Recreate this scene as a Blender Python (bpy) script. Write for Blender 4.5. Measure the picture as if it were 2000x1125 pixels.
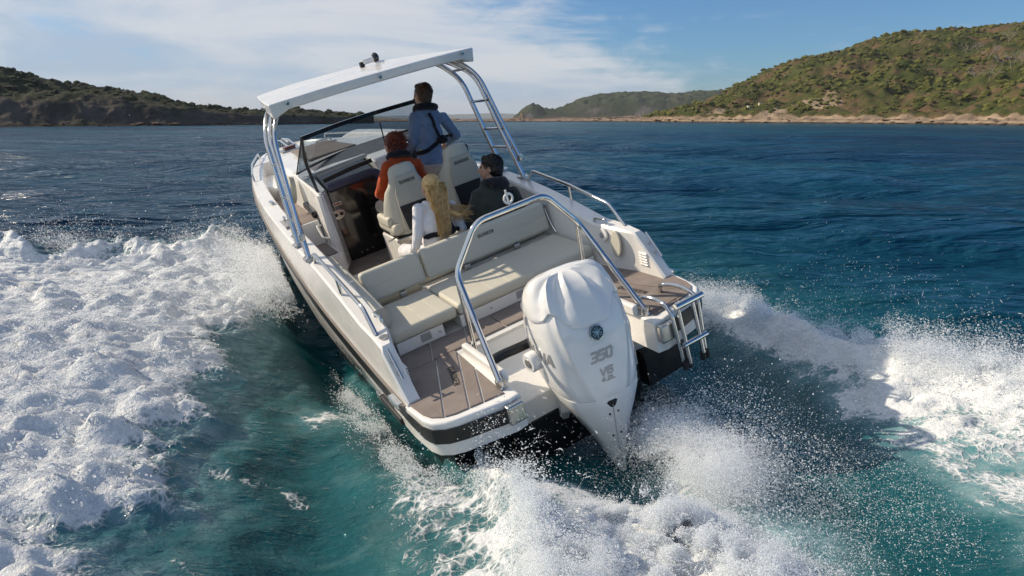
import bpy, bmesh, math, random
import numpy as np
from mathutils import Vector, Matrix, Euler
from mathutils.bvhtree import BVHTree

# ------------------------------------------------------------------ camera, sky, sun, exposure
for o in list(bpy.data.objects):
    bpy.data.objects.remove(o)
SC = bpy.context.scene
COL = SC.collection
CAM_H = 2.25
cam = bpy.data.cameras.new("camera")
cam.sensor_width = 36.0
cam.lens = 36.0 * 1332.73 / 2000.0
cam.clip_start = 0.05
cam.clip_end = 30000
camo = bpy.data.objects.new("camera", cam)
COL.objects.link(camo)
camo.location = (0, 0, CAM_H)
camo.rotation_euler = (math.radians(90 - 14.0086), 0, 0)
SC.camera = camo

SUN_EL = math.radians(30.0)
SUN_TURN = math.radians(76.0)                         # the sun stands this far to the left of the view
SUN_DIR = Vector((-math.sin(SUN_TURN) * math.cos(SUN_EL), math.cos(SUN_TURN) * math.cos(SUN_EL), math.sin(SUN_EL)))
SUN_AZ = math.atan2(SUN_DIR.x, SUN_DIR.y)          # clockwise from +Y
sun = bpy.data.lights.new("sun", 'SUN')
sun.energy = 4.1
sun.angle = math.radians(0.55)
sun.color = (1.0, 0.86, 0.67)
suno = bpy.data.objects.new("sun", sun)
COL.objects.link(suno)
suno.location = SUN_DIR * 60
suno.rotation_euler = (-SUN_DIR).to_track_quat('-Z', 'Y').to_euler()

SC.view_settings.view_transform = 'Standard'
SC.view_settings.look = 'None'
SC.view_settings.gamma = 1.0
SC.view_settings.use_curve_mapping = False
SC.view_settings.exposure = 0.27
SC.cycles.use_denoising = True
SC.cycles.denoising_prefilter = 'ACCURATE'
SC.cycles.max_bounces = 7
SC.cycles.transparent_max_bounces = 40
SC.cycles.diffuse_bounces = 6
SC.cycles.caustics_reflective = False
SC.cycles.caustics_refractive = False
SC.cycles.sample_clamp_indirect = 6.0


class NT:
    """small node-tree writer"""
    def __init__(s, tree):
        s.t = tree
        s.n = tree.nodes
        s.l = tree.links

    def add(s, typ, **kw):
        n = s.n.new(typ)
        for k, v in kw.items():
            setattr(n, k, v)
        return n

    def put(s, sock, v):
        if v is None:
            return
        if isinstance(v, bpy.types.NodeSocket):
            s.l.new(v, sock)
        else:
            if isinstance(v, tuple) and len(v) == 3 and len(getattr(sock, 'default_value', (0, 0, 0))) == 4:
                v = v + (1.0,)
            sock.default_value = v

    def math(s, op, a, b=None, clamp=False):
        n = s.add('ShaderNodeMath', operation=op, use_clamp=clamp)
        s.put(n.inputs[0], a)
        s.put(n.inputs[1], b)
        return n.outputs[0]

    def vmath(s, op, a, b=None):
        n = s.add('ShaderNodeVectorMath', operation=op)
        s.put(n.inputs[0], a)
        s.put(n.inputs[1], b)
        return n.outputs[0]

    def mix(s, fac, a, b, blend='MIX'):
        n = s.add('ShaderNodeMix', data_type='RGBA', blend_type=blend)
        s.put(n.inputs[0], fac)
        s.put(n.inputs[6], a)
        s.put(n.inputs[7], b)
        return n.outputs[2]

    def ramp(s, fac, a, b, lo=0.0, hi=1.0, kind='SMOOTHSTEP'):
        n = s.add('ShaderNodeMapRange', interpolation_type=kind)
        s.put(n.inputs[0], fac)
        s.put(n.inputs[1], a)
        s.put(n.inputs[2], b)
        s.put(n.inputs[3], lo)
        s.put(n.inputs[4], hi)
        return n.outputs[0]

    def noise(s, vec, scale, detail=4, rough=0.55, dist=0.0):
        n = s.add('ShaderNodeTexNoise')
        s.put(n.inputs['Vector'], vec)
        n.inputs['Scale'].default_value = scale
        n.inputs['Detail'].default_value = detail
        n.inputs['Roughness'].default_value = rough
        n.inputs['Distortion'].default_value = dist
        return n.outputs[0]

    def voro(s, vec, scale, feature='F1'):
        n = s.add('ShaderNodeTexVoronoi', feature=feature)
        s.put(n.inputs['Vector'], vec)
        n.inputs['Scale'].default_value = scale
        return n.outputs[0]

    def bump(s, h, strength, dist, normal=None):
        n = s.add('ShaderNodeBump')
        s.put(n.inputs['Strength'], strength)
        n.inputs['Distance'].default_value = dist
        s.put(n.inputs['Height'], h)
        if normal is not None:
            s.put(n.inputs['Normal'], normal)
        return n.outputs[0]

    def coord(s, which='Object'):
        return s.add('ShaderNodeTexCoord').outputs[which]

    def attr(s, name):
        return s.add('ShaderNodeAttribute', attribute_name=name).outputs['Fac']

    def scaled(s, vec, sc):
        return s.vmath('MULTIPLY', vec, sc)


# world: physical sky with thin high cloud
W = bpy.data.worlds.new("World")
SC.world = W
W.use_nodes = True
w = NT(W.node_tree)
w.n.clear()
wout = w.add('ShaderNodeOutputWorld')
bg = w.add('ShaderNodeBackground')
bg.inputs[1].default_value = 0.072
sky = w.add('ShaderNodeTexSky')
sky.sky_type = 'NISHITA'
sky.sun_disc = False
sky.sun_elevation = SUN_EL
sky.sun_rotation = SUN_AZ
sky.altitude = 0
sky.air_density = 1.0
sky.dust_density = 0.6
sky.ozone_density = 2.0
wd = w.coord('Generated')
sep = w.add('ShaderNodeSeparateXYZ')
w.put(sep.inputs[0], wd)
dx, dy, dz = sep.outputs
st = w.vmath('MULTIPLY', wd, (1.0, 1.0, 5.0))
warp = w.noise(st, 2.2, 3, 0.5)
st2 = w.vmath('ADD', st, w.vmath('MULTIPLY', w.add('ShaderNodeCombineXYZ').outputs[0], (0, 0, 0)))
n1 = w.noise(st2, 3.6, 8, 0.56, 0.6)
n2 = w.noise(w.vmath('MULTIPLY', wd, (1.4, 1.4, 16.0)), 3.2, 6, 0.6, 0.4)
n3 = w.noise(w.vmath('MULTIPLY', wd, (1.0, 1.0, 3.0)), 11.0, 6, 0.62, 0.9)
# the veil thins out towards the right-hand (north-east) half of the sky
side = w.ramp(w.math('ADD', w.math('MULTIPLY', dx, 1.0), w.math('MULTIPLY', w.math('SUBTRACT', warp, 0.5), 0.6)), -0.20, 0.42, 0.22, -0.11)
band = w.ramp(dz, 0.02, 0.10, 0.05, -0.02)
cl = w.math('ADD', w.math('ADD', w.math('MULTIPLY', n1, 0.42), w.math('MULTIPLY', n2, 0.30)), w.math('MULTIPLY', n3, 0.34))
cl = w.math('ADD', w.math('ADD', cl, side), band)
cmask = w.ramp(cl, 0.47, 0.71, 0.0, 0.90)
tint = w.mix(w.ramp(n1, 0.35, 0.65), (5.0, 6.2, 7.9), (8.1, 8.3, 8.7))
skyc = w.mix(1.0, sky.outputs[0], (0.52, 0.90, 1.30), 'MULTIPLY')
wc = w.mix(cmask, skyc, tint)
w.put(bg.inputs[0], wc)
w.l.new(bg.outputs[0], wout.inputs[0])

# ------------------------------------------------------------------ materials
def material(name):
    m = bpy.data.materials.new(name)
    m.use_nodes = True
    t = NT(m.node_tree)
    p = m.node_tree.nodes.get('Principled BSDF')
    return m, t, p


def setp(t, p, **kw):
    names = dict(base='Base Color', rough='Roughness', metal='Metallic', ior='IOR', alpha='Alpha', spec='Specular IOR Level',
                 coat='Coat Weight', coatr='Coat Roughness', normal='Normal', trans='Transmission Weight', sheen='Sheen Weight',
                 sss='Subsurface Weight', emit='Emission Color', emits='Emission Strength')
    for k, v in kw.items():
        t.put(p.inputs[names[k]], v)


MATS = {}


def simple(key, name, base, rough=0.5, metal=0.0, coat=0.0, var=0.06, scale=30.0, bump=0.0, bscale=200.0, spec=0.5, rvar=0.08):
    m, t, p = material(name)
    c = t.coord('Object')
    n = t.noise(c, scale, 4)
    lo = tuple(x * (1 - var) for x in base)
    hi = tuple(min(1, x * (1 + var)) for x in base)
    setp(t, p, base=t.mix(t.ramp(n, 0.3, 0.7), lo, hi), metal=metal, coat=coat, spec=spec)
    n2 = t.noise(c, scale * 0.35 + 3, 5)
    setp(t, p, rough=t.ramp(n2, 0.25, 0.75, max(0.02, rough - rvar), min(1, rough + rvar)))
    if bump:
        setp(t, p, normal=t.bump(t.noise(c, bscale, 3), bump, 0.002))
    MATS[key] = m
    return m


simple('gel', 'white_gelcoat', (0.80, 0.785, 0.755), 0.24, coat=0.35, var=0.03, scale=3.0)
simple('nonskid', 'white_nonskid_gelcoat', (0.66, 0.65, 0.62), 0.5, bump=0.5, bscale=420)
simple('grey_gel', 'grey_gelcoat', (0.34, 0.33, 0.33), 0.35, coat=0.2, var=0.03, scale=3)
simple('hullgrey', 'pale_grey_hull_gelcoat', (0.60, 0.585, 0.56), 0.25, coat=0.3, var=0.03, scale=2)
simple('black_hull', 'black_antifouling', (0.012, 0.012, 0.014), 0.35)
simple('rubber', 'black_rubber', (0.011, 0.011, 0.012), 0.42, bump=0.2, bscale=90, rvar=0.12)
simple('rubber_grey', 'grey_brown_rub_strip', (0.17, 0.15, 0.135), 0.4, bump=0.2, bscale=60)
simple('steel', 'polished_stainless_steel', (0.70, 0.69, 0.67), 0.10, metal=1.0, var=0.05, scale=8, rvar=0.05)
simple('steel_dull', 'brushed_stainless_steel', (0.55, 0.54, 0.52), 0.28, metal=1.0, var=0.08, scale=12)
simple('black_gloss', 'black_gloss_paint', (0.010, 0.010, 0.011), 0.12, coat=0.5, rvar=0.04)
simple('black_matt', 'black_matt_plastic', (0.014, 0.014, 0.015), 0.6, bump=0.3, bscale=300)
simple('dash', 'navy_soft_dash_trim', (0.045, 0.05, 0.085), 0.33, bump=0.2, bscale=350)
simple('dashgrey', 'dark_grey_dash_trim', (0.10, 0.10, 0.11), 0.4, bump=0.2, bscale=350)
simple('engine', 'pearl_white_engine_paint', (0.80, 0.795, 0.78), 0.17, coat=0.6, var=0.02, scale=2.5, rvar=0.04)
simple('engine_grey', 'silver_lettering_film', (0.40, 0.405, 0.415), 0.35, metal=0.4)
simple('ink', 'black_lettering_film', (0.012, 0.012, 0.014), 0.45)
simple('deck_ink', 'engraved_deck_lettering', (0.035, 0.03, 0.028), 0.7)
simple('skin', 'light_skin', (0.52, 0.30, 0.215), 0.45, var=0.10, scale=18, bump=0.1)
simple('skin_tan', 'tanned_skin', (0.43, 0.245, 0.165), 0.45, var=0.10, scale=18, bump=0.1)
simple('eye', 'dark_eye', (0.02, 0.015, 0.012), 0.1)
simple('bottle', 'amber_glass_bottle', (0.10, 0.03, 0.015), 0.1)
simple('amber', 'brown_cap', (0.22, 0.07, 0.04), 0.4)
simple('yellow', 'yellow_strap', (0.55, 0.55, 0.03), 0.5)
simple('bark', 'grey_bark', (0.14, 0.115, 0.095), 0.9, var=0.3, scale=2)
simple('deadwood', 'bleached_dead_wood', (0.33, 0.29, 0.25), 0.9, var=0.2, scale=1)
simple('drift', 'driftwood', (0.36, 0.28, 0.20), 0.9, var=0.3, scale=2)
simple('concrete', 'pale_render', (0.62, 0.57, 0.48), 0.9, var=0.1, scale=1)
simple('greenpaint', 'dark_green_paint', (0.03, 0.10, 0.07), 0.6, var=0.2, scale=1)


def fabric(key, name, base, weave=900.0, bump=0.25, var=0.10, sheen=0.2, fold=9.0):
    m, t, p = material(name)
    c = t.coord('Object')
    n = t.noise(c, 14, 5)
    base2 = tuple(x * (1 - var * 2) for x in base)
    fine = t.noise(c, weave, 2)
    setp(t, p, base=t.mix(t.ramp(n, 0.3, 0.72), base2, base), rough=0.85, sheen=sheen, spec=0.2)
    folds = t.noise(t.scaled(c, (1.0, 1.0, 0.55)), fold, 3, 0.5, 1.2)
    nb = t.bump(folds, 0.55, 0.03)
    setp(t, p, normal=t.bump(fine, bump, 0.001, nb))
    MATS[key] = m


fabric('blue', 'faded_blue_jersey', (0.20, 0.275, 0.42))
fabric('orange', 'burnt_orange_jersey', (0.50, 0.075, 0.018))
fabric('white_cloth', 'white_cotton', (0.74, 0.73, 0.76), var=0.04)
fabric('olive', 'dark_green_softshell', (0.042, 0.048, 0.040))
fabric('navy', 'navy_webbing', (0.012, 0.013, 0.020), fold=25)
fabric('beige', 'beige_chino', (0.58, 0.48, 0.39))
fabric('darkpants', 'dark_trousers', (0.03, 0.03, 0.04))


def upholstery(key, name, base):
    m, t, p = material(name)
    c = t.coord('Object')
    n = t.noise(c, 2.5, 4)
    setp(t, p, base=t.mix(t.ramp(n, 0.3, 0.7), tuple(x * 0.93 for x in base), base), spec=0.35)
    setp(t, p, rough=t.ramp(t.noise(c, 9, 4), 0.3, 0.7, 0.42, 0.56))
    b1 = t.bump(t.noise(c, 3.0, 3), 0.35, 0.02)
    setp(t, p, normal=t.bump(t.voro(c, 420), 0.12, 0.001, b1))
    MATS[key] = m


upholstery('vinyl', 'beige_marine_vinyl', (0.56, 0.535, 0.45))
upholstery('vinyl_dark', 'beige_marine_vinyl_side', (0.47, 0.445, 0.37))


def teak():
    m, t, p = material('grey_brown_foam_decking')
    c = t.coord('Object')
    n = t.noise(c, 5, 5)
    f = t.noise(c, 160, 3)
    col = t.mix(t.ramp(n, 0.3, 0.72), (0.185, 0.155, 0.140), (0.250, 0.212, 0.192))
    col = t.mix(t.ramp(f, 0.35, 0.75, 0.0, 0.25), col, (0.34, 0.28, 0.25))
    # dried salt patches
    salt = t.ramp(t.noise(c, 2.2, 6, 0.7), 0.58, 0.75, 0, 0.22)
    col = t.mix(salt, col, (0.46, 0.41, 0.38))
    setp(t, p, base=col, rough=0.78, spec=0.25, normal=t.bump(f, 0.35, 0.002))
    MATS['teak'] = m


teak()


def glass():
    m, t, p = material('tinted_glass')
    m.node_tree.nodes.remove(p)
    out = m.node_tree.nodes.get('Material Output')
    tr = t.add('ShaderNodeBsdfTransparent')
    c = t.coord('Object')
    spots = t.ramp(t.noise(c, 60, 4, 0.7), 0.55, 0.8, 0, 1)
    tr.inputs[0].default_value = (0.66, 0.70, 0.73, 1)
    gl = t.add('ShaderNodeBsdfGlossy')
    gl.inputs[0].default_value = (0.9, 0.93, 1.0, 1)
    gl.inputs['Roughness'].default_value = 0.03
    df = t.add('ShaderNodeBsdfDiffuse')
    df.inputs[0].default_value = (0.5, 0.52, 0.55, 1)
    fr = t.add('ShaderNodeFresnel')
    fr.inputs[0].default_value = 1.45
    mx = t.add('ShaderNodeMixShader')
    bf = t.add('ShaderNodeNewGeometry').outputs['Backfacing']
    t.put(mx.inputs[0], t.math('MULTIPLY', fr.outputs[0], t.math('SUBTRACT', 1.0, bf)))
    t.l.new(tr.outputs[0], mx.inputs[1])
    t.l.new(gl.outputs[0], mx.inputs[2])
    mx2 = t.add('ShaderNodeMixShader')
    t.put(mx2.inputs[0], t.math('MULTIPLY', spots, 0.22))
    t.l.new(mx.outputs[0], mx2.inputs[1])
    t.l.new(df.outputs[0], mx2.inputs[2])
    t.l.new(mx2.outputs[0], out.inputs[0])
    MATS['glass'] = m


glass()


def hair(key, name, lo, hi, rough=0.38):
    m, t, p = material(name)
    c = t.coord('Object')
    n = t.noise(t.scaled(c, (1, 1, 0.25)), 120, 4)
    n2 = t.noise(c, 14, 3)
    col = t.mix(t.ramp(n, 0.3, 0.7), lo, hi)
    col = t.mix(t.ramp(n2, 0.35, 0.7, 0, 0.6), col, lo)
    setp(t, p, base=col, rough=rough, spec=0.35, normal=t.bump(n, 0.8, 0.004))
    MATS[key] = m


hair('hair_brown', 'short_brown_hair', (0.045, 0.022, 0.012), (0.15, 0.075, 0.035))
hair('hair_red', 'auburn_hair', (0.07, 0.012, 0.005), (0.26, 0.045, 0.013))
hair('hair_blond', 'blond_hair', (0.46, 0.27, 0.10), (0.92, 0.66, 0.30))
hair('hair_black', 'black_hair', (0.006, 0.005, 0.005), (0.022, 0.017, 0.014))


def water_mat():
    m, t, p = material('sea_water')
    g = t.add('ShaderNodeNewGeometry').outputs['Position']
    foam = t.attr('foam')
    aer = t.attr('aer')
    # body colour: deep blue offshore, teal close in, milky turquoise where full of bubbles
    n = t.noise(t.scaled(g, (0.02, 0.05, 0)), 1.0, 4)
    deep = t.mix(t.ramp(n, 0.35, 0.68), (0.0022, 0.030, 0.072), (0.005, 0.070, 0.118))
    teal = t.mix(t.ramp(t.noise(g, 1.3, 4), 0.3, 0.7), (0.003, 0.060, 0.072), (0.007, 0.094, 0.104))
    milky = t.mix(t.ramp(t.noise(g, 5, 6, 0.65), 0.35, 0.7), (0.09, 0.25, 0.28), (0.36, 0.52, 0.54))
    near = t.attr('near')
    body = t.mix(near, deep, teal)
    body = t.mix(t.ramp(aer, 0.0, 1.0, 0, 1, 'LINEAR'), body, milky)
    # foam: attribute with torn lacy edge
    warp = t.add('ShaderNodeTexNoise')
    t.put(warp.inputs['Vector'], g)
    warp.inputs['Scale'].default_value = 3.0
    gw = t.vmath('ADD', g, t.scaled(warp.outputs['Color'], (0.25, 0.25, 0.25)))
    lace = t.voro(gw, 7.0, 'DISTANCE_TO_EDGE')
    lace2 = t.voro(gw, 19.0, 'DISTANCE_TO_EDGE')
    tear = t.noise(g, 9.0, 7, 0.68)
    lacev = t.math('ADD', t.ramp(lace, 0.0, 0.20, 0.06, -0.03), t.ramp(lace2, 0.0, 0.25, 0.09, -0.05))
    fm = t.math('ADD', foam, t.math('MULTIPLY', t.math('SUBTRACT', tear, 0.5), 0.85))
    fm = t.math('ADD', fm, t.math('MULTIPLY', lacev, t.ramp(foam, 0.02, 0.25)))
    fmask = t.ramp(fm, 0.36, 0.64)
    fmask = t.math('MULTIPLY', fmask, t.ramp(foam, 0.01, 0.10))
    fcol = t.mix(t.ramp(t.noise(g, 16, 6, 0.65), 0.32, 0.62), (0.70, 0.75, 0.78), (0.87, 0.88, 0.88))
    col = t.mix(fmask, body, fcol)
    rp = t.noise(t.scaled(g, (0.45, 1.0, 1.0)), 15, 4, 0.6, 0.3)
    rp2 = t.noise(t.scaled(g, (0.4, 1.0, 1.0)), 3.0, 4, 0.6, 0.4)
    far = t.noise(t.scaled(g, (0.28, 1.0, 1.0)), 0.55, 5, 0.65, 0.3)
    bub = t.noise(g, 34, 5, 0.7)
    chop = t.noise(t.scaled(g, (0.35, 1.0, 1.0)), 0.20, 4, 0.6, 0.4)
    chop = t.math('SUBTRACT', 1.0, t.math('ABSOLUTE', t.math('SUBTRACT', t.math('MULTIPLY', chop, 2.0), 1.0)))
    hsum = t.math('ADD', t.math('ADD', t.math('MULTIPLY', rp, 0.028), t.math('MULTIPLY', t.noise(t.scaled(g, (0.4, 1.0, 1.0)), 46, 3, 0.6, 0.3), 0.0085)), t.math('MULTIPLY', rp2, 0.036))
    hsum = t.math('ADD', hsum, t.math('MULTIPLY', far, t.math('MULTIPLY', t.math('SUBTRACT', 1.0, near), 1.25)))
    hsum = t.math('ADD', hsum, t.math('MULTIPLY', t.math('MULTIPLY', bub, fmask), 0.030))
    hsum = t.math('ADD', hsum, t.math('MULTIPLY', chop, t.math('MULTIPLY', t.math('SUBTRACT', 1.0, near), 1.3)))
    nb = t.bump(hsum, 0.9, 1.0)
    setp(t, p, base=col, ior=1.33, normal=nb, spec=0.0, rough=0.7)
    out = m.node_tree.nodes.get('Material Output')
    gl = t.add('ShaderNodeBsdfGlossy')
    gl.inputs[0].default_value = (1, 1, 1, 1)
    t.put(gl.inputs['Roughness'], t.math('ADD', t.math('MULTIPLY', fmask, 0.4), t.math('ADD', 0.05, t.math('MULTIPLY', t.math('SUBTRACT', 1.0, near), 0.10))))
    t.put(gl.inputs['Normal'], nb)
    fr = t.add('ShaderNodeFresnel')
    fr.inputs[0].default_value = 1.33
    t.put(fr.inputs['Normal'], nb)
    fac = t.math('MULTIPLY', t.ramp(fr.outputs[0], 0.0, 0.8, 0.0, 0.55, 'LINEAR'), t.math('SUBTRACT', 1.0, t.math('MULTIPLY', fmask, 0.8)))
    mx = t.add('ShaderNodeMixShader')
    t.put(mx.inputs[0], fac)
    t.l.new(p.outputs[0], mx.inputs[1])
    t.l.new(gl.outputs[0], mx.inputs[2])
    t.l.new(mx.outputs[0], out.inputs[0])
    MATS['water'] = m


water_mat()


def spray_mat():
    m, t, p = material('spray_droplets')
    setp(t, p, base=(0.88, 0.90, 0.92), rough=0.35, spec=0.4, sss=0.0)
    out = m.node_tree.nodes.get('Material Output')
    tl = t.add('ShaderNodeBsdfTranslucent')
    tl.inputs[0].default_value = (0.85, 0.89, 0.92, 1)
    mx = t.add('ShaderNodeMixShader')
    mx.inputs[0].default_value = 0.45
    t.l.new(p.outputs[0], mx.inputs[1])
    t.l.new(tl.outputs[0], mx.inputs[2])
    t.l.new(mx.outputs[0], out.inputs[0])
    MATS['spray'] = m
    m, t, p = material('fine_spray_mist')
    m.node_tree.nodes.remove(p)
    out = m.node_tree.nodes.get('Material Output')
    df = t.add('ShaderNodeBsdfDiffuse')
    df.inputs[0].default_value = (0.90, 0.92, 0.94, 1)
    tl = t.add('ShaderNodeBsdfTranslucent')
    tl.inputs[0].default_value = (0.90, 0.92, 0.94, 1)
    mx = t.add('ShaderNodeMixShader')
    mx.inputs[0].default_value = 0.5
    t.l.new(df.outputs[0], mx.inputs[1])
    t.l.new(tl.outputs[0], mx.inputs[2])
    tr = t.add('ShaderNodeBsdfTransparent')
    m2 = t.add('ShaderNodeMixShader')
    m2.inputs[0].default_value = 0.22
    t.l.new(tr.outputs[0], m2.inputs[1])
    t.l.new(mx.outputs[0], m2.inputs[2])
    t.l.new(m2.outputs[0], out.inputs[0])
    MATS['mist'] = m


spray_mat()


def terrain_mat(key, name, soil, soil2, green, green2, rock, green_amt, scale):
    m, t, p = material(name)
    g = t.add('ShaderNodeNewGeometry').outputs['Position']
    bare = t.attr('bare')
    n1 = t.noise(g, scale, 6, 0.65)
    n2 = t.noise(g, scale * 4, 5, 0.65)
    n3 = t.noise(g, scale * 0.35, 3)
    sc = t.mix(t.ramp(n2, 0.35, 0.65), soil, soil2)
    gc = t.mix(t.ramp(n2, 0.3, 0.7), green, green2)
    veg = t.ramp(t.math('ADD', t.math('MULTIPLY', n1, 0.7), t.math('MULTIPLY', n3, 0.5)), green_amt, green_amt + 0.14)
    veg = t.math('MULTIPLY', veg, t.math('SUBTRACT', 1.0, bare))
    col = t.mix(veg, sc, gc)
    rk = t.mix(t.ramp(n1, 0.35, 0.65), rock, tuple(x * 0.5 for x in rock))
    col = t.mix(t.ramp(t.math('ADD', bare, t.math('MULTIPLY', t.math('SUBTRACT', n2, 0.5), 0.8)), 0.45, 0.75), col, rk)
    # wet dark band where the sea washes the rock
    sz = t.add('ShaderNodeSeparateXYZ')
    t.put(sz.inputs[0], g)
    wet = t.ramp(t.math('ADD', sz.outputs[2], t.math('MULTIPLY', n2, -0.6)), 0.0, 0.5, 0.30, 1.0)
    col = t.mix(1.0, col, wet, 'MULTIPLY')
    setp(t, p, base=col, rough=0.95, spec=0.1, normal=t.bump(n2, 0.9, 1.2))
    MATS[key] = m


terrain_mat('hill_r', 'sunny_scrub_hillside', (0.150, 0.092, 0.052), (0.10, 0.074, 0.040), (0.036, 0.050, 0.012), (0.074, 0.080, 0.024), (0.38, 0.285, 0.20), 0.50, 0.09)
terrain_mat('hill_l', 'shade_toned_scrub_hillside', (0.060, 0.052, 0.042), (0.040, 0.038, 0.030), (0.020, 0.028, 0.014), (0.036, 0.042, 0.020), (0.085, 0.075, 0.066), 0.48, 0.10)  # shade of the backlit slope is put into these darker colours
terrain_mat('far', 'far_wooded_headland', (0.075, 0.065, 0.045), (0.05, 0.05, 0.035), (0.030, 0.042, 0.020), (0.05, 0.06, 0.028), (0.16, 0.14, 0.12), 0.40, 0.03)
terrain_mat('spit', 'rocky_shore', (0.30, 0.20, 0.13), (0.20, 0.14, 0.10), (0.10, 0.085, 0.05), (0.12, 0.10, 0.06), (0.42, 0.32, 0.25), 0.66, 0.4)


def leaf(key, name, a, b):
    m, t, p = material(name)
    g = t.add('ShaderNodeNewGeometry').outputs['Position']
    oi = t.add('ShaderNodeObjectInfo').outputs['Random']
    va = t.attr('tone')
    n = t.noise(g, 1.1, 4, 0.7)
    f = t.math('ADD', t.math('MULTIPLY', n, 0.8), t.math('ADD', t.math('MULTIPLY', va, 0.5), t.math('MULTIPLY', oi, 0.2)))
    col = t.mix(t.ramp(f, 0.35, 0.95), a, b)
    setp(t, p, base=col, rough=0.85, spec=0.15, normal=t.bump(t.noise(g, 2.6, 4, 0.7), 1.0, 0.6))
    MATS[key] = m


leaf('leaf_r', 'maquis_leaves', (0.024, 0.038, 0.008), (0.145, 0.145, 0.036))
leaf('leaf_l', 'shade_toned_leaves', (0.014, 0.020, 0.010), (0.045, 0.052, 0.022))  # darker leaf copy: the left hill's shade painted into the foliage


# ------------------------------------------------------------------ object helpers
def tag(o, label=None, cat=None, group=None, kind=None):
    if label:
        o['label'] = label
    if cat:
        o['category'] = cat
    if group:
        o['group'] = group
    if kind:
        o['kind'] = kind
    return o


def smooth_by_angle(bm, deg):
    lim = math.radians(deg)
    for f in bm.faces:
        f.smooth = True
    for e in bm.edges:
        if len(e.link_faces) == 2:
            e.smooth = e.calc_face_angle(0.0) < lim
        else:
            e.smooth = False


def link(name, bm, mat, parent=None, deg=38, recalc=True):
    if recalc:
        bmesh.ops.recalc_face_normals(bm, faces=bm.faces)
    smooth_by_angle(bm, deg)
    me = bpy.data.meshes.new(name)
    bm.to_mesh(me)
    bm.free()
    o = bpy.data.objects.new(name, me)
    COL.objects.link(o)
    mats = mat if isinstance(mat, (list, tuple)) else [mat]
    for k in mats:
        me.materials.append(MATS[k] if isinstance(k, str) else k)
    if parent is not None:
        o.parent = parent
    return o


def empty(name, loc=(0, 0, 0)):
    o = bpy.data.objects.new(name, None)
    COL.objects.link(o)
    o.empty_display_size = 0.3
    o.location = loc
    return o


def mesh_np(name, verts, faces, mat, smooth=True, attrs=None, parent=None):
    """faces: (n,3) or (n,4) int array"""
    me = bpy.data.meshes.new(name)
    verts = np.asarray(verts, np.float32)
    faces = np.asarray(faces, np.int32)
    k = faces.shape[1]
    me.vertices.add(len(verts))
    me.vertices.foreach_set('co', verts.ravel())
    me.loops.add(faces.size)
    me.loops.foreach_set('vertex_index', faces.ravel())
    me.polygons.add(len(faces))
    me.polygons.foreach_set('loop_start', np.arange(0, faces.size, k, dtype=np.int32))
    me.polygons.foreach_set('use_smooth', np.full(len(faces), smooth, bool))
    me.update(calc_edges=True)
    for an, av in (attrs or {}).items():
        a = me.attributes.new(an, 'FLOAT', 'POINT')
        a.data.foreach_set('value', np.asarray(av, np.float32).ravel())
    o = bpy.data.objects.new(name, me)
    COL.objects.link(o)
    me.materials.append(MATS[mat])
    if parent is not None:
        o.parent = parent
    return o


def add_box(bm, lo, hi, bevel=0.0, seg=2, mtx=None):
    c = [(a + b) / 2 for a, b in zip(lo, hi)]
    s = [abs(b - a) for a, b in zip(lo, hi)]
    r = bmesh.ops.create_cube(bm, size=1.0)
    vs = r['verts']
    for v in vs:
        v.co = Vector((v.co.x * s[0] + c[0], v.co.y * s[1] + c[1], v.co.z * s[2] + c[2]))
    if bevel > 0:
        es = list({e for v in vs for e in v.link_edges})
        rb = bmesh.ops.bevel(bm, geom=es, offset=min(bevel, min(s) * 0.49), segments=seg, affect='EDGES', profile=0.5)
        vs = list({v for f in rb['faces'] for v in f.verts} | {v for v in vs if v.is_valid})
    if mtx is not None:
        for v in vs:
            v.co = mtx @ v.co
    return vs


def round_path(pts, rad, n=5):
    pts = [Vector(p) for p in pts]
    if rad <= 0 or len(pts) < 3:
        return pts
    out = [pts[0]]
    for i in range(1, len(pts) - 1):
        a, b, c = pts[i - 1], pts[i], pts[i + 1]
        u = (a - b)
        v = (c - b)
        r = min(rad, u.length * 0.48, v.length * 0.48)
        p0 = b + u.normalized() * r
        p1 = b + v.normalized() * r
        for k in range(n + 1):
            t = k / n
            out.append(p0 * (1 - t) ** 2 + b * 2 * t * (1 - t) + p1 * t * t)
    out.append(pts[-1])
    return out


def sweep(bm, path, prof, closed_prof=True, cap=True, up=Vector((0, 0, 1)), fixed_up=False):
    """sweep a 2D profile [(a,b)...] along the path; a is sideways, b is up"""
    path = [Vector(p) for p in path]
    rings = []
    prev = None
    for i, p in enumerate(path):
        if i == 0:
            d = path[1] - p
        elif i == len(path) - 1:
            d = p - path[-2]
        else:
            d = (path[i + 1] - p).normalized() + (p - path[i - 1]).normalized()
        d.normalize()
        if prev is None or fixed_up:
            u = up - d * up.dot(d)
            if u.length < 1e-3:
                u = Vector((1, 0, 0)) - d * d.x
            u.normalize()
        else:
            u = prev - d * prev.dot(d)
            u.normalize()
        prev = u
        s = d.cross(u)
        rings.append([bm.verts.new(p + s * a + u * b) for a, b in prof])
    n = len(prof)
    for r0, r1 in zip(rings, rings[1:]):
        for k in range(n if closed_prof else n - 1):
            bm.faces.new((r0[k], r0[(k + 1) % n], r1[(k + 1) % n], r1[k]))
    if cap and closed_prof:
        bm.faces.new(rings[0][::-1])
        bm.faces.new(rings[-1])
    return rings


def circ(r, n=10, ry=None):
    ry = r if ry is None else ry
    return [(r * math.cos(2 * math.pi * k / n), ry * math.sin(2 * math.pi * k / n)) for k in range(n)]


def add_tube(bm, pts, r, rad=0.05, n=10, seg=5):
    sweep(bm, round_path(pts, rad, seg), circ(r, n))


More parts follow.
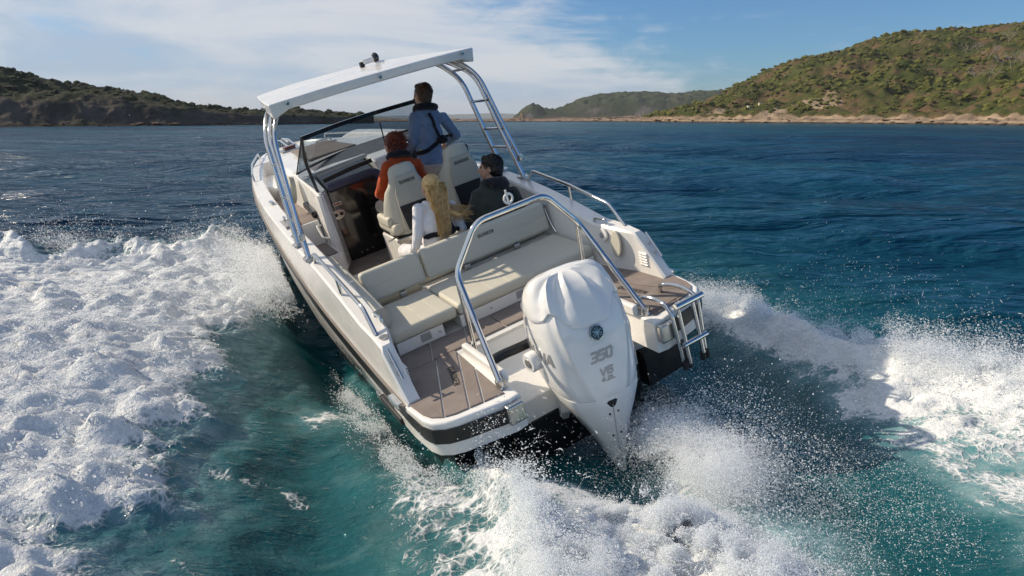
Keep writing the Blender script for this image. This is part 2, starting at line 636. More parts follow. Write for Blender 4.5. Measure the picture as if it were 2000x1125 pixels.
def tube(name, pts, r, mat, parent, rad=0.05, n=10):
    bm = bmesh.new()
    add_tube(bm, pts, r, rad, n)
    return link(name, bm, mat, parent, 50)


def box(name, lo, hi, mat, parent, bevel=0.006, seg=2, mtx=None):
    bm = bmesh.new()
    add_box(bm, lo, hi, bevel, seg, mtx)
    return link(name, bm, mat, parent)


def add_prism(bm, poly, z0, z1, bevel=0.0, seg=2, zf=None):
    lo = [bm.verts.new((x, y, z0)) for x, y in poly]
    hi = [bm.verts.new((x, y, z1)) for x, y in poly]
    n = len(poly)
    fs = [bm.faces.new(lo[::-1]), bm.faces.new(hi)]
    for k in range(n):
        fs.append(bm.faces.new((lo[k], lo[(k + 1) % n], hi[(k + 1) % n], hi[k])))
    if bevel:
        es = [e for e in fs[1].edges]
        bmesh.ops.bevel(bm, geom=es, offset=bevel, segments=seg, affect='EDGES', profile=0.5)


def prism(name, poly, z0, z1, mat, parent, bevel=0.0, seg=2, deg=38):
    bm = bmesh.new()
    add_prism(bm, poly, z0, z1, bevel, seg)
    return link(name, bm, mat, parent, deg)


def clip(poly, nx, ny, d):
    """keep the part of poly where nx*x+ny*y <= d"""
    out = []
    for i, a in enumerate(poly):
        b = poly[(i + 1) % len(poly)]
        fa = nx * a[0] + ny * a[1] - d
        fb = nx * b[0] + ny * b[1] - d
        if fa <= 0:
            out.append(a)
        if fa * fb < 0:
            t = fa / (fa - fb)
            out.append((a[0] + (b[0] - a[0]) * t, a[1] + (b[1] - a[1]) * t))
    return out


def loft(bm, rings, close_u=False, cap0=False, cap1=False):
    R = [[bm.verts.new(p) for p in r] for r in rings]
    n = len(R[0])
    for a, b in zip(R, R[1:]):
        for k in range(n if close_u else n - 1):
            q = (a[k], a[(k + 1) % n], b[(k + 1) % n], b[k])
            try:
                bm.faces.new(q)
            except ValueError:
                pass
    if cap0:
        bm.faces.new(R[0][::-1])
    if cap1:
        bm.faces.new(R[-1])
    return R


def solidify(bm, th):
    bmesh.ops.recalc_face_normals(bm, faces=bm.faces)
    bmesh.ops.solidify(bm, geom=bm.faces[:], thickness=th)


# stroke lettering: letters drawn as ribbons in a unit box
GLY = {
    'Q': [[(0.5 + 0.46 * math.cos(t), 0.5 + 0.46 * math.sin(t)) for t in [2 * math.pi * k / 14 for k in range(15)]], [(0.50, 0.05), (0.62, -0.16)]],
    'U': [[(0.08, 1), (0.08, 0.35), (0.16, 0.14), (0.36, 0.04), (0.64, 0.04), (0.84, 0.14), (0.92, 0.35), (0.92, 1)]],
    'A': [[(0.02, 0), (0.5, 1), (0.98, 0)]],
    'R': [[(0.08, 0), (0.08, 0.96), (0.65, 0.96), (0.86, 0.86), (0.86, 0.56), (0.65, 0.44), (0.08, 0.44)], [(0.5, 0.44), (0.92, 0)]],
    'K': [[(0.08, 0), (0.08, 1)], [(0.90, 1), (0.16, 0.48), (0.94, 0)]],
    'E': [[(0.92, 0.96), (0.08, 0.96), (0.08, 0.04), (0.92, 0.04)], [(0.08, 0.5), (0.78, 0.5)]],
    'N': [[(0.08, 0), (0.08, 1), (0.92, 0), (0.92, 1)]],
    'Y': [[(0.04, 1), (0.5, 0.46), (0.96, 1)], [(0.5, 0.46), (0.5, 0)]],
    'M': [[(0.06, 0), (0.06, 1), (0.5, 0.3), (0.94, 1), (0.94, 0)]],
    'a': [[(0.02, 0), (0.5, 1), (0.98, 0)], [(0.2, 0.3), (0.8, 0.3)]],
    'H': [[(0.08, 0), (0.08, 1)], [(0.92, 0), (0.92, 1)], [(0.08, 0.5), (0.92, 0.5)]],
    '3': [[(0.08, 0.95), (0.78, 0.95), (0.92, 0.84), (0.92, 0.62), (0.80, 0.5), (0.92, 0.38), (0.92, 0.16), (0.78, 0.05), (0.08, 0.05)], [(0.25, 0.5), (0.80, 0.5)]],
    '5': [[(0.92, 0.95), (0.08, 0.95), (0.08, 0.56), (0.78, 0.56), (0.92, 0.46), (0.92, 0.16), (0.78, 0.05), (0.08, 0.05)]],
    '0': [[(0.22, 0.05), (0.08, 0.16), (0.08, 0.84), (0.22, 0.95), (0.78, 0.95), (0.92, 0.84), (0.92, 0.16), (0.78, 0.05), (0.22, 0.05)]],
    'V': [[(0.02, 1), (0.46, 0.02), (0.98, 1)]],
    '6': [[(0.92, 0.95), (0.22, 0.95), (0.08, 0.84), (0.08, 0.16), (0.22, 0.05), (0.78, 0.05), (0.92, 0.16), (0.92, 0.44), (0.78, 0.55), (0.08, 0.55)]],
    '4': [[(0.72, 0), (0.72, 1), (0.06, 0.3), (0.98, 0.3)]],
    '2': [[(0.08, 0.95), (0.78, 0.95), (0.92, 0.84), (0.92, 0.62), (0.80, 0.52), (0.20, 0.46), (0.08, 0.36), (0.08, 0.05), (0.92, 0.05)]],
    'L': [[(0.08, 1), (0.08, 0.05), (0.92, 0.05)]],
    '.': [[(0.3, 0.0), (0.3, 0.16)]],
}


def letters(text, lw, lh, gap, wt, shear=0.0):
    """list of quads (4 points 2D) that draw text centred on the origin"""
    widths = [lw * (0.35 if c == '.' else 0.5 if c == ' ' else 1.0) for c in text]
    total = sum(widths) + gap * (len(text) - 1)
    x = -total / 2
    quads = []
    for c, wd in zip(text, widths):
        for st in GLY.get(c, []):
            pts = [Vector((x + px * (wd if c != '.' else lw), py * lh - lh / 2)) for px, py in st]
            for a, b in zip(pts, pts[1:]):
                d = (b - a)
                if d.length < 1e-6:
                    continue
                d.normalize()
                nrm = Vector((-d.y, d.x)) * wt / 2
                a2 = a - d * wt * 0.35
                b2 = b + d * wt * 0.35
                quads.append([a2 - nrm, b2 - nrm, b2 + nrm, a2 + nrm])
        x += wd + gap
    for q in quads:
        for v in q:
            v.x += shear * v.y
    return quads


def lettering(name, text, origin, u, v, lw, lh, gap, wt, mat, parent, shear=0.0, lift=0.0015, bvh=None, ray=None, sub=3):
    u = Vector(u).normalized()
    v = Vector(v).normalized()
    n = u.cross(v)
    bm = bmesh.new()
    for qi, q in enumerate(letters(text, lw, lh, gap, wt, shear)):
        L = max(1, int((q[1] - q[0]).length / (lw * 0.34)))
        rows = []
        for k in range(L + 1):
            t = k / L
            row = []
            for e0, e1 in ((q[0], q[1]), (q[3], q[2])):
                p2 = e0 + (e1 - e0) * t
                P = Vector(origin) + u * p2.x + v * p2.y
                if bvh is not None:
                    hit = bvh.ray_cast(P - Vector(ray) * 0.6, Vector(ray))
                    if hit[0] is not None:
                        P = hit[0] - Vector(ray) * (lift + 0.0002 * (qi % 3))
                    else:
                        P = None
                else:
                    P = P + n * (lift + 0.0002 * (qi % 3))
                row.append(P)
            rows.append(row)
        for a, b in zip(rows, rows[1:]):
            if None in a or None in b:
                continue
            bm.faces.new([bm.verts.new(p) for p in (a[0], b[0], b[1], a[1])])
    return link(name, bm, mat, parent, recalc=False)


# ------------------------------------------------------------------ numpy noise
def _hash(ix, iy, seed):
    h = (ix.astype(np.int64) * 374761393 + iy.astype(np.int64) * 668265263 + seed * 974634777) & 0xffffffff
    h = ((h ^ (h >> 13)) * 1274126177) & 0xffffffff
    h = h ^ (h >> 16)
    return h


def pn(x, y, seed=0):
    ix = np.floor(x)
    iy = np.floor(y)
    fx = x - ix
    fy = y - iy
    ux = fx * fx * fx * (fx * (fx * 6 - 15) + 10)
    uy = fy * fy * fy * (fy * (fy * 6 - 15) + 10)

    def g(ax, ay, dxx, dyy):
        a = _hash(ax, ay, seed).astype(np.float64) * (2 * math.pi / 4294967296.0)
        return np.cos(a) * dxx + np.sin(a) * dyy
    a = g(ix, iy, fx, fy)
    b = g(ix + 1, iy, fx - 1, fy)
    c = g(ix, iy + 1, fx, fy - 1)
    d = g(ix + 1, iy + 1, fx - 1, fy - 1)
    return ((a * (1 - ux) + b * ux) * (1 - uy) + (c * (1 - ux) + d * ux) * uy) * 1.5


def fbm(x, y, seed=0, oct=4, gain=0.5):
    s = 0
    a = 1.0
    f = 1.0
    for k in range(oct):
        s = s + a * pn(x * f + 17.3 * k, y * f - 9.1 * k, seed + k)
        a *= gain
        f *= 2.03
    return s


def cell(x, y, seed=0):
    """distance to nearest feature point (F1)"""
    ix = np.floor(x)
    iy = np.floor(y)
    best = np.full(x.shape, 9.0)
    for ox in (-1, 0, 1):
        for oy in (-1, 0, 1):
            h1 = _hash(ix + ox, iy + oy, seed) / 4294967296.0
            h2 = _hash(ix + ox, iy + oy, seed + 77) / 4294967296.0
            d = (ix + ox + h1 - x) ** 2 + (iy + oy + h2 - y) ** 2
            best = np.minimum(best, d)
    return np.sqrt(best)


def seg_dist(x, y, pl):
    best = np.full(x.shape, 1e9)
    par = np.zeros(x.shape)
    n = len(pl) - 1
    for i in range(n):
        ax, ay = pl[i][:2]
        bx, by = pl[i + 1][:2]
        dx_, dy_ = bx - ax, by - ay
        t = np.clip(((x - ax) * dx_ + (y - ay) * dy_) / (dx_ * dx_ + dy_ * dy_ + 1e-12), 0, 1)
        d = np.hypot(x - ax - t * dx_, y - ay - t * dy_)
        m = d < best
        best = np.where(m, d, best)
        par = np.where(m, (i + t) / n, par)
    return best, par


def sdf(x, y, poly):
    """signed distance, positive inside"""
    d, _ = seg_dist(x, y, list(poly) + [poly[0]])
    inside = np.zeros(x.shape, bool)
    n = len(poly)
    for i in range(n):
        x0, y0 = poly[i]
        x1, y1 = poly[(i + 1) % n]
        if y0 == y1:
            continue
        c = ((y0 > y) != (y1 > y)) & (x < (x1 - x0) * (y - y0) / (y1 - y0) + x0)
        inside ^= c
    return np.where(inside, d, -d)


def sst(x, a, b):
    t = np.clip((x - a) / (b - a), 0, 1)
    return t * t * (3 - 2 * t)


RNG = np.random.default_rng(7)
random.seed(11)

# ------------------------------------------------------------------ the sea with the boat's wake
FOAM_L = [(-14, 7.2), (-8.73, 8.69), (-7.03, 9.13), (-5.81, 9.44), (-4.58, 9.96), (-3.58, 10.14), (-2.95, 9.13), (-2.58, 7.69),
          (-2.53, 6.71), (-2.41, 6.08), (-2.10, 5.49), (-2.30, 5.05), (-2.01, 4.67), (-2.13, 4.29), (-1.92, 3.94),
          (-1.78, 3.52), (-1.92, 3.18), (-1.62, 2.86), (-1.9, 1.6), (-9, 0.4), (-14, 1.5)]
WASH = [(0.10, 3.20), (0.25, 3.42), (0.50, 3.50), (0.80, 3.45), (1.05, 3.62), (1.22, 3.60), (1.32, 3.38), (1.40, 3.10), (1.42, 2.81),
        (1.5, 1.0), (-0.1, 1.0)]
FOAM_R = [(2.49, 8.35), (2.78, 7.97), (3.19, 7.3), (3.37, 6.08), (3.87, 5.73), (4.24, 5.31), (4.94, 4.69), (6.8, 2.6), (5.2, 1.6), (3.65, 3.34),
          (2.95, 3.9), (2.85, 4.69), (2.87, 5.54), (2.52, 6.39), (2.19, 7.0)]
MILK_R = [(2.2, 7.75), (3.08, 5.94), (4.38, 5.45), (5.6, 3.6), (5.2, 1.4), (2.7, 1.4), (2.4, 2.56), (2.5, 3.19), (2.45, 3.99), (2.5, 4.75), (2.35, 5.94), (2.05, 7.0)]
HOLLOW_R = [(1.79, 7.85), (2.4, 7.65), (2.83, 6.33), (2.77, 4.98), (2.17, 4.21), (1.55, 4.72), (1.29, 5.69)]
SIDE = [(-1.63, 6.65), (-1.28, 5.69), (-0.94, 4.78), (-0.57, 4.03), (-0.30, 3.47), (-0.15, 3.03), (0.1, 1.5)]
SIDE_R = [(-0.46, 4.44), (-0.2, 3.95), (0.0, 3.5), (0.11, 3.06), (0.2, 1.5)]
PATCH = [(-1.79, 5.06), (-1.61, 5.36), (-1.28, 5.47), (-1.26, 5.16), (-1.54, 4.97)]
TROUGH = [(-3.0, 9.4), (-2.73, 8.76), (-2.13, 7.1), (-1.81, 5.93), (-1.63, 4.98), (-1.31, 3.89), (-1.04, 3.16), (-0.6, 1.5)]
CREST_L = [(-14, 6.7), (-8.71, 8.72), (-6.93, 9.03), (-5.12, 9.55), (-3.4, 10.13)]
CREST_R = [(2.29, 7.9), (2.92, 6.68), (3.16, 5.82), (3.6, 5.33), (3.94, 4.93), (4.38, 4.53), (6.4, 2.6)]


def sea(x, y, sp):
    """height, foam, bubbles, nearness of the water at world x, y; sp is the mesh spacing there"""
    z = np.zeros(x.shape)
    dboat = np.hypot((x + 0.5) * 0.7, (y - 6.0) * 0.8)
    calm = 1 - 0.8 * np.exp(-(dboat / 4.2) ** 4)
    wx = x + 0.35 * pn(x * 0.3, y * 0.3, 91)
    wy = y + 0.5 * pn(x * 0.25, y * 0.4, 92)
    for k, (lam, a) in enumerate(((15.0, 0.26), (8.0, 0.31), (4.4, 0.25), (2.3, 0.15), (1.2, 0.080), (0.62, 0.034), (0.33, 0.014), (0.17, 0.005))):
        damp = sst(lam / np.maximum(sp, 1e-3), 2.0, 5.0)
        n = pn(wx / (lam * 1.9) + 0.15 * wy / lam, wy / lam, 20 + k)
        crest = 1 - 2 * np.abs(n)
        z += a * (0.45 * n * 1.6 + 0.55 * crest) * damp * (calm if lam > 0.5 else 1.0)
    near = np.exp(-(np.hypot(x * 0.85, (y - 4.5) * 0.62) / 4.3) ** 2.2)
    near = np.clip(near * 1.15, 0, 1)
    near = np.maximum(near, 0.42 * sst(x, -30, 10) * sst(y, 60, 220))
    foam = np.zeros(x.shape)
    aer = np.zeros(x.shape)
    m = (np.abs(x) < 16) & (y < 17)
    X, Y = x[m], y[m]
    Z = np.zeros(X.shape)
    F = np.zeros(X.shape)
    A = np.zeros(X.shape)
    n1 = fbm(X * 1.5, Y * 1.5, 3, 4)
    n2 = fbm(X * 4.0, Y * 4.0, 8, 4)
    # lumpy foam, like heaps of suds: inverted cell noise at several sizes
    wq = 0.16 * n1
    wr = 0.16 * fbm(X * 1.5 + 9, Y * 1.5 - 4, 13, 3)
    def billow(f_, sd, sx=1.0):
        return 1.25 * np.abs(pn((X + wq) * f_ * sx + 3.1 * sd, (Y + wr) * f_, sd))
    heap = 0.18 * billow(1.5, 5, 0.7) + 0.42 * billow(3.0, 6, 0.65) + 0.27 * billow(6.4, 9, 0.6) + 0.11 * billow(12.0, 10, 0.6)
    streak = pn((X * 0.95 + Y * 0.30) * 0.9, (Y * 0.95 - X * 0.30) * 5.0 + 0.6 * n1, 37) + 0.6 * pn((X * 0.95 + Y * 0.30) * 2.2, (Y * 0.95 - X * 0.30) * 11.0 + n1, 38)
    # left: bow wave fallen outwards
    dL = sdf(X, Y, FOAM_L) + 0.16 * n1 + 0.05 * n2
    fl = sst(dL, -0.10, 0.55)
    cl, _ = seg_dist(X, Y, CREST_L)
    Z += fl * (0.10 + 0.16 * sst(dL, 0.0, 1.4) + 0.30 * (heap - 0.25) * (0.45 + 0.5 * np.clip(n1 + 0.4, 0, 1)) + 0.012 * n2 + 0.012 * streak)
    Z += 0.28 * np.exp(-(cl / 0.55) ** 2) * sst(X, -14, -5) * (0.8 + 0.5 * n1)
    F = np.maximum(F, fl * (0.56 + 0.30 * sst(dL, 0.0, 1.2) + 0.16 * n1 + 0.13 * streak + 0.35 * (heap - 0.3) + 0.05 * sst(X, -1.8, -3.2)))
    A = np.maximum(A, 0.6 * sst(dL, -0.32, 0.3))
    # the hollow between the foam and the hull, water rising to the foam edge
    dt, _ = seg_dist(X, Y, TROUGH)
    Z -= 0.22 * np.exp(-(dt / 0.55) ** 2) * (1 - 0.6 * fl)
    Z += 0.06 * np.exp(-((dL + 0.25) / 0.28) ** 2) * (Y < 9.5)
    # stretched ripples on the wave face
    Z += 0.012 * (1 - fl) * pn((X + 0.4 * Y) * 1.1, (Y - 0.35 * X) * 5.0, 31) * np.exp(-(dt / 1.3) ** 2)
    A = np.maximum(A, 0.20 * np.clip(streak + 0.3 * n2 - 0.15, 0, 1) * np.exp(-(dt / 0.9) ** 2))
    # scattered lace left behind the foam edge
    dp = sdf(X, Y, PATCH) + 0.16 * n1 + 0.06 * n2
    F = np.maximum(F, 0.58 * sst(dp, -0.14, 0.22))
    A = np.maximum(A, 0.45 * sst(dp, -0.3, 0.2))
    thin, tp = seg_dist(X, Y, [(-2.05, 3.3), (-1.84, 3.15), (-1.68, 3.0), (-1.55, 2.9)])
    F = np.maximum(F, (0.42 + 0.2 * n2) * np.exp(-((thin + 0.05 * n2) / 0.04) ** 2))
    thin, tp = seg_dist(X, Y, [(-2.0, 4.05), (-1.75, 4.0), (-1.5, 4.02), (-1.34, 3.9)])
    F = np.maximum(F, (0.36 + 0.25 * n2) * np.exp(-((thin + 0.09 * n2) / 0.14) ** 2))
    # foam and bubbles sliding out along the hull side
    ds, ps = seg_dist(X, Y, SIDE)
    wid = 0.09 + 0.40 * ps
    s1 = np.exp(-((ds + 0.07 * n1) / wid) ** 2)
    A = np.maximum(A, np.clip(0.58 * np.exp(-((ds + 0.1 * n1) / (wid * 1.0)) ** 2) * (0.55 + 0.45 * n1), 0, 1))
    F = np.maximum(F, s1 * (0.76 - 0.26 * ps + 0.30 * n1 + 0.18 * n2))
    Z += 0.05 * s1 * (1 + 1.5 * n1) + 0.04 * heap * s1
    ds2, ps2 = seg_dist(X, Y, SIDE_R)
    s2 = np.exp(-((ds2 + 0.05 * n1) / (0.05 + 0.10 * ps2)) ** 2)
    F = np.maximum(F, s2 * (0.72 + 0.3 * n1))
    Z += s2 * (0.10 + 0.16 * heap)
    # propeller wash
    dw = sdf(X, Y, WASH) + 0.12 * n1 + 0.05 * n2
    fw = sst(dw, -0.14, 0.34)
    F = np.maximum(F, fw * (0.80 + 0.22 * n1 + 0.15 * n2 + 0.12 * streak))
    Z += fw * (0.0 + 0.13 * heap + 0.05 * n2 + 0.03 * streak + 0.05 * sst(dw, 0, 0.6))
    A = np.maximum(A, 0.9 * sst(dw, -0.5, 0.1))
    jet = sdf(X, Y, [(0.75, 3.5), (0.98, 4.3), (1.12, 4.75), (1.35, 4.5), (1.45, 3.9), (1.35, 3.4)]) + 0.1 * n1 + 0.05 * n2
    F = np.maximum(F, sst(jet, -0.12, 0.25) * (0.50 + 0.3 * n1 + 0.2 * streak))
    A = np.maximum(A, 0.7 * sst(jet, -0.25, 0.15))
    tri = sdf(X, Y, [(-0.2, 4.1), (0.6, 4.0), (0.8, 3.5), (0.05, 3.3)])
    F = np.maximum(F, sst(tri, -0.1, 0.2) * (0.28 + 0.60 * np.clip(n1 + n2 * 0.7, 0, 1)))
    A = np.maximum(A, 0.35 * sst(tri, -0.2, 0.2))
    # right: the other bow wave
    dR = sdf(X, Y, FOAM_R) + 0.17 * n1 + 0.07 * n2
    fr = sst(dR, -0.10, 0.42)
    cr, pr = seg_dist(X, Y, CREST_R)
    Z += fr * (0.04 + 0.17 * (heap - 0.15) * (0.5 + 0.6 * np.clip(n1 + 0.4, 0, 1)) + 0.025 * n2)
    Z += (0.09 + 0.17 * pr) * np.exp(-((cr + 0.06 * n1) / (0.24 + 0.22 * pr)) ** 2)
    F = np.maximum(F, fr * (0.56 + 0.26 * n1 + 0.2 * (heap - 0.3)) + 0.62 * np.exp(-((cr + 0.10 * n1) / 0.36) ** 2))
    A = np.maximum(A, 0.9 * sst(dR, -0.4, 0.3))
    dm = sdf(X, Y, MILK_R) + 0.2 * n1 + 0.07 * n2
    mk = sst(dm, -0.2, 0.5)
    A = np.maximum(A, mk * (0.80 + 0.30 * n1))
    F = np.maximum(F, mk * (0.46 + 0.34 * np.clip(n1 + 0.3 * n2 + 0.3 * streak, -0.6, 1)))
    dh = sdf(X, Y, HOLLOW_R) + 0.1 * n1
    ho = sst(dh, -0.3, 0.6)
    Z -= 0.24 * ho
    F = F * (1 - 0.85 * sst(dh, 0.1, 0.55))
    A = A * (1 - 0.7 * sst(dh, 0.0, 0.5))
    # under and right behind the hull the surface is pushed down
    bx = (X - 0.51) * -0.486 + (Y - 4.48) * 0.873
    bs = (X - 0.51) * 0.873 + (Y - 4.48) * 0.486
    under = sst(bx, -0.5, 0.6) * sst(bx, 8.6, 6.8) * sst(np.abs(bs), 1.5, 0.85)
    Z -= 0.34 * under
    # the motor's leg ploughs a pit
    Z -= 0.26 * np.exp(-(np.hypot(X - 0.84, (Y - 4.15) * 0.8) / 0.42) ** 2)
    F = F * (1 - 0.9 * under)
    z[m] += Z
    foam[m] = np.clip(F, 0, 1.2)
    aer[m] = np.clip(A, 0, 1)
    # a few breaking crests out in the chop
    wc = pn(x / 7.0, y / 3.2, 55) + 0.5 * pn(x / 2.2, y / 0.9, 56)
    foam = np.maximum(foam, 0.55 * sst(wc, 0.98, 1.12) * (y > 18) * (y < 260))
    return z, foam, aer, near


def grid_axis(lo, hi, step, far_lo, far_hi, grow):
    mid = list(np.arange(lo, hi + step * 0.5, step))
    up = []
    s = step
    v = mid[-1]
    while v < far_hi:
        s *= grow
        v += s
        up.append(v)
    dn = []
    s = step
    v = mid[0]
    while v > far_lo:
        s *= grow
        v -= s
        dn.append(v)
    return np.array(dn[::-1] + mid + up)


def build_sea():
    xs = grid_axis(-6.6, 5.4, 0.030, -9000, 9000, 1.045)
    ys = grid_axis(2.2, 10.6, 0.030, -40, 9800, 1.020)
    X, Y = np.meshgrid(xs, ys)
    dxs = np.gradient(xs)
    dys = np.gradient(ys)
    SP = np.maximum(dxs[None, :], dys[:, None] * 1.0)
    SP = np.broadcast_to(SP, X.shape)
    z, foam, aer, near = sea(X.ravel(), Y.ravel(), SP.ravel())
    z = z * sst(Y.ravel(), 3000, 600)
    nx, ny = len(xs), len(ys)
    idx = np.arange(nx * ny).reshape(ny, nx)
    faces = np.stack([idx[:-1, :-1], idx[:-1, 1:], idx[1:, 1:], idx[1:, :-1]], -1).reshape(-1, 4)
    v = np.stack([X.ravel(), Y.ravel(), z], 1)
    o = mesh_np('sea', v, faces, 'water', True, dict(foam=foam, aer=aer, near=near))
    tag(o, kind='structure')
    return o


build_sea()

# ------------------------------------------------------------------ land
def slope_px(px, py):
    """direction of a skyline point: ground ratio x/y and vertical slope"""
    f = 1332.73
    th = math.radians(14.0086)
    u = (px - 1000) / f
    v = (py - 562.5) / f
    yy = -v * math.sin(th) + math.cos(th)
    zz = -v * math.cos(th) - math.sin(th)
    return u / yy, zz / yy


def land(name, sky_pts, shore, depth, prof, mat, nu, nv, rough, bare_fn, seed, extra=None):
    """hill: skyline as (ratio, slope) pairs, shore and depth as (ratio, metres) pairs, prof maps 0..1 to height share"""
    sa = np.array([p[0] for p in sky_pts])
    ss = np.array([p[1] for p in sky_pts])
    ra = np.array([p[0] for p in shore])
    rv = np.array([p[1] for p in shore])
    da = np.array([p[0] for p in depth])
    dv = np.array([p[1] for p in depth])
    a = np.linspace(sa.min(), sa.max(), nu)
    t = np.concatenate([np.linspace(-0.05, 0.12, nv // 3), np.linspace(0.12, 1.0, nv - nv // 3)[1:], np.linspace(1.05, 1.6, 10)])
    A, T = np.meshgrid(a, t)
    ys = np.interp(A, ra, rv)
    yd = np.interp(A, da, dv)
    sl = np.interp(A, sa, ss)
    Yw = ys + T * yd
    Xw = A * Yw
    jag = fbm(Xw * 0.035, Yw * 0.035, seed, 4)
    top = np.maximum(CAM_H + sl * (ys + yd), 0.6)
    Z = prof(np.clip(T, -0.05, 1.0), top) * np.where(T > 1, 1 - 0.5 * (T - 1) / 0.6, 1)
    Z = Z + rough * jag * sst(T, 0.02, 0.3) * np.clip(top / 12, 0.06, 1.0) * (1 - 0.6 * np.exp(-((T - 1) / 0.1) ** 2))
    Z = Z + 0.35 * rough * fbm(Xw * 0.22, Yw * 0.22, seed + 5, 3) * sst(T, -0.01, 0.05) * np.clip(top / 20, 0.08, 0.7)
    bare = bare_fn(A, T, Xw, Yw)
    n_u = len(a)
    n_v = len(t)
    idx = np.arange(n_u * n_v).reshape(n_v, n_u)
    faces = np.stack([idx[:-1, :-1], idx[:-1, 1:], idx[1:, 1:], idx[1:, :-1]], -1).reshape(-1, 4)
    o = mesh_np(name, np.stack([Xw.ravel(), Yw.ravel(), Z.ravel()], 1), faces, mat, True, dict(bare=bare.ravel()))
    tag(o, kind='structure')

    def at(ar, tr):
        """surface point for ratio ar and inland share tr"""
        i = int(np.clip(round((ar - a[0]) / (a[-1] - a[0]) * (n_u - 1)), 0, n_u - 1))
        j = int(np.argmin(np.abs(t - tr)))
        return Vector((Xw[j, i], Yw[j, i], Z[j, i]))
    return o, at


SKY_R = [slope_px(*p) for p in ((1255, 226), (1300, 218), (1345, 206), (1400, 189), (1435, 170), (1445, 166), (1500, 140), (1560, 118), (1620, 100), (1690, 80),
                                (1760, 64), (1830, 60), (1900, 57), (1950, 50), (2000, 42), (2150, 20), (2400, 0), (2800, -10), (3300, 20), (3900, 110), (4500, 200), (4900, 228))]
SHORE_R = [(0.15, 395), (0.22, 372), (0.35, 318), (0.52, 268), (0.66, 236), (0.73, 214), (0.9, 190), (1.4, 150), (1.8, 140), (3.0, 110)]
DEPTH_R = [(0.18, 40), (0.24, 80), (0.33, 150), (0.5, 190), (0.73, 210), (1.8, 230), (2.4, 160), (3.0, 60)]


def prof_r(t, top):
    bank = 1.3 * sst(t, -0.015, 0.005) + np.minimum(2.2, 0.5 * top) * sst(t, 0.05, 0.075)
    return -0.7 + 0.7 * sst(t, -0.05, -0.02) + bank + (top - 3.5) * (0.75 * np.clip((t - 0.06) / 0.94, 0, 1) ** 1.15 + 0.25 * np.clip((t - 0.06) / 0.94, 0, 1))


def bare_r(A, T, X, Y):
    b = sst(T, 0.075, 0.06) * 0.9
    scar = sst(fbm(X * 0.02, Y * 0.02, 41, 3), 0.42, 0.6) * 0.7 * sst(T, 0.6, 0.2)
    return np.clip(np.maximum(b, scar), 0, 1)


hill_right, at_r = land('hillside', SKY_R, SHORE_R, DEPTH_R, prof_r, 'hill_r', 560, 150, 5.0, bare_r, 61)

SKY_L = [slope_px(*p) for p in ((-700, 60), (-300, 95), (0, 140), (60, 150), (130, 165), (200, 179), (280, 196), (350, 205), (420, 212), (520, 216), (600, 219), (700, 221), (730, 227))]
SHORE_L = [(-1.3, 130), (-0.73, 176), (-0.5, 196), (-0.36, 222), (-0.25, 262), (-0.19, 300)]
DEPTH_L = [(-1.3, 130), (-0.73, 130), (-0.5, 110), (-0.36, 70), (-0.19, 40)]


def prof_l(t, top):
    c = np.minimum(0.62 * top, 7.0)
    return -0.8 + 0.8 * sst(t, -0.05, -0.01) + c * sst(t, 0.0, 0.10) + (top - c) * np.clip((t - 0.05) / 0.95, 0, 1) ** 0.9


def bare_l(A, T, X, Y):
    return np.clip(sst(T, 0.14, 0.06) * (0.75 + 0.5 * fbm(X * 0.05, Y * 0.05, 44, 3)), 0, 1)


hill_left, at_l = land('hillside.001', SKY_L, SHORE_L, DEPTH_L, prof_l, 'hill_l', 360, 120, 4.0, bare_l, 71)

SKY_F = [slope_px(*p) for p in ((1002, 229), (1012, 221), (1025, 209), (1038, 203), (1050, 205), (1065, 213), (1080, 214), (1098, 210), (1112, 204), (1130, 194), (1160, 186), (1200, 182), (1250, 178.5),
                                (1290, 181), (1320, 182), (1350, 179), (1400, 177), (1500, 176), (1620, 190), (1800, 220))]
hill_far, _ = land('headland', SKY_F, [(-0.1, 1500), (0.9, 1300)], [(-0.1, 90), (0.05, 120), (0.09, 300), (0.9, 500)],
                   lambda t, top: -2 + 2 * sst(t, -0.05, -0.01) + 0.45 * top * sst(t, 0, 0.2) + 0.55 * top * np.clip(t, 0, 1) ** 0.8, 'far', 260, 70, 7.0,
                   lambda A, T, X, Y: 0.85 * sst(T, 0.2, 0.08) * (0.6 + 0.6 * fbm(X * 0.02, Y * 0.02, 46, 3)), 81)
SKY_H = [slope_px(*p) for p in ((600, 229.4), (700, 227.5), (800, 226), (860, 224), (900, 223.5), (960, 221), (990, 222), (1040, 225), (1100, 229.4))]
hill_hor, _ = land('headland.001', SKY_H, [(-0.4, 9000), (0.2, 9000)], [(-0.4, 800), (0.2, 800)],
                   lambda t, top: -2 + (top + 2) * sst(t, -0.05, 1.0), 'far', 80, 24, 10.0, lambda A, T, X, Y: 0 * A, 85)
# low rocky spit in front of the far headland
SKY_S = [slope_px(*p) for p in ((640, 231), (760, 232), (880, 232.5), (940, 233), (1000, 232.2), (1060, 231.5), (1120, 231), (1200, 230), (1260, 228), (1320, 226), (1380, 225))]
spit, at_s = land('shore', SKY_S, [(-0.4, 430), (0.0, 415), (0.15, 396), (0.3, 352)], [(-0.4, 20), (0.3, 40)],
                  lambda t, top: -0.5 + 0.5 * sst(t, -0.05, -0.02) + top * sst(t, -0.03, 0.25), 'spit', 420, 40, 5.5,
                  lambda A, T, X, Y: 0.5 + 0.5 * sst(T, 0.25, 0.05), 87)


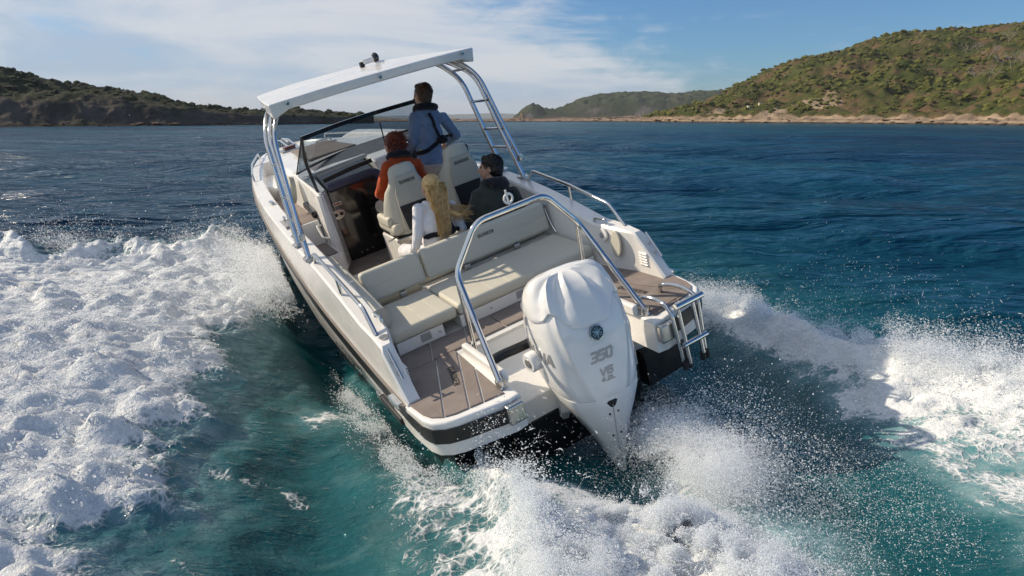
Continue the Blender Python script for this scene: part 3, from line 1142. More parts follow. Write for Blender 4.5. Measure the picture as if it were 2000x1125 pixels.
# ------------------------------------------------------------------ scrub, trees, boulders on the shores
def lump_mesh(sub, seed, squash=0.75, amp=0.32):
    bm = bmesh.new()
    bmesh.ops.create_icosphere(bm, subdivisions=sub, radius=1.0)
    rnd = random.Random(seed)
    off = Vector((rnd.random() * 50, rnd.random() * 50, rnd.random() * 50))
    import mathutils
    for v in bm.verts:
        n = mathutils.noise.noise(v.co * 1.4 + off) + 0.6 * mathutils.noise.noise(v.co * 3.3 + off)
        v.co = v.co * (1 + amp * n)
        v.co.z = v.co.z * squash
        if v.co.z < -0.25:
            v.co.z = -0.25
    vs = np.array([v.co[:] for v in bm.verts])
    fs = np.array([[v.index for v in f.verts] for f in bm.faces])
    bm.free()
    return vs, fs


LUMP1 = [lump_mesh(1, k) for k in range(6)]
LUMP2 = [lump_mesh(2, 20 + k, 0.8, 0.4) for k in range(6)]
ROCKS = [lump_mesh(1, 50 + k, 0.6, 0.6) for k in range(5)]


def scatter(name, pts, sizes, mat, label_kind='stuff'):
    V = []
    Fc = []
    tone = []
    base = 0
    for (p, s) in zip(pts, sizes):
        vs, fs = LUMP1[RNG.integers(len(LUMP1))]
        a = RNG.random() * 6.28
        c, sn = math.cos(a), math.sin(a)
        q = vs * [s, s, s * RNG.uniform(0.7, 1.15)]
        q = np.stack([q[:, 0] * c - q[:, 1] * sn, q[:, 0] * sn + q[:, 1] * c, q[:, 2]], 1) + np.array(p)
        V.append(q)
        Fc.append(fs + base)
        tone.append(np.full(len(vs), RNG.random()))
        base += len(vs)
    o = mesh_np(name, np.concatenate(V), np.concatenate(Fc), mat, False, dict(tone=np.concatenate(tone)))
    tag(o, kind='stuff')
    return o


def hill_points(at, n, alo, ahi, tlo, thi, seed, thr=-0.25):
    rg = np.random.default_rng(seed)
    pts = []
    while len(pts) < n:
        ar = rg.uniform(alo, ahi)
        tr = tlo + (thi - tlo) * rg.random() ** 0.8
        p = at(ar, tr)
        j = Vector((rg.uniform(-1.2, 1.2), rg.uniform(-1.2, 1.2), 0))
        if pn(np.array([p.x * 0.06]), np.array([p.y * 0.06]), 33)[0] > thr:
            pts.append(p + j)
    return pts


pr = hill_points(at_r, 8200, 0.2, 0.95, 0.085, 1.03, 3)
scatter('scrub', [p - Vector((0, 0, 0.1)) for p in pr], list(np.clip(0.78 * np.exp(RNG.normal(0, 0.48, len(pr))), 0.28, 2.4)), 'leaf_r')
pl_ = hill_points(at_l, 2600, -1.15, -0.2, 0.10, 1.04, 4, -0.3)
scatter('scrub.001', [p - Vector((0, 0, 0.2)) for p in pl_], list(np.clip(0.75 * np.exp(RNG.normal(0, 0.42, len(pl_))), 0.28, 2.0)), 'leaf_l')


def mesh_from(name, vs, fs, mat, tone=0.5):
    me = bpy.data.meshes.new(name)
    me.from_pydata([tuple(v) for v in vs], [], [tuple(f) for f in fs])
    a = me.attributes.new('tone', 'FLOAT', 'POINT')
    a.data.foreach_set('value', np.full(len(vs), tone, np.float32))
    me.materials.append(MATS[mat])
    return me


def bush_mesh(seed, mat):
    """one shrub: several overlapping leaf clumps"""
    rnd = random.Random(seed)
    V = []
    Fc = []
    base = 0
    for k in range(7):
        vs, fs = LUMP1[rnd.randrange(len(LUMP1))]
        s = rnd.uniform(0.35, 0.65)
        off = np.array([rnd.uniform(-0.6, 0.6), rnd.uniform(-0.6, 0.6), rnd.uniform(0.05, 0.45)])
        V.append(vs * s + off)
        Fc.append(fs + base)
        base += len(vs)
    return mesh_from('shrub', np.concatenate(V), np.concatenate(Fc), mat, rnd.random())


BUSH_R = [bush_mesh(k, 'leaf_r') for k in range(5)]
BUSH_L = [bush_mesh(10 + k, 'leaf_l') for k in range(5)]


def put(name, me, loc, s, rz=0.0, sz=None):
    o = bpy.data.objects.new(name, me)
    COL.objects.link(o)
    o.location = loc
    o.scale = (s, s, sz or s)
    o.rotation_euler = (0, 0, rz)
    return o


for i, p in enumerate(hill_points(at_r, 90, 0.28, 0.80, 0.10, 1.0, 12)):
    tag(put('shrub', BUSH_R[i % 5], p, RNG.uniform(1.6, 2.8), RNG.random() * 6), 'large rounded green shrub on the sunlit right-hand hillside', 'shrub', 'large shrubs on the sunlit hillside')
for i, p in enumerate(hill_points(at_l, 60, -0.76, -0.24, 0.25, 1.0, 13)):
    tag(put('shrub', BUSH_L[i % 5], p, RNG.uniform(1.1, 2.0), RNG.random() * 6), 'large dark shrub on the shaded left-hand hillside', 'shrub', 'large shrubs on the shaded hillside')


def tree(name, p, h, mat, label, group, spread=0.42, parasol=True, seed=0):
    rnd = random.Random(seed)
    root = empty(name, p)
    bm = bmesh.new()
    lean = rnd.uniform(-0.12, 0.12)
    top = Vector((lean * h, 0, h * 0.72))
    r0 = h * 0.035
    sweep(bm, [(0, 0, -0.3), (lean * h * 0.3, 0, h * 0.35), top], circ(r0, 6))
    for k in range(4):
        a = k * 1.57 + rnd.random()
        sweep(bm, [(lean * h * 0.4, 0, h * 0.45), (lean * h + math.cos(a) * h * spread * 0.6, math.sin(a) * h * spread * 0.6, h * 0.78)], circ(r0 * 0.5, 5))
    link('trunk', bm, 'bark', root)
    V = []
    Fc = []
    base = 0
    for k in range(26):
        vs, fs = LUMP1[rnd.randrange(len(LUMP1))]
        a = rnd.random() * 6.28
        rr = h * spread * math.sqrt(rnd.random())
        s = h * rnd.uniform(0.10, 0.19)
        off = np.array([lean * h + math.cos(a) * rr, math.sin(a) * rr, h * (0.62 + rnd.uniform(-0.22, 0.26) - (0.30 * (rr / (h * spread)) ** 2 if not parasol else 0.12 * rr / (h * spread)))])
        V.append(vs * [s, s, s * 0.75] + off)
        Fc.append(fs + base)
        base += len(vs)
    c = bpy.data.objects.new('crown', mesh_from('crown', np.concatenate(V), np.concatenate(Fc), mat, rnd.random()))
    COL.objects.link(c)
    c.parent = root
    tag(root, label, 'tree', group)
    return root


for i, (ppx, hh) in enumerate(((289, 4.6), (296, 3.2), (311, 4.4), (317, 3.4), (331, 3.0), (336, 2.4), (354, 2.6), (361, 2.4), (372, 2.0), (392, 2.2), (408, 2.2), (421, 2.4), (260, 3.0), (247, 2.4))):
    ar, _s = slope_px(ppx, 200)
    tree('tree', at_l(ar, 1.0), hh, 'leaf_l', 'small dark tree standing against the sky on the left-hand ridge', 'small trees along the left ridge', 0.36, i % 2 == 0, 100 + i)
for i, ppx in enumerate((532, 541, 549, 556, 566, 574, 583, 590, 598, 604, 612, 619, 630, 641, 648, 656, 664, 672, 684, 692, 701)):
    ar, _s = slope_px(ppx, 220)
    tag(put('shrub', BUSH_L[i % 5], at_l(ar, RNG.uniform(0.85, 1.0)), RNG.uniform(0.9, 2.0), RNG.random() * 6), 'rounded dark shrub on the low headland behind the roof and windscreen', 'shrub', 'shrubs on the low left headland')


def dead_tree(p, h, seed, label):
    rnd = random.Random(seed)
    root = empty('dead_tree', p)

    def limb(bm, a, d, ln, r, depth):
        b = a + d * ln
        m = (a + b) / 2 + Vector((rnd.uniform(-1, 1), rnd.uniform(-1, 1), rnd.uniform(-1, 1))) * ln * 0.1
        sweep(bm, [a, m, b], circ(r, 5))
        if depth > 0:
            for _ in range(3):
                nd = (d + Vector((rnd.uniform(-1, 1), rnd.uniform(-1, 1), rnd.uniform(-0.5, 0.6)))).normalized()
                limb(bm, a + (b - a) * rnd.uniform(0.5, 1.0), nd, ln * 0.68, r * 0.65, depth - 1)
    bm = bmesh.new()
    limb(bm, Vector((0, 0, -0.2)), Vector((rnd.uniform(-0.3, 0.3), 0, 1)).normalized(), h * 0.4, 0.10, 0)
    link('trunk', bm, 'deadwood', root)
    for k in range(4):
        bm = bmesh.new()
        a = Vector((0, 0, h * rnd.uniform(0.2, 0.4)))
        limb(bm, a, Vector((rnd.uniform(-1, 1), rnd.uniform(-0.6, 0.6), rnd.uniform(0.15, 0.8))).normalized(), h * 0.45, 0.055, 3)
        link('branch', bm, 'deadwood', root)
    tag(root, label, 'dead tree', 'bleached dead trees on the right-hand slope')


for i, (ppx, tr, hh) in enumerate(((1905, 0.42, 6.5), (1925, 0.56, 7.0), (1950, 0.50, 6.0), (1880, 0.62, 6.0), (1972, 0.36, 7.0), (1990, 0.48, 6.0), (1935, 0.30, 5.5), (1962, 0.66, 6.0), (1900, 0.72, 5.0))):
    ar, _s = slope_px(ppx, 150)
    dead_tree(at_r(ar, tr), hh, 300 + i, 'bleached leafless tree with tangled branches on the right-hand slope')

# pale rocks along both shores and on the spit
ROCK_ME = []
for k, (vs, fs) in enumerate(ROCKS):
    me = bpy.data.meshes.new('boulder')
    me.from_pydata([tuple(v) for v in vs], [], [tuple(f) for f in fs])
    me.materials.append(MATS['spit'])
    ROCK_ME.append(me)
for i in range(150):
    ar = RNG.uniform(0.19, 0.75)
    p = at_r(ar, RNG.uniform(-0.022, 0.055) if i % 3 else RNG.uniform(-0.024, -0.008))
    tag(put('boulder', ROCK_ME[i % 5], p, RNG.uniform(0.5, 1.7), RNG.random() * 6, RNG.uniform(0.35, 1.0)), 'weathered pale boulder on the beach below the sunlit hill', 'boulder', 'boulders along the right-hand beach')
for i in range(60):
    ar = RNG.uniform(-0.10, 0.26)
    p = at_s(ar, RNG.uniform(-0.02, 0.3))
    tag(put('boulder', ROCK_ME[i % 5], p, RNG.uniform(0.5, 1.3), RNG.random() * 6, RNG.uniform(0.3, 0.7)), 'brown rock on the low spit in front of the far headland', 'boulder', 'rocks along the low spit')
for i in range(36):
    ar = RNG.uniform(-0.75, -0.2)
    p = at_l(ar, RNG.uniform(-0.02, 0.03))
    o = put('boulder', ROCK_ME[i % 5], p, RNG.uniform(0.5, 1.4), RNG.random() * 6, RNG.uniform(0.4, 0.9))
    tag(o, 'dark rock at the foot of the shaded left-hand cliff', 'boulder', 'rocks below the left-hand cliff')


# two little service huts and the driftwood piles on the right-hand shore
def hut(p, w_, d_, h_, label, door=True):
    root = empty('hut', p)
    box('wall', (-w_ / 2, -d_ / 2, -0.6), (w_ / 2, d_ / 2, h_), 'concrete', root, 0.03, 1)
    box('roof', (-w_ / 2 - 0.12, -d_ / 2 - 0.12, h_ + 0.003), (w_ / 2 + 0.12, d_ / 2 + 0.12, h_ + 0.16), 'concrete', root, 0.03, 1)
    if door:
        box('door', (-w_ * 0.18, -d_ / 2 - 0.06, 0.0), (w_ * 0.46, -d_ / 2 - 0.004, h_ * 0.86), 'greenpaint', root, 0.01, 1)
    tag(root, label, 'hut')


hut(at_r(slope_px(1465, 190)[0], 0.30) + Vector((0, 0, 0.5)), 2.8, 2.4, 2.1, 'pale hut with a dark green door on the lower right-hand hillside')
hut(at_r(slope_px(1486, 188)[0], 0.34) + Vector((0, 0, 0.7)), 1.7, 1.5, 1.5, 'smaller plain pale hut up the slope from the green door', False)


def driftwood(p, h, n, spread, label, seed):
    rnd = random.Random(seed)
    root = empty('driftwood_tipi', p)
    for k in range(n):
        a = 2 * math.pi * k / n + rnd.uniform(-0.2, 0.2)
        bm = bmesh.new()
        sweep(bm, [(math.cos(a) * spread, math.sin(a) * spread, -0.2), (math.cos(a + 3.1) * spread * 0.12, math.sin(a + 3.1) * spread * 0.12, h * rnd.uniform(0.85, 1.1))], circ(0.13, 6))
        link('pole', bm, 'drift', root)
    tag(root, label, 'driftwood')


driftwood(at_s(slope_px(1019, 230)[0], 0.5), 4.6, 16, 2.4, 'broad cone of driftwood poles on the spit beside the far rocky head', 5)
driftwood(at_s(slope_px(1257, 230)[0], 0.5), 4.2, 7, 0.8, 'narrow bundle of upright driftwood poles on the right-hand beach', 6)
bm = bmesh.new()
sweep(bm, [(-4.8, 0, 0.8), (-2, 0.2, 0.3), (2, -0.2, 0.25), (4.8, 0, 0.2)], circ(0.33, 8))
o = link('log', bm, 'deadwood')
o.location = at_s(slope_px(1217, 230)[0], 0.32)
tag(o, 'long bleached log lying on the beach between the driftwood cones', 'log')

# ------------------------------------------------------------------ the motorboat (x starboard, y forward, z up from the stern platform)
MB = Matrix(((0.84359, -0.48625, -0.22784, 0.5134), (0.46046, 0.87333, -0.15897, 4.4759), (0.27628, 0.02920, 0.96063, 0.6723), (0, 0, 0, 1)))
_rot = MB.to_3x3()
_x = _rot.col[0].normalized()
_y = (_rot.col[1] - _x * _x.dot(_rot.col[1])).normalized()
_z = _x.cross(_y)
MB = Matrix(((_x.x, _y.x, _z.x, 0.5134), (_x.y, _y.y, _z.y, 4.4759), (_x.z, _y.z, _z.z, 0.6723), (0, 0, 0, 1)))
BOAT = empty('motorboat')
BOAT.matrix_world = MB
tag(BOAT, 'white open motorboat with hard top heeling to port at speed through its own wake', 'boat')

# outline tables: half beam at the rub rail, rub rail height, gunwale height, wall foot
YT = [0.0, 0.45, 1.2, 2.3, 3.1, 4.2, 5.0, 5.8, 6.4, 7.3, 7.9, 8.3, 8.62]
HB = [1.19, 1.215, 1.215, 1.215, 1.215, 1.18, 1.14, 1.07, 0.98, 0.81, 0.62, 0.40, 0.02]
ZR = [-0.12, -0.11, -0.08, 0.00, 0.13, 0.29, 0.42, 0.54, 0.62, 0.70, 0.75, 0.78, 0.80]
ZG = [-0.02, 0.02, 0.40, 0.585, 0.67, 0.73, 0.78, 0.83, 0.86, 0.89, 0.91, 0.92, 0.93]


def tab(y, t):
    return float(np.interp(y, YT, t))


def smooth_tab(y, t):
    return (tab(y - 0.22, t) + tab(y, t) * 2 + tab(y + 0.22, t)) / 4 if 0.9 < y < 7.9 else tab(y, t)


def hb(y):
    return smooth_tab(y, HB)


def zr(y):
    return smooth_tab(y, ZR)


def zg(y):
    if y < 1.2:
        return float(np.interp(y, [0.42, 0.735, 0.92, 1.2, 1.67], [0.0, 0.345, 0.372, 0.425, 0.51]))
    return smooth_tab(max(y, 1.2), ZG)


# --- hull: one loft from the transom step to the stem
def hull_ring(y):
    b = hb(y)
    k = min(1.0, max(0.0, (y - 4.5) / 4.1))          # 0 aft .. 1 at the stem
    r = zr(y) - 0.05
    zc = -0.55 + 0.75 * k ** 1.7
    zk = -0.93 + 1.45 * k ** 2.6
    bc = b * (0.92 - 0.25 * k)
    half = [(b - 0.01, r), (b - 0.02, r - 0.12), (b * (0.97 - 0.08 * k), (r + zc) / 2), (bc, zc), (bc - 0.05 * (1 - k), zc - 0.01), (bc * 0.55, zc * 0.45 + zk * 0.55 + 0.02), (0.0, zk)]
    return [(-x, y, z) for x, z in half] + [(x, y, z) for x, z in half[:-1][::-1]]


YH = [0.80, 1.2, 1.8, 2.5, 3.2, 4.0, 4.6, 5.2, 5.8, 6.4, 6.9, 7.4, 7.8, 8.1, 8.35, 8.5, 8.6]
bm = bmesh.new()
loft(bm, [hull_ring(y) for y in YH], cap0=True)
bm.faces.ensure_lookup_table()
for f in bm.faces:
    c = f.calc_center_median()
    k = max(0.0, (c.y - 4.5) / 4.1)
    f.material_index = 1 if c.z < -0.60 + 0.75 * k ** 1.7 else 0
link('hull', bm, ['hullgrey', 'black_hull'], BOAT, 35)

# stern pods either side of the outboard (white above, black below)
for s in (-1, 1):
    poly = [(0.575, -0.04), (0.66, -0.055), (1.02, 0.02), (1.10, 0.055), (1.165, 0.12), (1.195, 0.21), (1.215, 0.46), (1.213, 0.82), (0.575, 0.82)]
    poly = [(s * x, y) for x, y in poly]
    if s < 0:
        poly = poly[::-1]
    prism('stern_pod', poly, -0.268, -0.012, 'gel', BOAT, 0.022, 3)
    low = [(s * x * (0.985 if x > 0.7 else 1), y + (0.07 if y < 0.3 else 0)) for x, y in [(0.62, 0.32), (0.70, 0.30), (1.00, 0.30), (1.10, 0.38), (1.15, 0.56), (1.15, 0.86), (0.62, 0.86)]]
    if s < 0:
        low = low[::-1]
    prism('pod_bottom', low, -0.40, -0.265, 'hullgrey', BOAT)
    step = [(s * 0.63, 0.22), (s * 1.05, 0.24), (s * 1.05, 0.86), (s * 0.63, 0.86)]
    if s < 0:
        step = step[::-1]
    prism('trim_tab', step, -0.70, -0.403, 'black_hull', BOAT)

# engine well: curved front wall, sloping floor, transom face
bm = bmesh.new()
wp = [(0.862, -0.014), (0.845, -0.018), (0.815, -0.045), (0.78, -0.12), (0.73, -0.19), (0.66, -0.235), (0.52, -0.27), (0.30, -0.32), (0.285, -0.335), (0.285, -0.50)]
loft(bm, [[(x, y, z) for y, z in wp] for x in np.linspace(-0.60, 0.60, 5)])
link('engine_well', bm, 'gel', BOAT, 50)
prism('transom', [(-0.59, 0.27), (0.59, 0.27), (0.59, 0.81), (-0.59, 0.81)], -0.86, -0.503, 'black_hull', BOAT)
for s in (-1, 1):
    box('well_coaming', (s * 0.60, 0.14, -0.012), (s * 0.545, 0.78, 0.075), 'gel', BOAT, 0.018, 3)

# rub rails, one per side, from the stern round to the stem
for s in (-1, 1):
    path = [(0.70, -0.068, -0.115), (1.00, 0.005, -0.115), (1.10, 0.045, -0.115), (1.175, 0.115, -0.115), (1.207, 0.22, -0.113)]
    path += [(hb(y), y, zr(y)) for y in (0.46, 0.7, 1.0, 1.4, 1.9, 2.4, 2.9, 3.4, 3.9, 4.4, 4.9, 5.4, 5.9, 6.4, 6.8, 7.2, 7.6, 7.9, 8.15, 8.35, 8.5, 8.6)]
    path = [(s * x, y, z) for x, y, z in path]
    q = 1 if s < 0 else -1
    bm = bmesh.new()
    sweep(bm, path, [(q * a, b) for a, b in [(0.0, -0.058), (0.030, -0.050), (0.044, -0.024), (0.044, 0.020), (0.030, 0.046), (0.0, 0.052)]], fixed_up=True)
    rr = link('rub_rail', bm, 'rubber', BOAT, 30)
    bm = bmesh.new()
    sweep(bm, path[5:], [(q * a, b) for a, b in [(0.0, 0.060), (0.028, 0.058), (0.034, 0.075), (0.022, 0.098), (-0.01, 0.104)]], fixed_up=True)
    link('rub_strip', bm, 'rubber_grey', rr, 30)
    bm = bmesh.new()
    sweep(bm, path[5:], [(q * (0.047 + 0.006 * math.cos(t)), -0.004 + 0.006 * math.sin(t)) for t in [k * math.pi / 3 for k in range(6)]], fixed_up=True)
    link('chrome_trim', bm, 'steel', rr, 50)
    box('rail_end_cap', (s * 0.585, -0.098, -0.185), (s * 0.715, 0.0, -0.040), 'steel_dull', BOAT, 0.016, 3)
    box('quarter_fender', (s * 1.165, 0.66, -0.275), (s * 1.238, 1.12, -0.205), 'rubber', BOAT, 0.02, 2)
    box('exhaust_cover', (s * 1.165, 1.13, -0.272), (s * 1.236, 1.22, -0.208), 'steel_dull', BOAT, 0.012, 2)

# gunwales with inner walls
for s in (-1, 1):
    rings = []
    for y in [0.435, 0.50, 0.60, 0.70, 0.735, 0.78, 0.92, 1.2, 1.67, 2.1, 2.53, 3.0, 3.5, 4.0, 4.5, 5.0, 5.5, 6.0, 6.5, 7.0, 7.4, 7.8, 8.1, 8.35, 8.5]:
        b = hb(y)
        g = zg(y)
        w_ = float(np.interp(y, [0.4, 0.735, 1.2, 2.5, 5.0, 7.5, 8.5], [0.115, 0.105, 0.15, 0.15, 0.15, 0.15, 0.02]))
        inx = float(np.interp(y, [0.4, 0.735, 1.17, 2.3, 4.0], [1.10, 1.09, 0.992, 0.975, 0.99]))
        out = b - 0.008
        top = b - 0.035 if y > 0.7 else b - 0.02
        ti = max(b - 0.05 - w_, 0.01)
        if y < 0.8:
            ti = inx
        inx = min(inx, ti - 0.001)
        foot = -0.004 if y < 4.2 else float(np.interp(y, [4.2, 4.6], [-0.004, 0.5]))
        low = min(zr(y) + 0.075, g - 0.002) if y > 0.6 else min(-0.02 + 0.02, g - 0.001)
        rings.append([(s * out, y, low - 0.03), (s * (out - 0.004), y, low), (s * (top + 0.004), y, g - 0.020), (s * (top - 0.012), y, g - 0.003), (s * (ti + 0.018), y, g),
                      (s * (ti + 0.002), y, g - 0.016), (s * (inx + 0.3 * (ti - inx)), y, foot + 0.35 * max(g - foot, 0.01)), (s * inx, y, foot)])
    bm = bmesh.new()
    loft(bm, rings, cap0=True, cap1=True)
    link('gunwale', bm, 'gel', BOAT, 32)

# decks: cockpit sole under the planking, side decks, foredeck
prism('cockpit_sole', [(-1.0, 0.815), (1.0, 0.815), (1.0, 4.05), (-1.0, 4.05)], -0.12, -0.016, 'nonskid', BOAT)


def plank_deck(region, cuts, z0, z1):
    """split a convex region into planks between parallel cut lines (nx, ny, list of offsets)"""
    nx, ny, offs = cuts
    L = math.hypot(nx, ny)
    nx, ny = nx / L, ny / L
    offs = [o / L for o in offs]
    bounds = [-99] + sorted(offs) + [99]
    for a, b in zip(bounds, bounds[1:]):
        p = clip(region, nx, ny, b - 0.0055)
        if len(p) >= 3:
            p = clip(p, -nx, -ny, -(a + 0.0055))
        if len(p) >= 3:
            area = 0.5 * abs(sum(p[i][0] * p[(i + 1) % len(p)][1] - p[(i + 1) % len(p)][0] * p[i][1] for i in range(len(p))))
            if area > 0.004:
                prism('deck_plank', p, z0, z1, 'teak', BOAT, 0.003, 1)


for s in (-1, 1):
    reg = [(0.655, 0.03), (1.00, 0.075), (1.075, 0.105), (1.135, 0.165), (1.165, 0.25), (1.185, 0.44), (1.095, 0.47), (1.085, 0.735), (1.0, 1.17), (0.34, 1.17), (0.345, 0.875), (0.62, 0.875), (0.62, 0.80)]
    # convex halves: aft quarter and the strip in front of the well
    aft = [(0.655, 0.03), (1.00, 0.075), (1.075, 0.105), (1.135, 0.165), (1.165, 0.25), (1.185, 0.43), (1.095, 0.475), (1.085, 0.735), (1.065, 0.875), (0.625, 0.875)]
    fwd = [(0.165, 0.882), (1.065, 0.882), (0.99, 1.168), (0.165, 1.168)]
    # seams run forward and slightly inboard, as on the photograph
    for r, offs in ((aft, [0.79 + 0.03, 0.895 + 0.03, 1.075 + 0.03]), (fwd, [0.79 + 0.03, 1.10 + 0.03])):
        plank_deck([(s * x, y) for x, y in r] if s > 0 else [(s * x, y) for x, y in r][::-1], (s * 1.0, 0.36, offs), -0.011, 0.0)
prism('deck_plank', [(-0.155, 0.882), (0.155, 0.882), (0.155, 1.168), (-0.155, 1.168)], -0.011, 0.0, 'teak', BOAT, 0.003, 1)
for a in range(6):
    x0 = -0.96 + a * 0.32
    prism('deck_plank', [(x0 + 0.006, 2.50), (x0 + 0.314, 2.50), (x0 + 0.314, 3.97), (x0 + 0.006, 3.97)], -0.011, 0.0, 'teak', BOAT, 0.003, 1)
for s in (-1, 1):
    o0 = Vector((-0.80, 0.52, 0.001)) if s < 0 else Vector((0.82, 0.50, 0.001))
    d = Vector((0.26, -0.96, 0)) if s > 0 else Vector((-0.26, -0.96, 0))
    d = d if s < 0 else Vector((0.21, -0.96, 0))
    u = d
    v = Vector((0, 0, 1)).cross(u)
    lettering('deck_lettering', 'QUARKEN', o0, u, v, 0.030, 0.042, 0.012, 0.009, 'deck_ink', BOAT)

# --- stern bench: base lockers, seat cushions, backrests
bb = [(-0.965, 1.185), (-0.56, 1.185), (-0.56, 1.80), (-0.965, 1.80)]
prism('seat_base', bb, -0.004, 0.098, 'gel', BOAT, 0.006, 2)
prism('seat_base', [(-0.40, 1.185), (0.955, 1.185), (0.955, 1.80), (-0.40, 1.80)], -0.004, 0.098, 'gel', BOAT, 0.006, 2)
for x in (-0.72, 0.18, 0.62):
    h_ = box('locker_latch', (x - 0.045, 1.178, 0.022), (x + 0.045, 1.189, 0.088), 'grey_gel', BOAT, 0.004, 1)
for x in (-0.60, -0.12, 0.26, 0.40, 0.86):
    bm = bmesh.new()
    add_tube(bm, [(x, 1.186, 0.05), (x, 1.176, 0.05)], 0.007, 0, 8)
    link('snap_button', bm, 'steel_dull', BOAT)


def cushion(name, lo, hi, mat='vinyl', puff=0.012, mtx=None, bev=0.035, parent=BOAT, seams=0, seam_axis=0):
    bm = bmesh.new()
    add_box(bm, lo, hi, bev, 3)
    ext = [hi[k] - lo[k] for k in range(3)]
    if seams:
        for k in range(1, seams + 1):
            c = lo[seam_axis] + ext[seam_axis] * k / (seams + 1)
            for off in (-0.006, 0.0, 0.006):
                no = [0, 0, 0]
                no[seam_axis] = 1
                co = [0, 0, 0]
                co[seam_axis] = c + off
                bmesh.ops.bisect_plane(bm, geom=bm.verts[:] + bm.edges[:] + bm.faces[:], plane_co=co, plane_no=no)
            for v in bm.verts:
                if abs(v.co[seam_axis] - c) < 0.002:
                    cc = [(lo[i] + hi[i]) / 2 for i in range(3)]
                    for i in range(3):
                        if i != seam_axis and abs(v.co[i] - cc[i]) > ext[i] * 0.42:
                            v.co[i] += -0.0035 if v.co[i] > cc[i] else 0.0035
    if mtx is not None:
        bm.transform(mtx)
    return link(name, bm, mat, parent, 60)


cushion('seat_cushion', (-0.985, 1.165, 0.10), (-0.415, 1.80, 0.205), seams=3)
cushion('seat_cushion', (-0.405, 1.165, 0.10), (0.955, 1.80, 0.205), seams=7)
lean = Matrix.Translation((0, 1.86, 0.2)) @ Matrix.Rotation(math.radians(-9), 4, 'X')
b1 = cushion('backrest', (-0.925, -0.055, 0.035), (-0.372, 0.055, 0.315), mtx=lean, seams=1, seam_axis=2)
b2 = cushion('backrest', (-0.360, -0.055, 0.035), (0.945, 0.055, 0.315), mtx=lean, seams=1, seam_axis=2)
nrm = lean.to_3x3() @ Vector((0, -1, 0))
upv = lean.to_3x3() @ Vector((0, 0, 1))
lettering('lettering', 'QUARKEN', lean @ Vector((0.285, -0.0565, 0.235)), (1, 0, 0), upv, 0.018, 0.030, 0.006, 0.0055, 'ink', b2, lift=0.001)
# forward facing seat behind the bench and its base
cushion('seat_cushion', (-0.42, 1.97, 0.16), (0.955, 2.46, 0.245), seams=4)
prism('seat_base', [(-0.40, 1.80), (0.955, 1.80), (0.955, 2.43), (-0.40, 2.43)], -0.004, 0.158, 'gel', BOAT, 0.01, 2)
for s, x in ((-1, -0.99), (1, 0.985)):
    tube('backrest_hinge', [(x, 1.80, 0.20), (x, 1.86, 0.26), (x, 1.93, 0.42), (x, 1.90, 0.47)], 0.013, 'steel', BOAT, 0.04)
for x in (-0.62, 0.02, 0.55):
    box('hinge_block', (x - 0.03, 1.80, 0.19), (x + 0.03, 1.845, 0.245), 'steel_dull', BOAT, 0.006)
# port lounge: long side bolster and flat cushion
bm = bmesh.new()
pts = [(-0.985, 1.30, 0.30), (-0.985, 1.8, 0.37), (-0.985, 2.3, 0.42), (-0.985, 2.62, 0.44)]
sweep(bm, round_path(pts, 0.2), [(-0.05, -0.24), (0.05, -0.24), (0.06, -0.05), (0.055, 0.06), (0.03, 0.09), (-0.03, 0.09), (-0.055, 0.06), (-0.06, -0.05)], fixed_up=True)
link('side_bolster', bm, 'vinyl', BOAT, 60)
cushion('seat_cushion', (-0.93, 1.98, 0.10), (-0.34, 2.90, 0.20), bev=0.05, seams=4, seam_axis=0)
prism('seat_base', [(-0.95, 1.97), (-0.38, 1.97), (-0.38, 2.86), (-0.95, 2.86)], -0.004, 0.098, 'gel', BOAT, 0.01, 2)

# --- helm seats on a common white box
prism('seat_pedestal', [(-0.22, 2.86), (0.92, 2.86), (0.92, 3.38), (-0.22, 3.38)], -0.004, 0.36, 'gel', BOAT, 0.025, 3)
prism('pedestal_rail', [(-0.24, 2.80), (0.94, 2.80), (0.94, 2.84), (-0.24, 2.84)], 0.345, 0.385, 'steel_dull', BOAT, 0.006, 1)


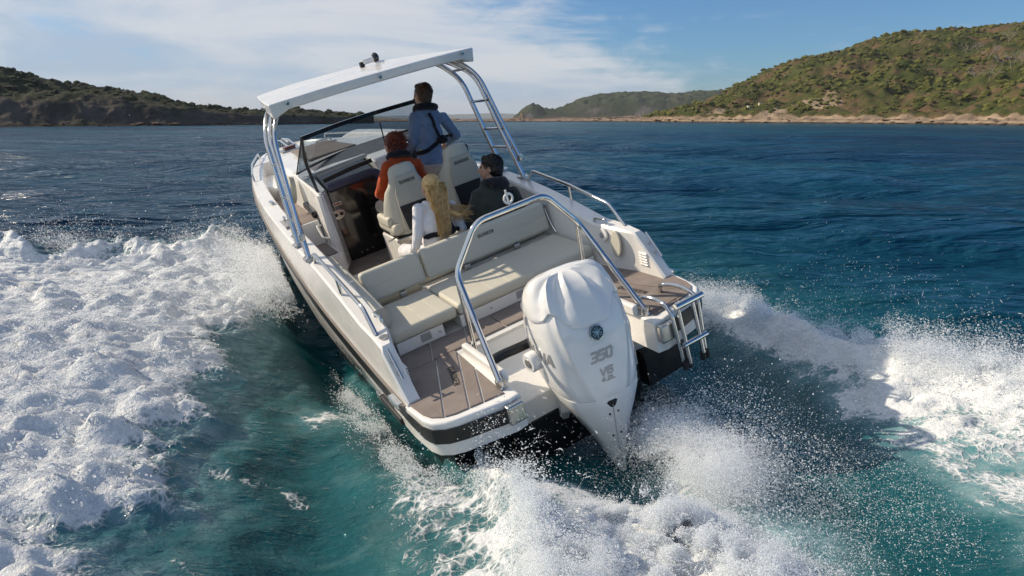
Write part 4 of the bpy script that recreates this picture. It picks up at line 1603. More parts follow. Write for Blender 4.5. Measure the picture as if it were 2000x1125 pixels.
def helm_seat(x):
    seat = cushion('helm_seat', (x - 0.27, 2.84, 0.40), (x + 0.27, 3.36, 0.53), bev=0.05)
    # bucket back: outline widest at the shoulders, narrowing to the headrest
    prof = [(0.40, 0.265), (0.50, 0.275), (0.62, 0.270), (0.74, 0.245), (0.84, 0.215), (0.90, 0.175), (0.96, 0.150), (1.03, 0.140), (1.075, 0.115), (1.09, 0.07)]
    rings = []
    for z, wd in prof:
        yb = 2.80 + (z - 0.40) * 0.035
        th = 0.10 if z < 0.9 else 0.09
        th *= 1.0 if z < 1.05 else 0.7
        r = []
        n = 20
        for k in range(n):
            a = 2 * math.pi * k / n
            cx = math.copysign(abs(math.cos(a)) ** 0.55, math.cos(a)) * wd
            cy = math.copysign(abs(math.sin(a)) ** 0.6, math.sin(a)) * th / 2
            wrap = 0.20 * (abs(cx) / 0.28) ** 3 if z < 0.85 else 0.06 * (abs(cx) / 0.2) ** 2
            r.append((x + cx, yb + 0.05 + cy + wrap, z))
        rings.append(r)
    bm = bmesh.new()
    loft(bm, rings, close_u=True, cap0=True, cap1=True)
    shell = link('seat_back', bm, 'vinyl', seat, 50)
    # arm bolsters
    for s in (-1, 1):
        box('side_bolster', (x + s * 0.21, 2.92, 0.48), (x + s * 0.285, 3.28, 0.60), 'vinyl', seat, 0.035, 3)
    # inset back panel, dark pocket and lettering
    def yb(z):
        return 2.80 + (z - 0.40) * 0.035 - 0.002

    def panel(name, pts, mat, th):
        bm = bmesh.new()
        a = [bm.verts.new((x + px, yb(pz) - th, pz)) for px, pz in pts]
        b = [bm.verts.new((x + px, yb(pz) + 0.01, pz)) for px, pz in pts]
        bm.faces.new(a)
        n = len(a)
        for k in range(n):
            bm.faces.new((a[k], b[k], b[(k + 1) % n], a[(k + 1) % n]))
        return link(name, bm, mat, seat)
    panel('back_panel', [(-0.165, 0.43), (0.165, 0.43), (0.150, 0.83), (0.105, 0.985), (-0.105, 0.985), (-0.150, 0.83)], 'vinyl_dark', 0.003)
    panel('seat_pocket', [(-0.125, 0.445), (0.125, 0.445), (0.150, 0.70), (-0.150, 0.70)], 'black_matt', 0.009)
    lettering('lettering', 'QUARKEN', (x, yb(0.925) - 0.004, 0.925), (1, 0, 0), (0, 0.035, 1), 0.018, 0.030, 0.006, 0.0055, 'ink', seat)
    box('seat_slide', (x - 0.24, 2.88, 0.362), (x + 0.24, 3.32, 0.398), 'black_matt', seat, 0.004, 1)
    tube('seat_lever', [(x - 0.25, 2.93, 0.385), (x - 0.31, 2.90, 0.38), (x - 0.34, 2.90, 0.38)], 0.010, 'steel', seat, 0.02)


helm_seat(0.03)
helm_seat(0.645)
# headrest insert on the driver's seat
box('headrest_pad', (0.70, 2.86, 0.985), (0.785, 2.90, 1.06), 'black_matt', BOAT, 0.012, 2)

# --- console / cabin bulkhead, windscreen, dash
bm = bmesh.new()
loft(bm, [[(x, y, z) for x, y, z in ((-0.50, 3.99, -0.004), (-0.50, 3.99, 0.83), (-0.50, 4.02, 0.865), (-0.495, 4.12, 0.90), (-0.47, 4.42, 0.945))],
          [(x, y, z) for x, y, z in ((0.08, 3.97, -0.004), (0.08, 3.99, 0.83), (0.08, 4.02, 0.875), (0.085, 4.12, 0.92), (0.10, 4.42, 0.985))]])
link('cabin_door', bm, ['black_gloss'], BOAT, 30)
bm = bmesh.new()
sweep(bm, round_path([(-0.49, 4.0, 0.865), (0.06, 3.995, 0.88), (0.115, 3.99, 0.82), (0.125, 3.985, 0.60)], 0.07), circ(0.055, 12), fixed_up=False)
link('door_top_roll', bm, 'dash', BOAT, 60)
# white column and console side at the walkway
col = [(-0.645, 3.80), (-0.50, 3.955), (-0.50, 4.35), (-0.66, 4.35)]
bm = bmesh.new()
ring_low = [(-0.70, 3.72, -0.004), (-0.62, 3.70, -0.004), (-0.502, 3.985, -0.004), (-0.502, 4.5, -0.004), (-0.72, 4.5, -0.004)]
ring_mid = [(-0.68, 3.80, 0.45), (-0.60, 3.78, 0.45), (-0.502, 3.99, 0.45), (-0.502, 4.6, 0.45), (-0.70, 4.6, 0.45)]
ring_top = [(-0.645, 3.88, 0.86), (-0.60, 3.86, 0.865), (-0.51, 4.0, 0.86), (-0.48, 4.9, 1.02), (-0.665, 4.85, 1.03)]
loft(bm, [ring_low, ring_mid, ring_top], close_u=True, cap0=True, cap1=True)
bmesh.ops.bevel(bm, geom=bm.edges[:], offset=0.018, segments=2, affect='EDGES')
link('console_side', bm, 'gel', BOAT, 40)
bm = bmesh.new()
add_box(bm, (-0.735, 4.10, 0.62), (-0.668, 4.45, 0.70), 0.02, 2, None)
bm.transform(Matrix.Translation((0, 4.3, 0.66)) @ Matrix.Rotation(math.radians(12), 4, 'X') @ Matrix.Translation((0, -4.3, -0.66)))
link('side_window', bm, 'black_gloss', BOAT)
tube('grab_handle', [(-0.69, 4.02, 0.50), (-0.745, 4.0, 0.52), (-0.745, 3.85, 0.40), (-0.69, 3.83, 0.38)], 0.012, 'gel', BOAT, 0.03)
# helm console, steering wheel, screen, compass
bm = bmesh.new()
loft(bm, [[(x, 3.97, -0.004), (x, 3.86, 0.62), (x + 0.0, 3.92, 0.72), (x, 4.10, 0.98), (x, 4.42, 1.02), (x, 4.5, -0.004)] for x in (0.14, 0.95)], cap0=True, cap1=True)
bmesh.ops.bevel(bm, geom=bm.edges[:], offset=0.02, segments=2, affect='EDGES')
link('helm_console', bm, 'gel', BOAT, 40)
bm = bmesh.new()
loft(bm, [[(x, 3.912, 0.728), (x, 4.085, 0.985), (x, 4.095, 0.975), (x, 3.925, 0.72)] for x in (0.28, 0.93)], close_u=True, cap0=True, cap1=True)
link('instrument_panel', bm, 'black_matt', BOAT)
bm = bmesh.new()
c0 = Vector((0.55, 3.80, 0.90))
ax = Vector((0, -0.75, 0.66)).normalized()
e1 = Vector((1, 0, 0))
e2 = ax.cross(e1)
sweep(bm, [c0 + (e1 * math.cos(t) + e2 * math.sin(t)) * 0.185 for t in [2 * math.pi * k / 28 for k in range(29)]], circ(0.014, 8), cap=False)
for t in (0.3, 2.4, 4.5):
    add_tube(bm, [c0 - ax * 0.03, c0 + (e1 * math.cos(t) + e2 * math.sin(t)) * 0.18], 0.010, 0, 6)
add_tube(bm, [c0 - ax * 0.14, c0], 0.03, 0, 10)
link('steering_wheel', bm, 'black_matt', BOAT, 50)
bm = bmesh.new()
r = bmesh.ops.create_uvsphere(bm, u_segments=16, v_segments=10, radius=0.055)
bm.transform(Matrix.Translation((0.47, 4.24, 1.06)))
link('compass', bm, 'black_gloss', BOAT)
tube('dash_antenna', [(0.48, 4.6, 1.05), (0.50, 4.62, 1.30)], 0.008, 'black_matt', BOAT, 0)
# dash shelf behind the screen
bm = bmesh.new()
loft(bm, [[(-0.47, 4.42, 0.946), (-0.43, 4.90, 1.035)], [(0.1, 4.42, 0.986), (0.1, 5.0, 1.07)], [(0.95, 4.42, 1.021), (0.92, 4.92, 1.08)]])
solidify(bm, 0.02)
link('dash_shelf', bm, 'dashgrey', BOAT)
bm = bmesh.new()
sweep(bm, [(-0.50, 4.06, 0.952), (-0.20, 4.06, 0.985), (0.10, 4.06, 1.005)], [(-0.015, -0.025), (0.015, -0.025), (0.015, 0.02), (-0.015, 0.02)], fixed_up=True)
link('dash_lip', bm, 'black_matt', BOAT)

PT = Vector((-0.505, 4.40, 1.415))     # port top corner of the screen
ST = Vector((0.93, 4.40, 1.445))
PF = Vector((-0.665, 4.52, 1.04))      # lower front corner
SF = Vector((0.98, 4.80, 1.08))
PA = Vector((-0.612, 3.96, 0.885))     # foot of the pillar


def pane(name, pts, nsub=8):
    bm = bmesh.new()
    a, b, c, d = [Vector(p) for p in pts]
    rows = []
    for i in range(2):
        t = i
        row = []
        for k in range(nsub + 1):
            s_ = k / nsub
            p = (a * (1 - s_) + b * s_) * (1 - t) + (d * (1 - s_) + c * s_) * t
            bow = 0.34 * math.sin(math.pi * s_) * (0.55 + 0.45 * t)
            if name == 'windscreen':
                p = p + Vector((0, bow, 0))
            row.append(p)
        rows.append(row)
    loft(bm, rows)
    solidify(bm, 0.006)
    return link(name, bm, 'glass', BOAT, 40)


ws = pane('windscreen', (PT, ST, SF, PF), 12)
sp = pane('side_pane', (PT, PT + Vector((0.003, 0, 0)), PA, PF + Vector((0, 0, -0.04))), 2)
topc = [(PT + (ST - PT) * k / 12 + Vector((0, 0.34 * 0.55 * math.sin(math.pi * k / 12), 0))) for k in range(13)]
bm = bmesh.new()
sweep(bm, topc, [(-0.013, -0.026), (0.013, -0.026), (0.013, 0.022), (-0.013, 0.022)], fixed_up=True)
link('windscreen_frame', bm, 'black_gloss', ws)
botc = [(PF + (SF - PF) * k / 12 + Vector((0, 0.34 * math.sin(math.pi * k / 12), 0.0))) for k in range(13)]
bm = bmesh.new()
sweep(bm, botc, [(-0.010, -0.010), (0.010, -0.010), (0.010, 0.008), (-0.010, 0.008)], fixed_up=True)
link('windscreen_seal', bm, 'black_matt', ws)
bm = bmesh.new()
sweep(bm, round_path([PT + Vector((0.01, 0.02, 0)), PT + Vector((-0.03, -0.10, -0.10)), PA + Vector((0.012, 0.17, 0.30)), PA], 0.2), [(-0.016, -0.020), (0.016, -0.020), (0.016, 0.020), (-0.016, 0.020)], fixed_up=False)
link('windscreen_pillar', bm, 'black_gloss', ws)
bm = bmesh.new()
sweep(bm, [PT, PF], circ(0.007, 6))
link('corner_seal', bm, 'black_matt', ws)
bm = bmesh.new()
sweep(bm, [ST + Vector((0, 0, 0.02)), ST + Vector((0.02, -0.18, -0.22)), Vector((0.95, 4.02, 0.93))], [(-0.02, -0.03), (0.02, -0.03), (0.02, 0.03), (-0.02, 0.03)])
link('windscreen_pillar', bm, 'black_gloss', ws)

# --- port walkway steps, walkway mats, bow area
prism('step', [(-0.985, 3.42), (-0.69, 3.42), (-0.69, 4.02), (-0.985, 4.02)], -0.004, 0.30, 'gel', BOAT, 0.012, 2)
prism('step', [(-0.99, 4.03), (-0.70, 4.03), (-0.70, 4.62), (-0.99, 4.62)], -0.004, 0.57, 'gel', BOAT, 0.012, 2)
prism('step_mat', [(-0.955, 3.45), (-0.72, 3.45), (-0.72, 3.99), (-0.955, 3.99)], 0.303, 0.310, 'teak', BOAT)
bm = bmesh.new()
loft(bm, [[(-hb(y) + 0.16, y, 0.575), (-0.66 + 0.1 * sst(np.array(y), 5.0, 6.4) * 0, y, 0.575)] for y in (4.06, 4.6, 5.2, 5.8, 6.3)])
solidify(bm, 0.03)
link('walkway', bm, 'teak', BOAT)
# coachroof / foredeck forward of the screen
bm = bmesh.new()
rings = []
for y, x0, x1, z in ((4.55, -0.66, 0.98, 0.99), (5.0, -0.66, 0.96, 1.02), (5.8, -0.64, 0.86, 1.015), (6.5, -0.56, 0.74, 0.99), (7.1, -0.46, 0.60, 0.96), (7.35, -0.36, 0.48, 0.90)):
    rings.append([(x0 - 0.02, y, 0.45), (x0, y, z - 0.07), (x0 + 0.05, y, z - 0.015), ((x0 + x1) / 2, y, z + 0.02), (x1 - 0.05, y, z - 0.015), (x1, y, z - 0.07), (x1 + 0.02, y, 0.45)])
loft(bm, rings, cap0=True, cap1=True)
link('coachroof', bm, 'gel', BOAT, 30)
prism('sun_pad', [(-0.35, 5.25), (0.30, 5.25), (0.24, 6.5), (-0.30, 6.5)], 1.03, 1.055, 'teak', BOAT, 0.01, 2)
box('deck_hatch', (0.02, 6.55, 0.995), (0.40, 6.9, 1.02), 'gel', BOAT, 0.01, 2)
tube('hatch_handle', [(0.10, 6.58, 1.02), (0.10, 6.58, 1.06), (0.32, 6.58, 1.06), (0.32, 6.58, 1.02)], 0.014, 'gel', BOAT, 0.02)
# curved starboard bow bulwark seen over the dash
bm = bmesh.new()
rings = []
for y in (4.9, 5.3, 5.8, 6.3, 6.8, 7.1, 7.25):
    top = 1.03 if y < 6.9 else 1.03 - 0.35 * (y - 6.9)
    b = hb(y)
    rings.append([(b - 0.04, y, 0.80), (b - 0.07, y, top - 0.03), (b - 0.10, y, top), (b - 0.20, y, top), (b - 0.25, y, top - 0.04), (b - 0.27, y, 0.80)])
loft(bm, rings, cap0=True, cap1=True)
link('bow_bulwark', bm, 'gel', BOAT, 50)
# round bow seat with speaker, anchor well deck, windlass and anchor roller
bm = bmesh.new()
rings = []
for z, k in ((0.46, 1.0), (0.66, 1.0), (0.72, 0.97), (0.745, 0.90)):
    rings.append([(-0.62 + 0.30 * k * math.cos(t), 6.45 + 0.60 * k * math.sin(t), z) for t in [2 * math.pi * q / 24 for q in range(24)]])
loft(bm, rings, close_u=True, cap0=True, cap1=True)
link('bow_seat', bm, 'gel', BOAT, 40)
bm = bmesh.new()
bmesh.ops.create_circle(bm, cap_ends=True, radius=0.10, segments=24)
sp_m = Matrix.Translation((-0.70, 5.885, 0.60)) @ Matrix.Rotation(math.radians(90), 4, 'X')
bm.transform(sp_m)
r = bmesh.ops.extrude_face_region(bm, geom=bm.faces[:])
for v in [g for g in r['geom'] if isinstance(g, bmesh.types.BMVert)]:
    v.co.y -= 0.012
spk = link('speaker', bm, 'grey_gel', BOAT)
fd = [(-hb(y) + 0.05, y) for y in (7.3, 7.7, 8.0, 8.3, 8.5)] + [(hb(y) - 0.05, y) for y in (8.5, 8.3, 8.0, 7.7, 7.3)]
prism('foredeck', fd[::-1], 0.44, 0.90, 'gel', BOAT, 0.012, 2)
bl = [(-hb(6.0) + 0.2, 6.0), (hb(6.0) - 0.2, 6.0), (hb(7.3) - 0.12, 7.32), (-hb(7.3) + 0.12, 7.32)]
prism('bow_sole', bl, 0.40, 0.52, 'gel', BOAT)
box('windlass', (-0.16, 7.72, 0.90), (0.02, 7.9, 0.975), 'bottle', BOAT, 0.03, 3)
box('windlass_base', (-0.22, 7.66, 0.901), (0.08, 7.98, 0.925), 'steel_dull', BOAT, 0.01, 2)
tube('anchor_roller', [(-0.05, 8.0, 0.93), (-0.05, 8.45, 1.0), (-0.05, 8.72, 0.98)], 0.026, 'steel', BOAT, 0.1)
tube('anchor_roller', [(0.06, 8.0, 0.93), (0.06, 8.45, 1.0), (0.06, 8.72, 0.98)], 0.026, 'steel', BOAT, 0.1)
bm = bmesh.new()
add_tube(bm, [(0.0, 8.1, 0.99), (0.0, 8.5, 1.03), (0.0, 8.75, 0.95), (0.0, 8.80, 0.80)], 0.022, 0.08)
add_tube(bm, [(-0.14, 8.66, 0.86), (0.0, 8.80, 0.78), (0.14, 8.66, 0.86)], 0.026, 0.05)
link('anchor', bm, 'steel_dull', BOAT, 50)
tube('bow_rail', [(-hb(7.9) + 0.07, 7.9, 0.92), (-hb(7.85) + 0.07, 7.85, 0.985), (-hb(7.0) + 0.07, 7.0, 0.975), (-hb(6.25) + 0.07, 6.25, 0.945), (-hb(6.2) + 0.07, 6.2, 0.855)], 0.014, 'steel', BOAT, 0.03)
tube('bow_rail', [(hb(7.9) - 0.07, 7.9, 0.92), (hb(7.85) - 0.07, 7.85, 0.985), (hb(7.0) - 0.07, 7.0, 0.975), (hb(6.25) - 0.07, 6.25, 0.945), (hb(6.2) - 0.07, 6.2, 0.855)], 0.014, 'steel', BOAT, 0.03)
# fore cleats, cleat pocket and fuel caps on the port side deck
for s in (-1, 1):
    y = 4.75
    box('cleat', (s * (hb(y) - 0.16), y - 0.07, zg(y) + 0.012), (s * (hb(y) - 0.115), y + 0.07, zg(y) + 0.034), 'steel', BOAT, 0.01, 2)
    y = 3.72
    c = [(s * (hb(y) - 0.075), 3.55), (s * (hb(y) - 0.19), 3.60), (s * (hb(y) - 0.20), 3.93), (s * (hb(y) - 0.085), 3.93)]
    if s > 0:
        c = c[::-1]
    z_ = zg(y) + 0.016
    prism('cleat_pocket', c, z_ - 0.03, z_, 'grey_gel', BOAT, 0.004, 1)
    tube('pocket_cleat', [(s * (hb(y) - 0.13), 3.64, z_), (s * (hb(y) - 0.13), 3.66, z_ + 0.05), (s * (hb(y) - 0.13), 3.84, z_ + 0.05), (s * (hb(y) - 0.13), 3.86, z_)], 0.013, 'steel', BOAT, 0.02)
    bm = bmesh.new()
    add_tube(bm, [(s * (hb(3.25) - 0.10), 3.25, zg(3.25) - 0.005), (s * (hb(3.25) - 0.10), 3.25, zg(3.25) + 0.012)], 0.035, 0, 14)
    link('filler_cap', bm, 'steel_dull', BOAT)
bm = bmesh.new()
add_tube(bm, [(-1.115, 0.83, zg(0.83) - 0.01), (-1.115, 0.83, zg(0.83) + 0.008)], 0.036, 0, 16)
fc = link('filler_cap', bm, 'steel_dull', BOAT)
for s in (-1, 1):
    # grab bar on the sloping end of each gunwale, with its two feet
    a = Vector((s * 1.158, 0.685, 0.315))
    b = Vector((s * 1.158, 0.525, 0.135))
    up_ = Vector((0, -0.73, 0.68))
    g_ = tube('grab_bar', [a + up_ * 0.045, b + up_ * 0.045], 0.011, 'steel', BOAT, 0)
    for t in (0.35, 0.72):
        p = a + (b - a) * t
        bm = bmesh.new()
        add_tube(bm, [p - up_ * 0.015, p + up_ * 0.045], 0.010, 0, 8)
        link('bar_foot', bm, 'steel', g_, 50)
    # pull-up cleat on the gunwale
    y = 1.12
    tube('cleat', [(s * (hb(y) - 0.165), y + 0.09, zg(y + 0.09) - 0.005), (s * (hb(y) - 0.165), y + 0.08, zg(y + 0.08) + 0.035), (s * (hb(y) - 0.165), y - 0.08, zg(y - 0.08) + 0.035), (s * (hb(y) - 0.165), y - 0.09, zg(y - 0.09) - 0.005)], 0.012, 'steel', BOAT, 0.02)
    # side handrail along the gunwale
    rx = s * 1.145
    r_ = tube('handrail', [(rx, 0.90, zg(0.90) - 0.006), (rx * 0.995, 1.075, 0.535), (rx, 1.67, 0.635), (rx, 2.30, 0.705), (rx, 2.43, zg(2.43) - 0.006)], 0.0165, 'steel', BOAT, 0.05)
    bm = bmesh.new()
    add_tube(bm, [(rx, 1.67, zg(1.67) - 0.006), (rx, 1.67, 0.63)], 0.013, 0, 8)
    link('rail_post', bm, 'steel', r_, 50)
    bm = bmesh.new()
    add_box(bm, (s * 1.213, 0.50, -0.045), (s * 1.262, 0.68, 0.005), 0.008, 2)
    link('side_chock', bm, 'steel', BOAT)
    # hull side name
    lettering('hull_lettering', 'QUARKEN', (s * 1.2115, 2.0, zr(2.0) - 0.24), (0, s, 0), (-s * 0.04, 0, 1), 0.10, 0.13, 0.035, 0.028, 'ink', BOAT, lift=0.004)

# fittings on the starboard inner wall: shower, locker hatch, vent, and on port the vent
def wall_pt(s, y, z):
    inx = float(np.interp(y, [0.4, 0.735, 1.17, 2.3], [1.10, 1.09, 0.992, 0.975]))
    ti = inx if y < 0.8 else hb(y) - 0.20
    g = zg(y)
    zm = 0.35 * g
    xm = inx + 0.3 * (ti - inx)
    if z < zm:
        return Vector((s * (inx + (xm - inx) * z / zm), y, z))
    return Vector((s * (xm + (ti - xm) * (z - zm) / max(g - zm, 0.01)), y, z))


def disc(name, c, n, r, th, mat, parent, ry=None, seg=20):
    bm = bmesh.new()
    n = Vector(n).normalized()
    q = n.to_track_quat('Z', 'Y').to_matrix().to_4x4()
    bot = [bm.verts.new((r * math.cos(2 * math.pi * k / seg), (ry or r) * math.sin(2 * math.pi * k / seg), -0.004)) for k in range(seg)]
    top = [bm.verts.new((r * math.cos(2 * math.pi * k / seg), (ry or r) * math.sin(2 * math.pi * k / seg), th)) for k in range(seg)]
    in_ = [bm.verts.new((0.86 * r * math.cos(2 * math.pi * k / seg), 0.86 * (ry or r) * math.sin(2 * math.pi * k / seg), th * 1.25)) for k in range(seg)]
    for a, b in ((bot, top), (top, in_)):
        for k in range(seg):
            bm.faces.new((a[k], a[(k + 1) % seg], b[(k + 1) % seg], b[k]))
    bm.faces.new(in_)
    bm.transform(Matrix.Translation(c) @ q)
    return link(name, bm, mat, parent, 40)


p = wall_pt(1, 1.06, 0.30)
sh = disc('shower_panel', p, (-1, 0, 0.12), 0.060, 0.012, 'gel', BOAT)
disc('shower_nozzle', p + Vector((-0.016, 0, 0.0)), (-1, 0, 0.12), 0.026, 0.006, 'grey_gel', sh)
lk = disc('locker_hatch', wall_pt(1, 0.905, 0.24), (-1, 0, 0.1), 0.062, 0.012, 'vinyl', BOAT, 0.115)
for k in range(5):
    q = wall_pt(1, 0.66, 0.085 + k * 0.024)
    box('vent_slat', (q.x - 0.014, 0.60, q.z - 0.006), (q.x + 0.004, 0.70, q.z + 0.004), 'gel', BOAT, 0.002, 1)
for k in range(5):
    q = wall_pt(-1, 0.66, 0.085 + k * 0.024)
    box('vent_slat', (q.x - 0.004, 0.60, q.z - 0.006), (q.x + 0.014, 0.70, q.z + 0.004), 'gel', BOAT, 0.002, 1)
# oval socket panel with bottle holder on the cabin door's left edge
sk = disc('socket_panel', (-0.475, 3.985, 0.56), (0.12, -1, 0.15), 0.085, 0.012, 'steel_dull', BOAT, 0.055)
for dx_ in (-0.03, 0.035):
    disc('socket', Vector((-0.475 + dx_, 3.965, 0.562)), (0.12, -1, 0.15), 0.020, 0.006, 'black_matt', sk)
box('warning_label', (-0.50, 3.975, 0.655), (-0.40, 3.983, 0.70), 'concrete', BOAT, 0.003, 1)
box('red_stripe', (-0.49, 3.971, 0.672), (-0.41, 3.9745, 0.685), 'orange', BOAT, 0.0, 1)
for k in range(3):
    disc('door_catch', Vector((-0.36 + 0.07 * k, 3.985, 0.05 + 0.004 * k)), (0, -1, 0), 0.010, 0.006, 'steel', BOAT, seg=10)
disc('port_pillow', (-0.745, 4.62, 0.86), (-1, -0.1, 0.25), 0.10, 0.05, 'vinyl', BOAT, 0.16)

# --- hard top on its steel arches
def roof_ring(y, x, zt, zb, cam_, side):
    pts = []
    for k in range(13):
        t = -1 + 2 * k / 12
        xx = t * x
        z = zt + cam_ * (1 - t * t)
        pts.append((xx, y, z))
    bot = []
    for k in range(13):
        t = 1 - 2 * k / 12
        xx = t * (x - side)
        z = zb + cam_ * 0.8 * (1 - t * t)
        bot.append((xx, y, z))
    return pts + bot


bm = bmesh.new()
loft(bm, [roof_ring(2.60, 0.76, 1.968, 1.90, 0.004, 0.0),
          ], close_u=False)
bm.free()
bm = bmesh.new()
N = 15
top = []
low = []
for j in range(9):
    v = j / 8
    rt = []
    rb = []
    for i in range(N):
        u = -1 + 2 * i / (N - 1)
        # plan: straight aft edge, chamfered quarters, sides drawn in forward, bowed front
        ya = 2.60 + (0.0 if abs(u) < 0.74 else (abs(u) - 0.74) * 0.28)
        yf = 4.62 - 0.22 * u * u
        y = ya + (yf - ya) * v
        half = 1.015 - 0.16 * v - 0.05 * v * v
        x = u * half
        crown = 0.018 * (1 - u * u) * math.sin(math.pi * min(1, v * 1.1)) + 0.018 * (1 - abs(u) ** 3)
        z = 1.960 + 0.012 * v + crown
        rt.append((x, y, z))
        th = 0.086 - 0.045 * v
        rb.append((x * 0.985, y + (0.02 if j == 0 else (-0.02 if j == 8 else 0)), z - th - (0.050 if abs(u) > 0.9 and v < 0.45 else 0)))
    top.append(rt)
    low.append(rb)
T = loft(bm, top)
B_ = loft(bm, low)
for i in range(N - 1):
    bm.faces.new((T[0][i], B_[0][i], B_[0][i + 1], T[0][i + 1]))
    bm.faces.new((T[8][i], T[8][i + 1], B_[8][i + 1], B_[8][i]))
for j in range(8):
    bm.faces.new((T[j][0], T[j + 1][0], B_[j + 1][0], B_[j][0]))
    bm.faces.new((T[j][N - 1], B_[j][N - 1], B_[j + 1][N - 1], T[j + 1][N - 1]))
bmesh.ops.recalc_face_normals(bm, faces=bm.faces)
roof = link('hard_top', bm, 'gel', BOAT, 28)
md = roof.modifiers.new('edge', 'BEVEL')
md.width = 0.016
md.segments = 3
md.limit_method = 'ANGLE'
md.angle_limit = math.radians(35)
for x in (-0.86, 0.0, 0.86):
    disc('roof_light', Vector((x, 2.597 + (0.03 if abs(x) > 0.5 else 0), 1.935)), (0, -1, -0.1), 0.016, 0.012, 'steel', roof, seg=12)
# folded all-round light lying on the roof
bm = bmesh.new()
add_tube(bm, [(0.23, 3.72, 2.045), (0.36, 3.73, 2.055)], 0.030, 0, 12)
ml = link('mast_light', bm, 'gel', roof, 50)
bm = bmesh.new()
bmesh.ops.create_uvsphere(bm, u_segments=14, v_segments=8, radius=0.054)
for v in bm.verts:
    v.co.x *= 0.75
bm.transform(Matrix.Translation((0.385, 3.735, 2.06)))
link('light_cap', bm, 'black_gloss', roof)
bm = bmesh.new()
add_box(bm, (0.195, 3.695, 2.0), (0.245, 3.745, 2.055), 0.01, 2)
link('light_hinge', bm, 'black_matt', roof)
disc('roof_vent', Vector((0.42, 3.72, 2.006)), (0, 0, 1), 0.05, 0.012, 'gel', roof)

for s in (-1, 1):
    arch = {}
    A = [(1.15, 2.95, zg(2.95) - 0.01), (1.05, 3.20, 1.655), (0.915, 3.41, 1.865), (0.70, 3.43, 1.93)]
    Bq = [(1.162, 2.53, zg(2.53) - 0.01), (1.06, 2.88, 1.70), (0.90, 3.12, 1.875), (0.70, 3.14, 1.935)]
    Cq = [(1.162, 2.515, 0.80), (1.045, 2.765, 1.695), (0.905, 2.91, 1.88), (0.70, 2.93, 1.935)]
    m_ = lambda P: [(s * x, y, z) for x, y, z in P]
    main = tube('arch_leg', m_(Bq), 0.026, 'steel', BOAT, 0.14, 12)
    tube('arch_leg', m_(A), 0.026, 'steel', BOAT, 0.14, 12)
    tube('arch_leg', m_(Cq), 0.019, 'steel', BOAT, 0.14, 12)

    def lerp(P, z):
        for a, b in zip(P, P[1:]):
            if a[2] <= z <= b[2]:
                t = (z - a[2]) / (b[2] - a[2])
                return Vector((s * (a[0] + (b[0] - a[0]) * t), a[1] + (b[1] - a[1]) * t, z))
        return Vector((s * P[-1][0], P[-1][1], P[-1][2]))
    for z in (0.92, 1.12, 1.42, 1.76):
        bm = bmesh.new()
        a = lerp(A, z - 0.01)
        b = lerp(Cq, z + 0.015)
        add_tube(bm, [a, b], 0.015, 0, 8)
        link('arch_rung', bm, 'steel', BOAT, 50)
    box('arch_foot', (s * 1.115, 2.47, zg(2.5) - 0.012), (s * 1.205, 2.60, zg(2.5) + 0.025), 'steel_dull', BOAT, 0.012, 2)
    box('arch_foot', (s * 1.105, 2.89, zg(2.95) - 0.008), (s * 1.195, 3.02, zg(2.95) + 0.018), 'steel_dull', BOAT, 0.012, 2)
    box('arch_clamp', (s * 1.135, 2.485, 0.79), (s * 1.185, 2.545, 0.86), 'steel_dull', BOAT, 0.012, 2)
    box('roof_bracket', (s * 0.80, 2.86, 1.885), (s * 0.95, 3.46, 1.915), 'steel_dull', BOAT, 0.006, 1)

# --- ski-tow arch over the engine
tow = tube('tow_arch', [(-0.635, 0.085, -0.012), (-0.531, 0.633, 0.667), (-0.29, 0.621, 0.974), (0.29, 0.621, 0.974), (0.531, 0.633, 0.667), (0.635, 0.085, -0.012)], 0.0225, 'steel', BOAT, 0.08, 14)
for s in (-1, 1):
    bm = bmesh.new()
    add_tube(bm, [(s * 0.53, 0.64, 0.65), (s * 0.525, 0.70, 0.0)], 0.019, 0, 10)
    link('tow_strut', bm, 'steel', tow, 50)
    bm = bmesh.new()
    add_tube(bm, [(s * 0.628, 0.11, -0.012), (s * 0.628, 0.11, 0.05)], 0.037, 0, 14)
    link('tow_foot', bm, 'steel_dull', tow, 50)
bm = bmesh.new()
c0 = Vector((0.0, 0.621, 1.045))
sweep(bm, [c0 + Vector((0.034 * math.cos(t), 0.0, 0.034 * math.sin(t))) for t in [2 * math.pi * k / 20 for k in range(21)]], circ(0.009, 8), cap=False)
add_tube(bm, [c0 + Vector((0, 0, -0.075)), c0 + Vector((-0.01, 0, 0.065))], 0.008, 0, 8)
link('tow_ring', bm, 'gel', tow, 50)

# --- boarding ladder folded over the starboard platform
lad = tube('ladder', [(0.67, 0.26, -0.01), (0.66, 0.22, 0.085), (0.70, 0.10, 0.095), (0.685, -0.06, 0.09), (0.685, -0.115, 0.03), (0.715, -0.13, -0.40)], 0.0165, 'steel', BOAT, 0.05, 10)
tube('ladder_rail', [(0.92, 0.28, -0.01), (0.90, 0.25, 0.085), (0.945, 0.10, 0.095), (0.935, -0.05, 0.09), (0.94, -0.115, 0.05), (0.93, -0.13, -0.38)], 0.0165, 'steel', lad, 0.05, 10)
tube('ladder_rail', [(0.735, -0.128, 0.105), (0.755, -0.155, -0.40)], 0.0155, 'steel', lad, 0)
tube('ladder_rail', [(0.875, -0.128, 0.085), (0.89, -0.155, -0.37)], 0.0155, 'steel', lad, 0)
tube('ladder_rung', [(0.70, -0.145, 0.085), (0.955, -0.145, 0.085)], 0.026, 'steel', lad, 0, 12)
tube('ladder_rung', [(0.72, -0.150, -0.235), (0.95, -0.150, -0.235)], 0.022, 'steel', lad, 0, 12)
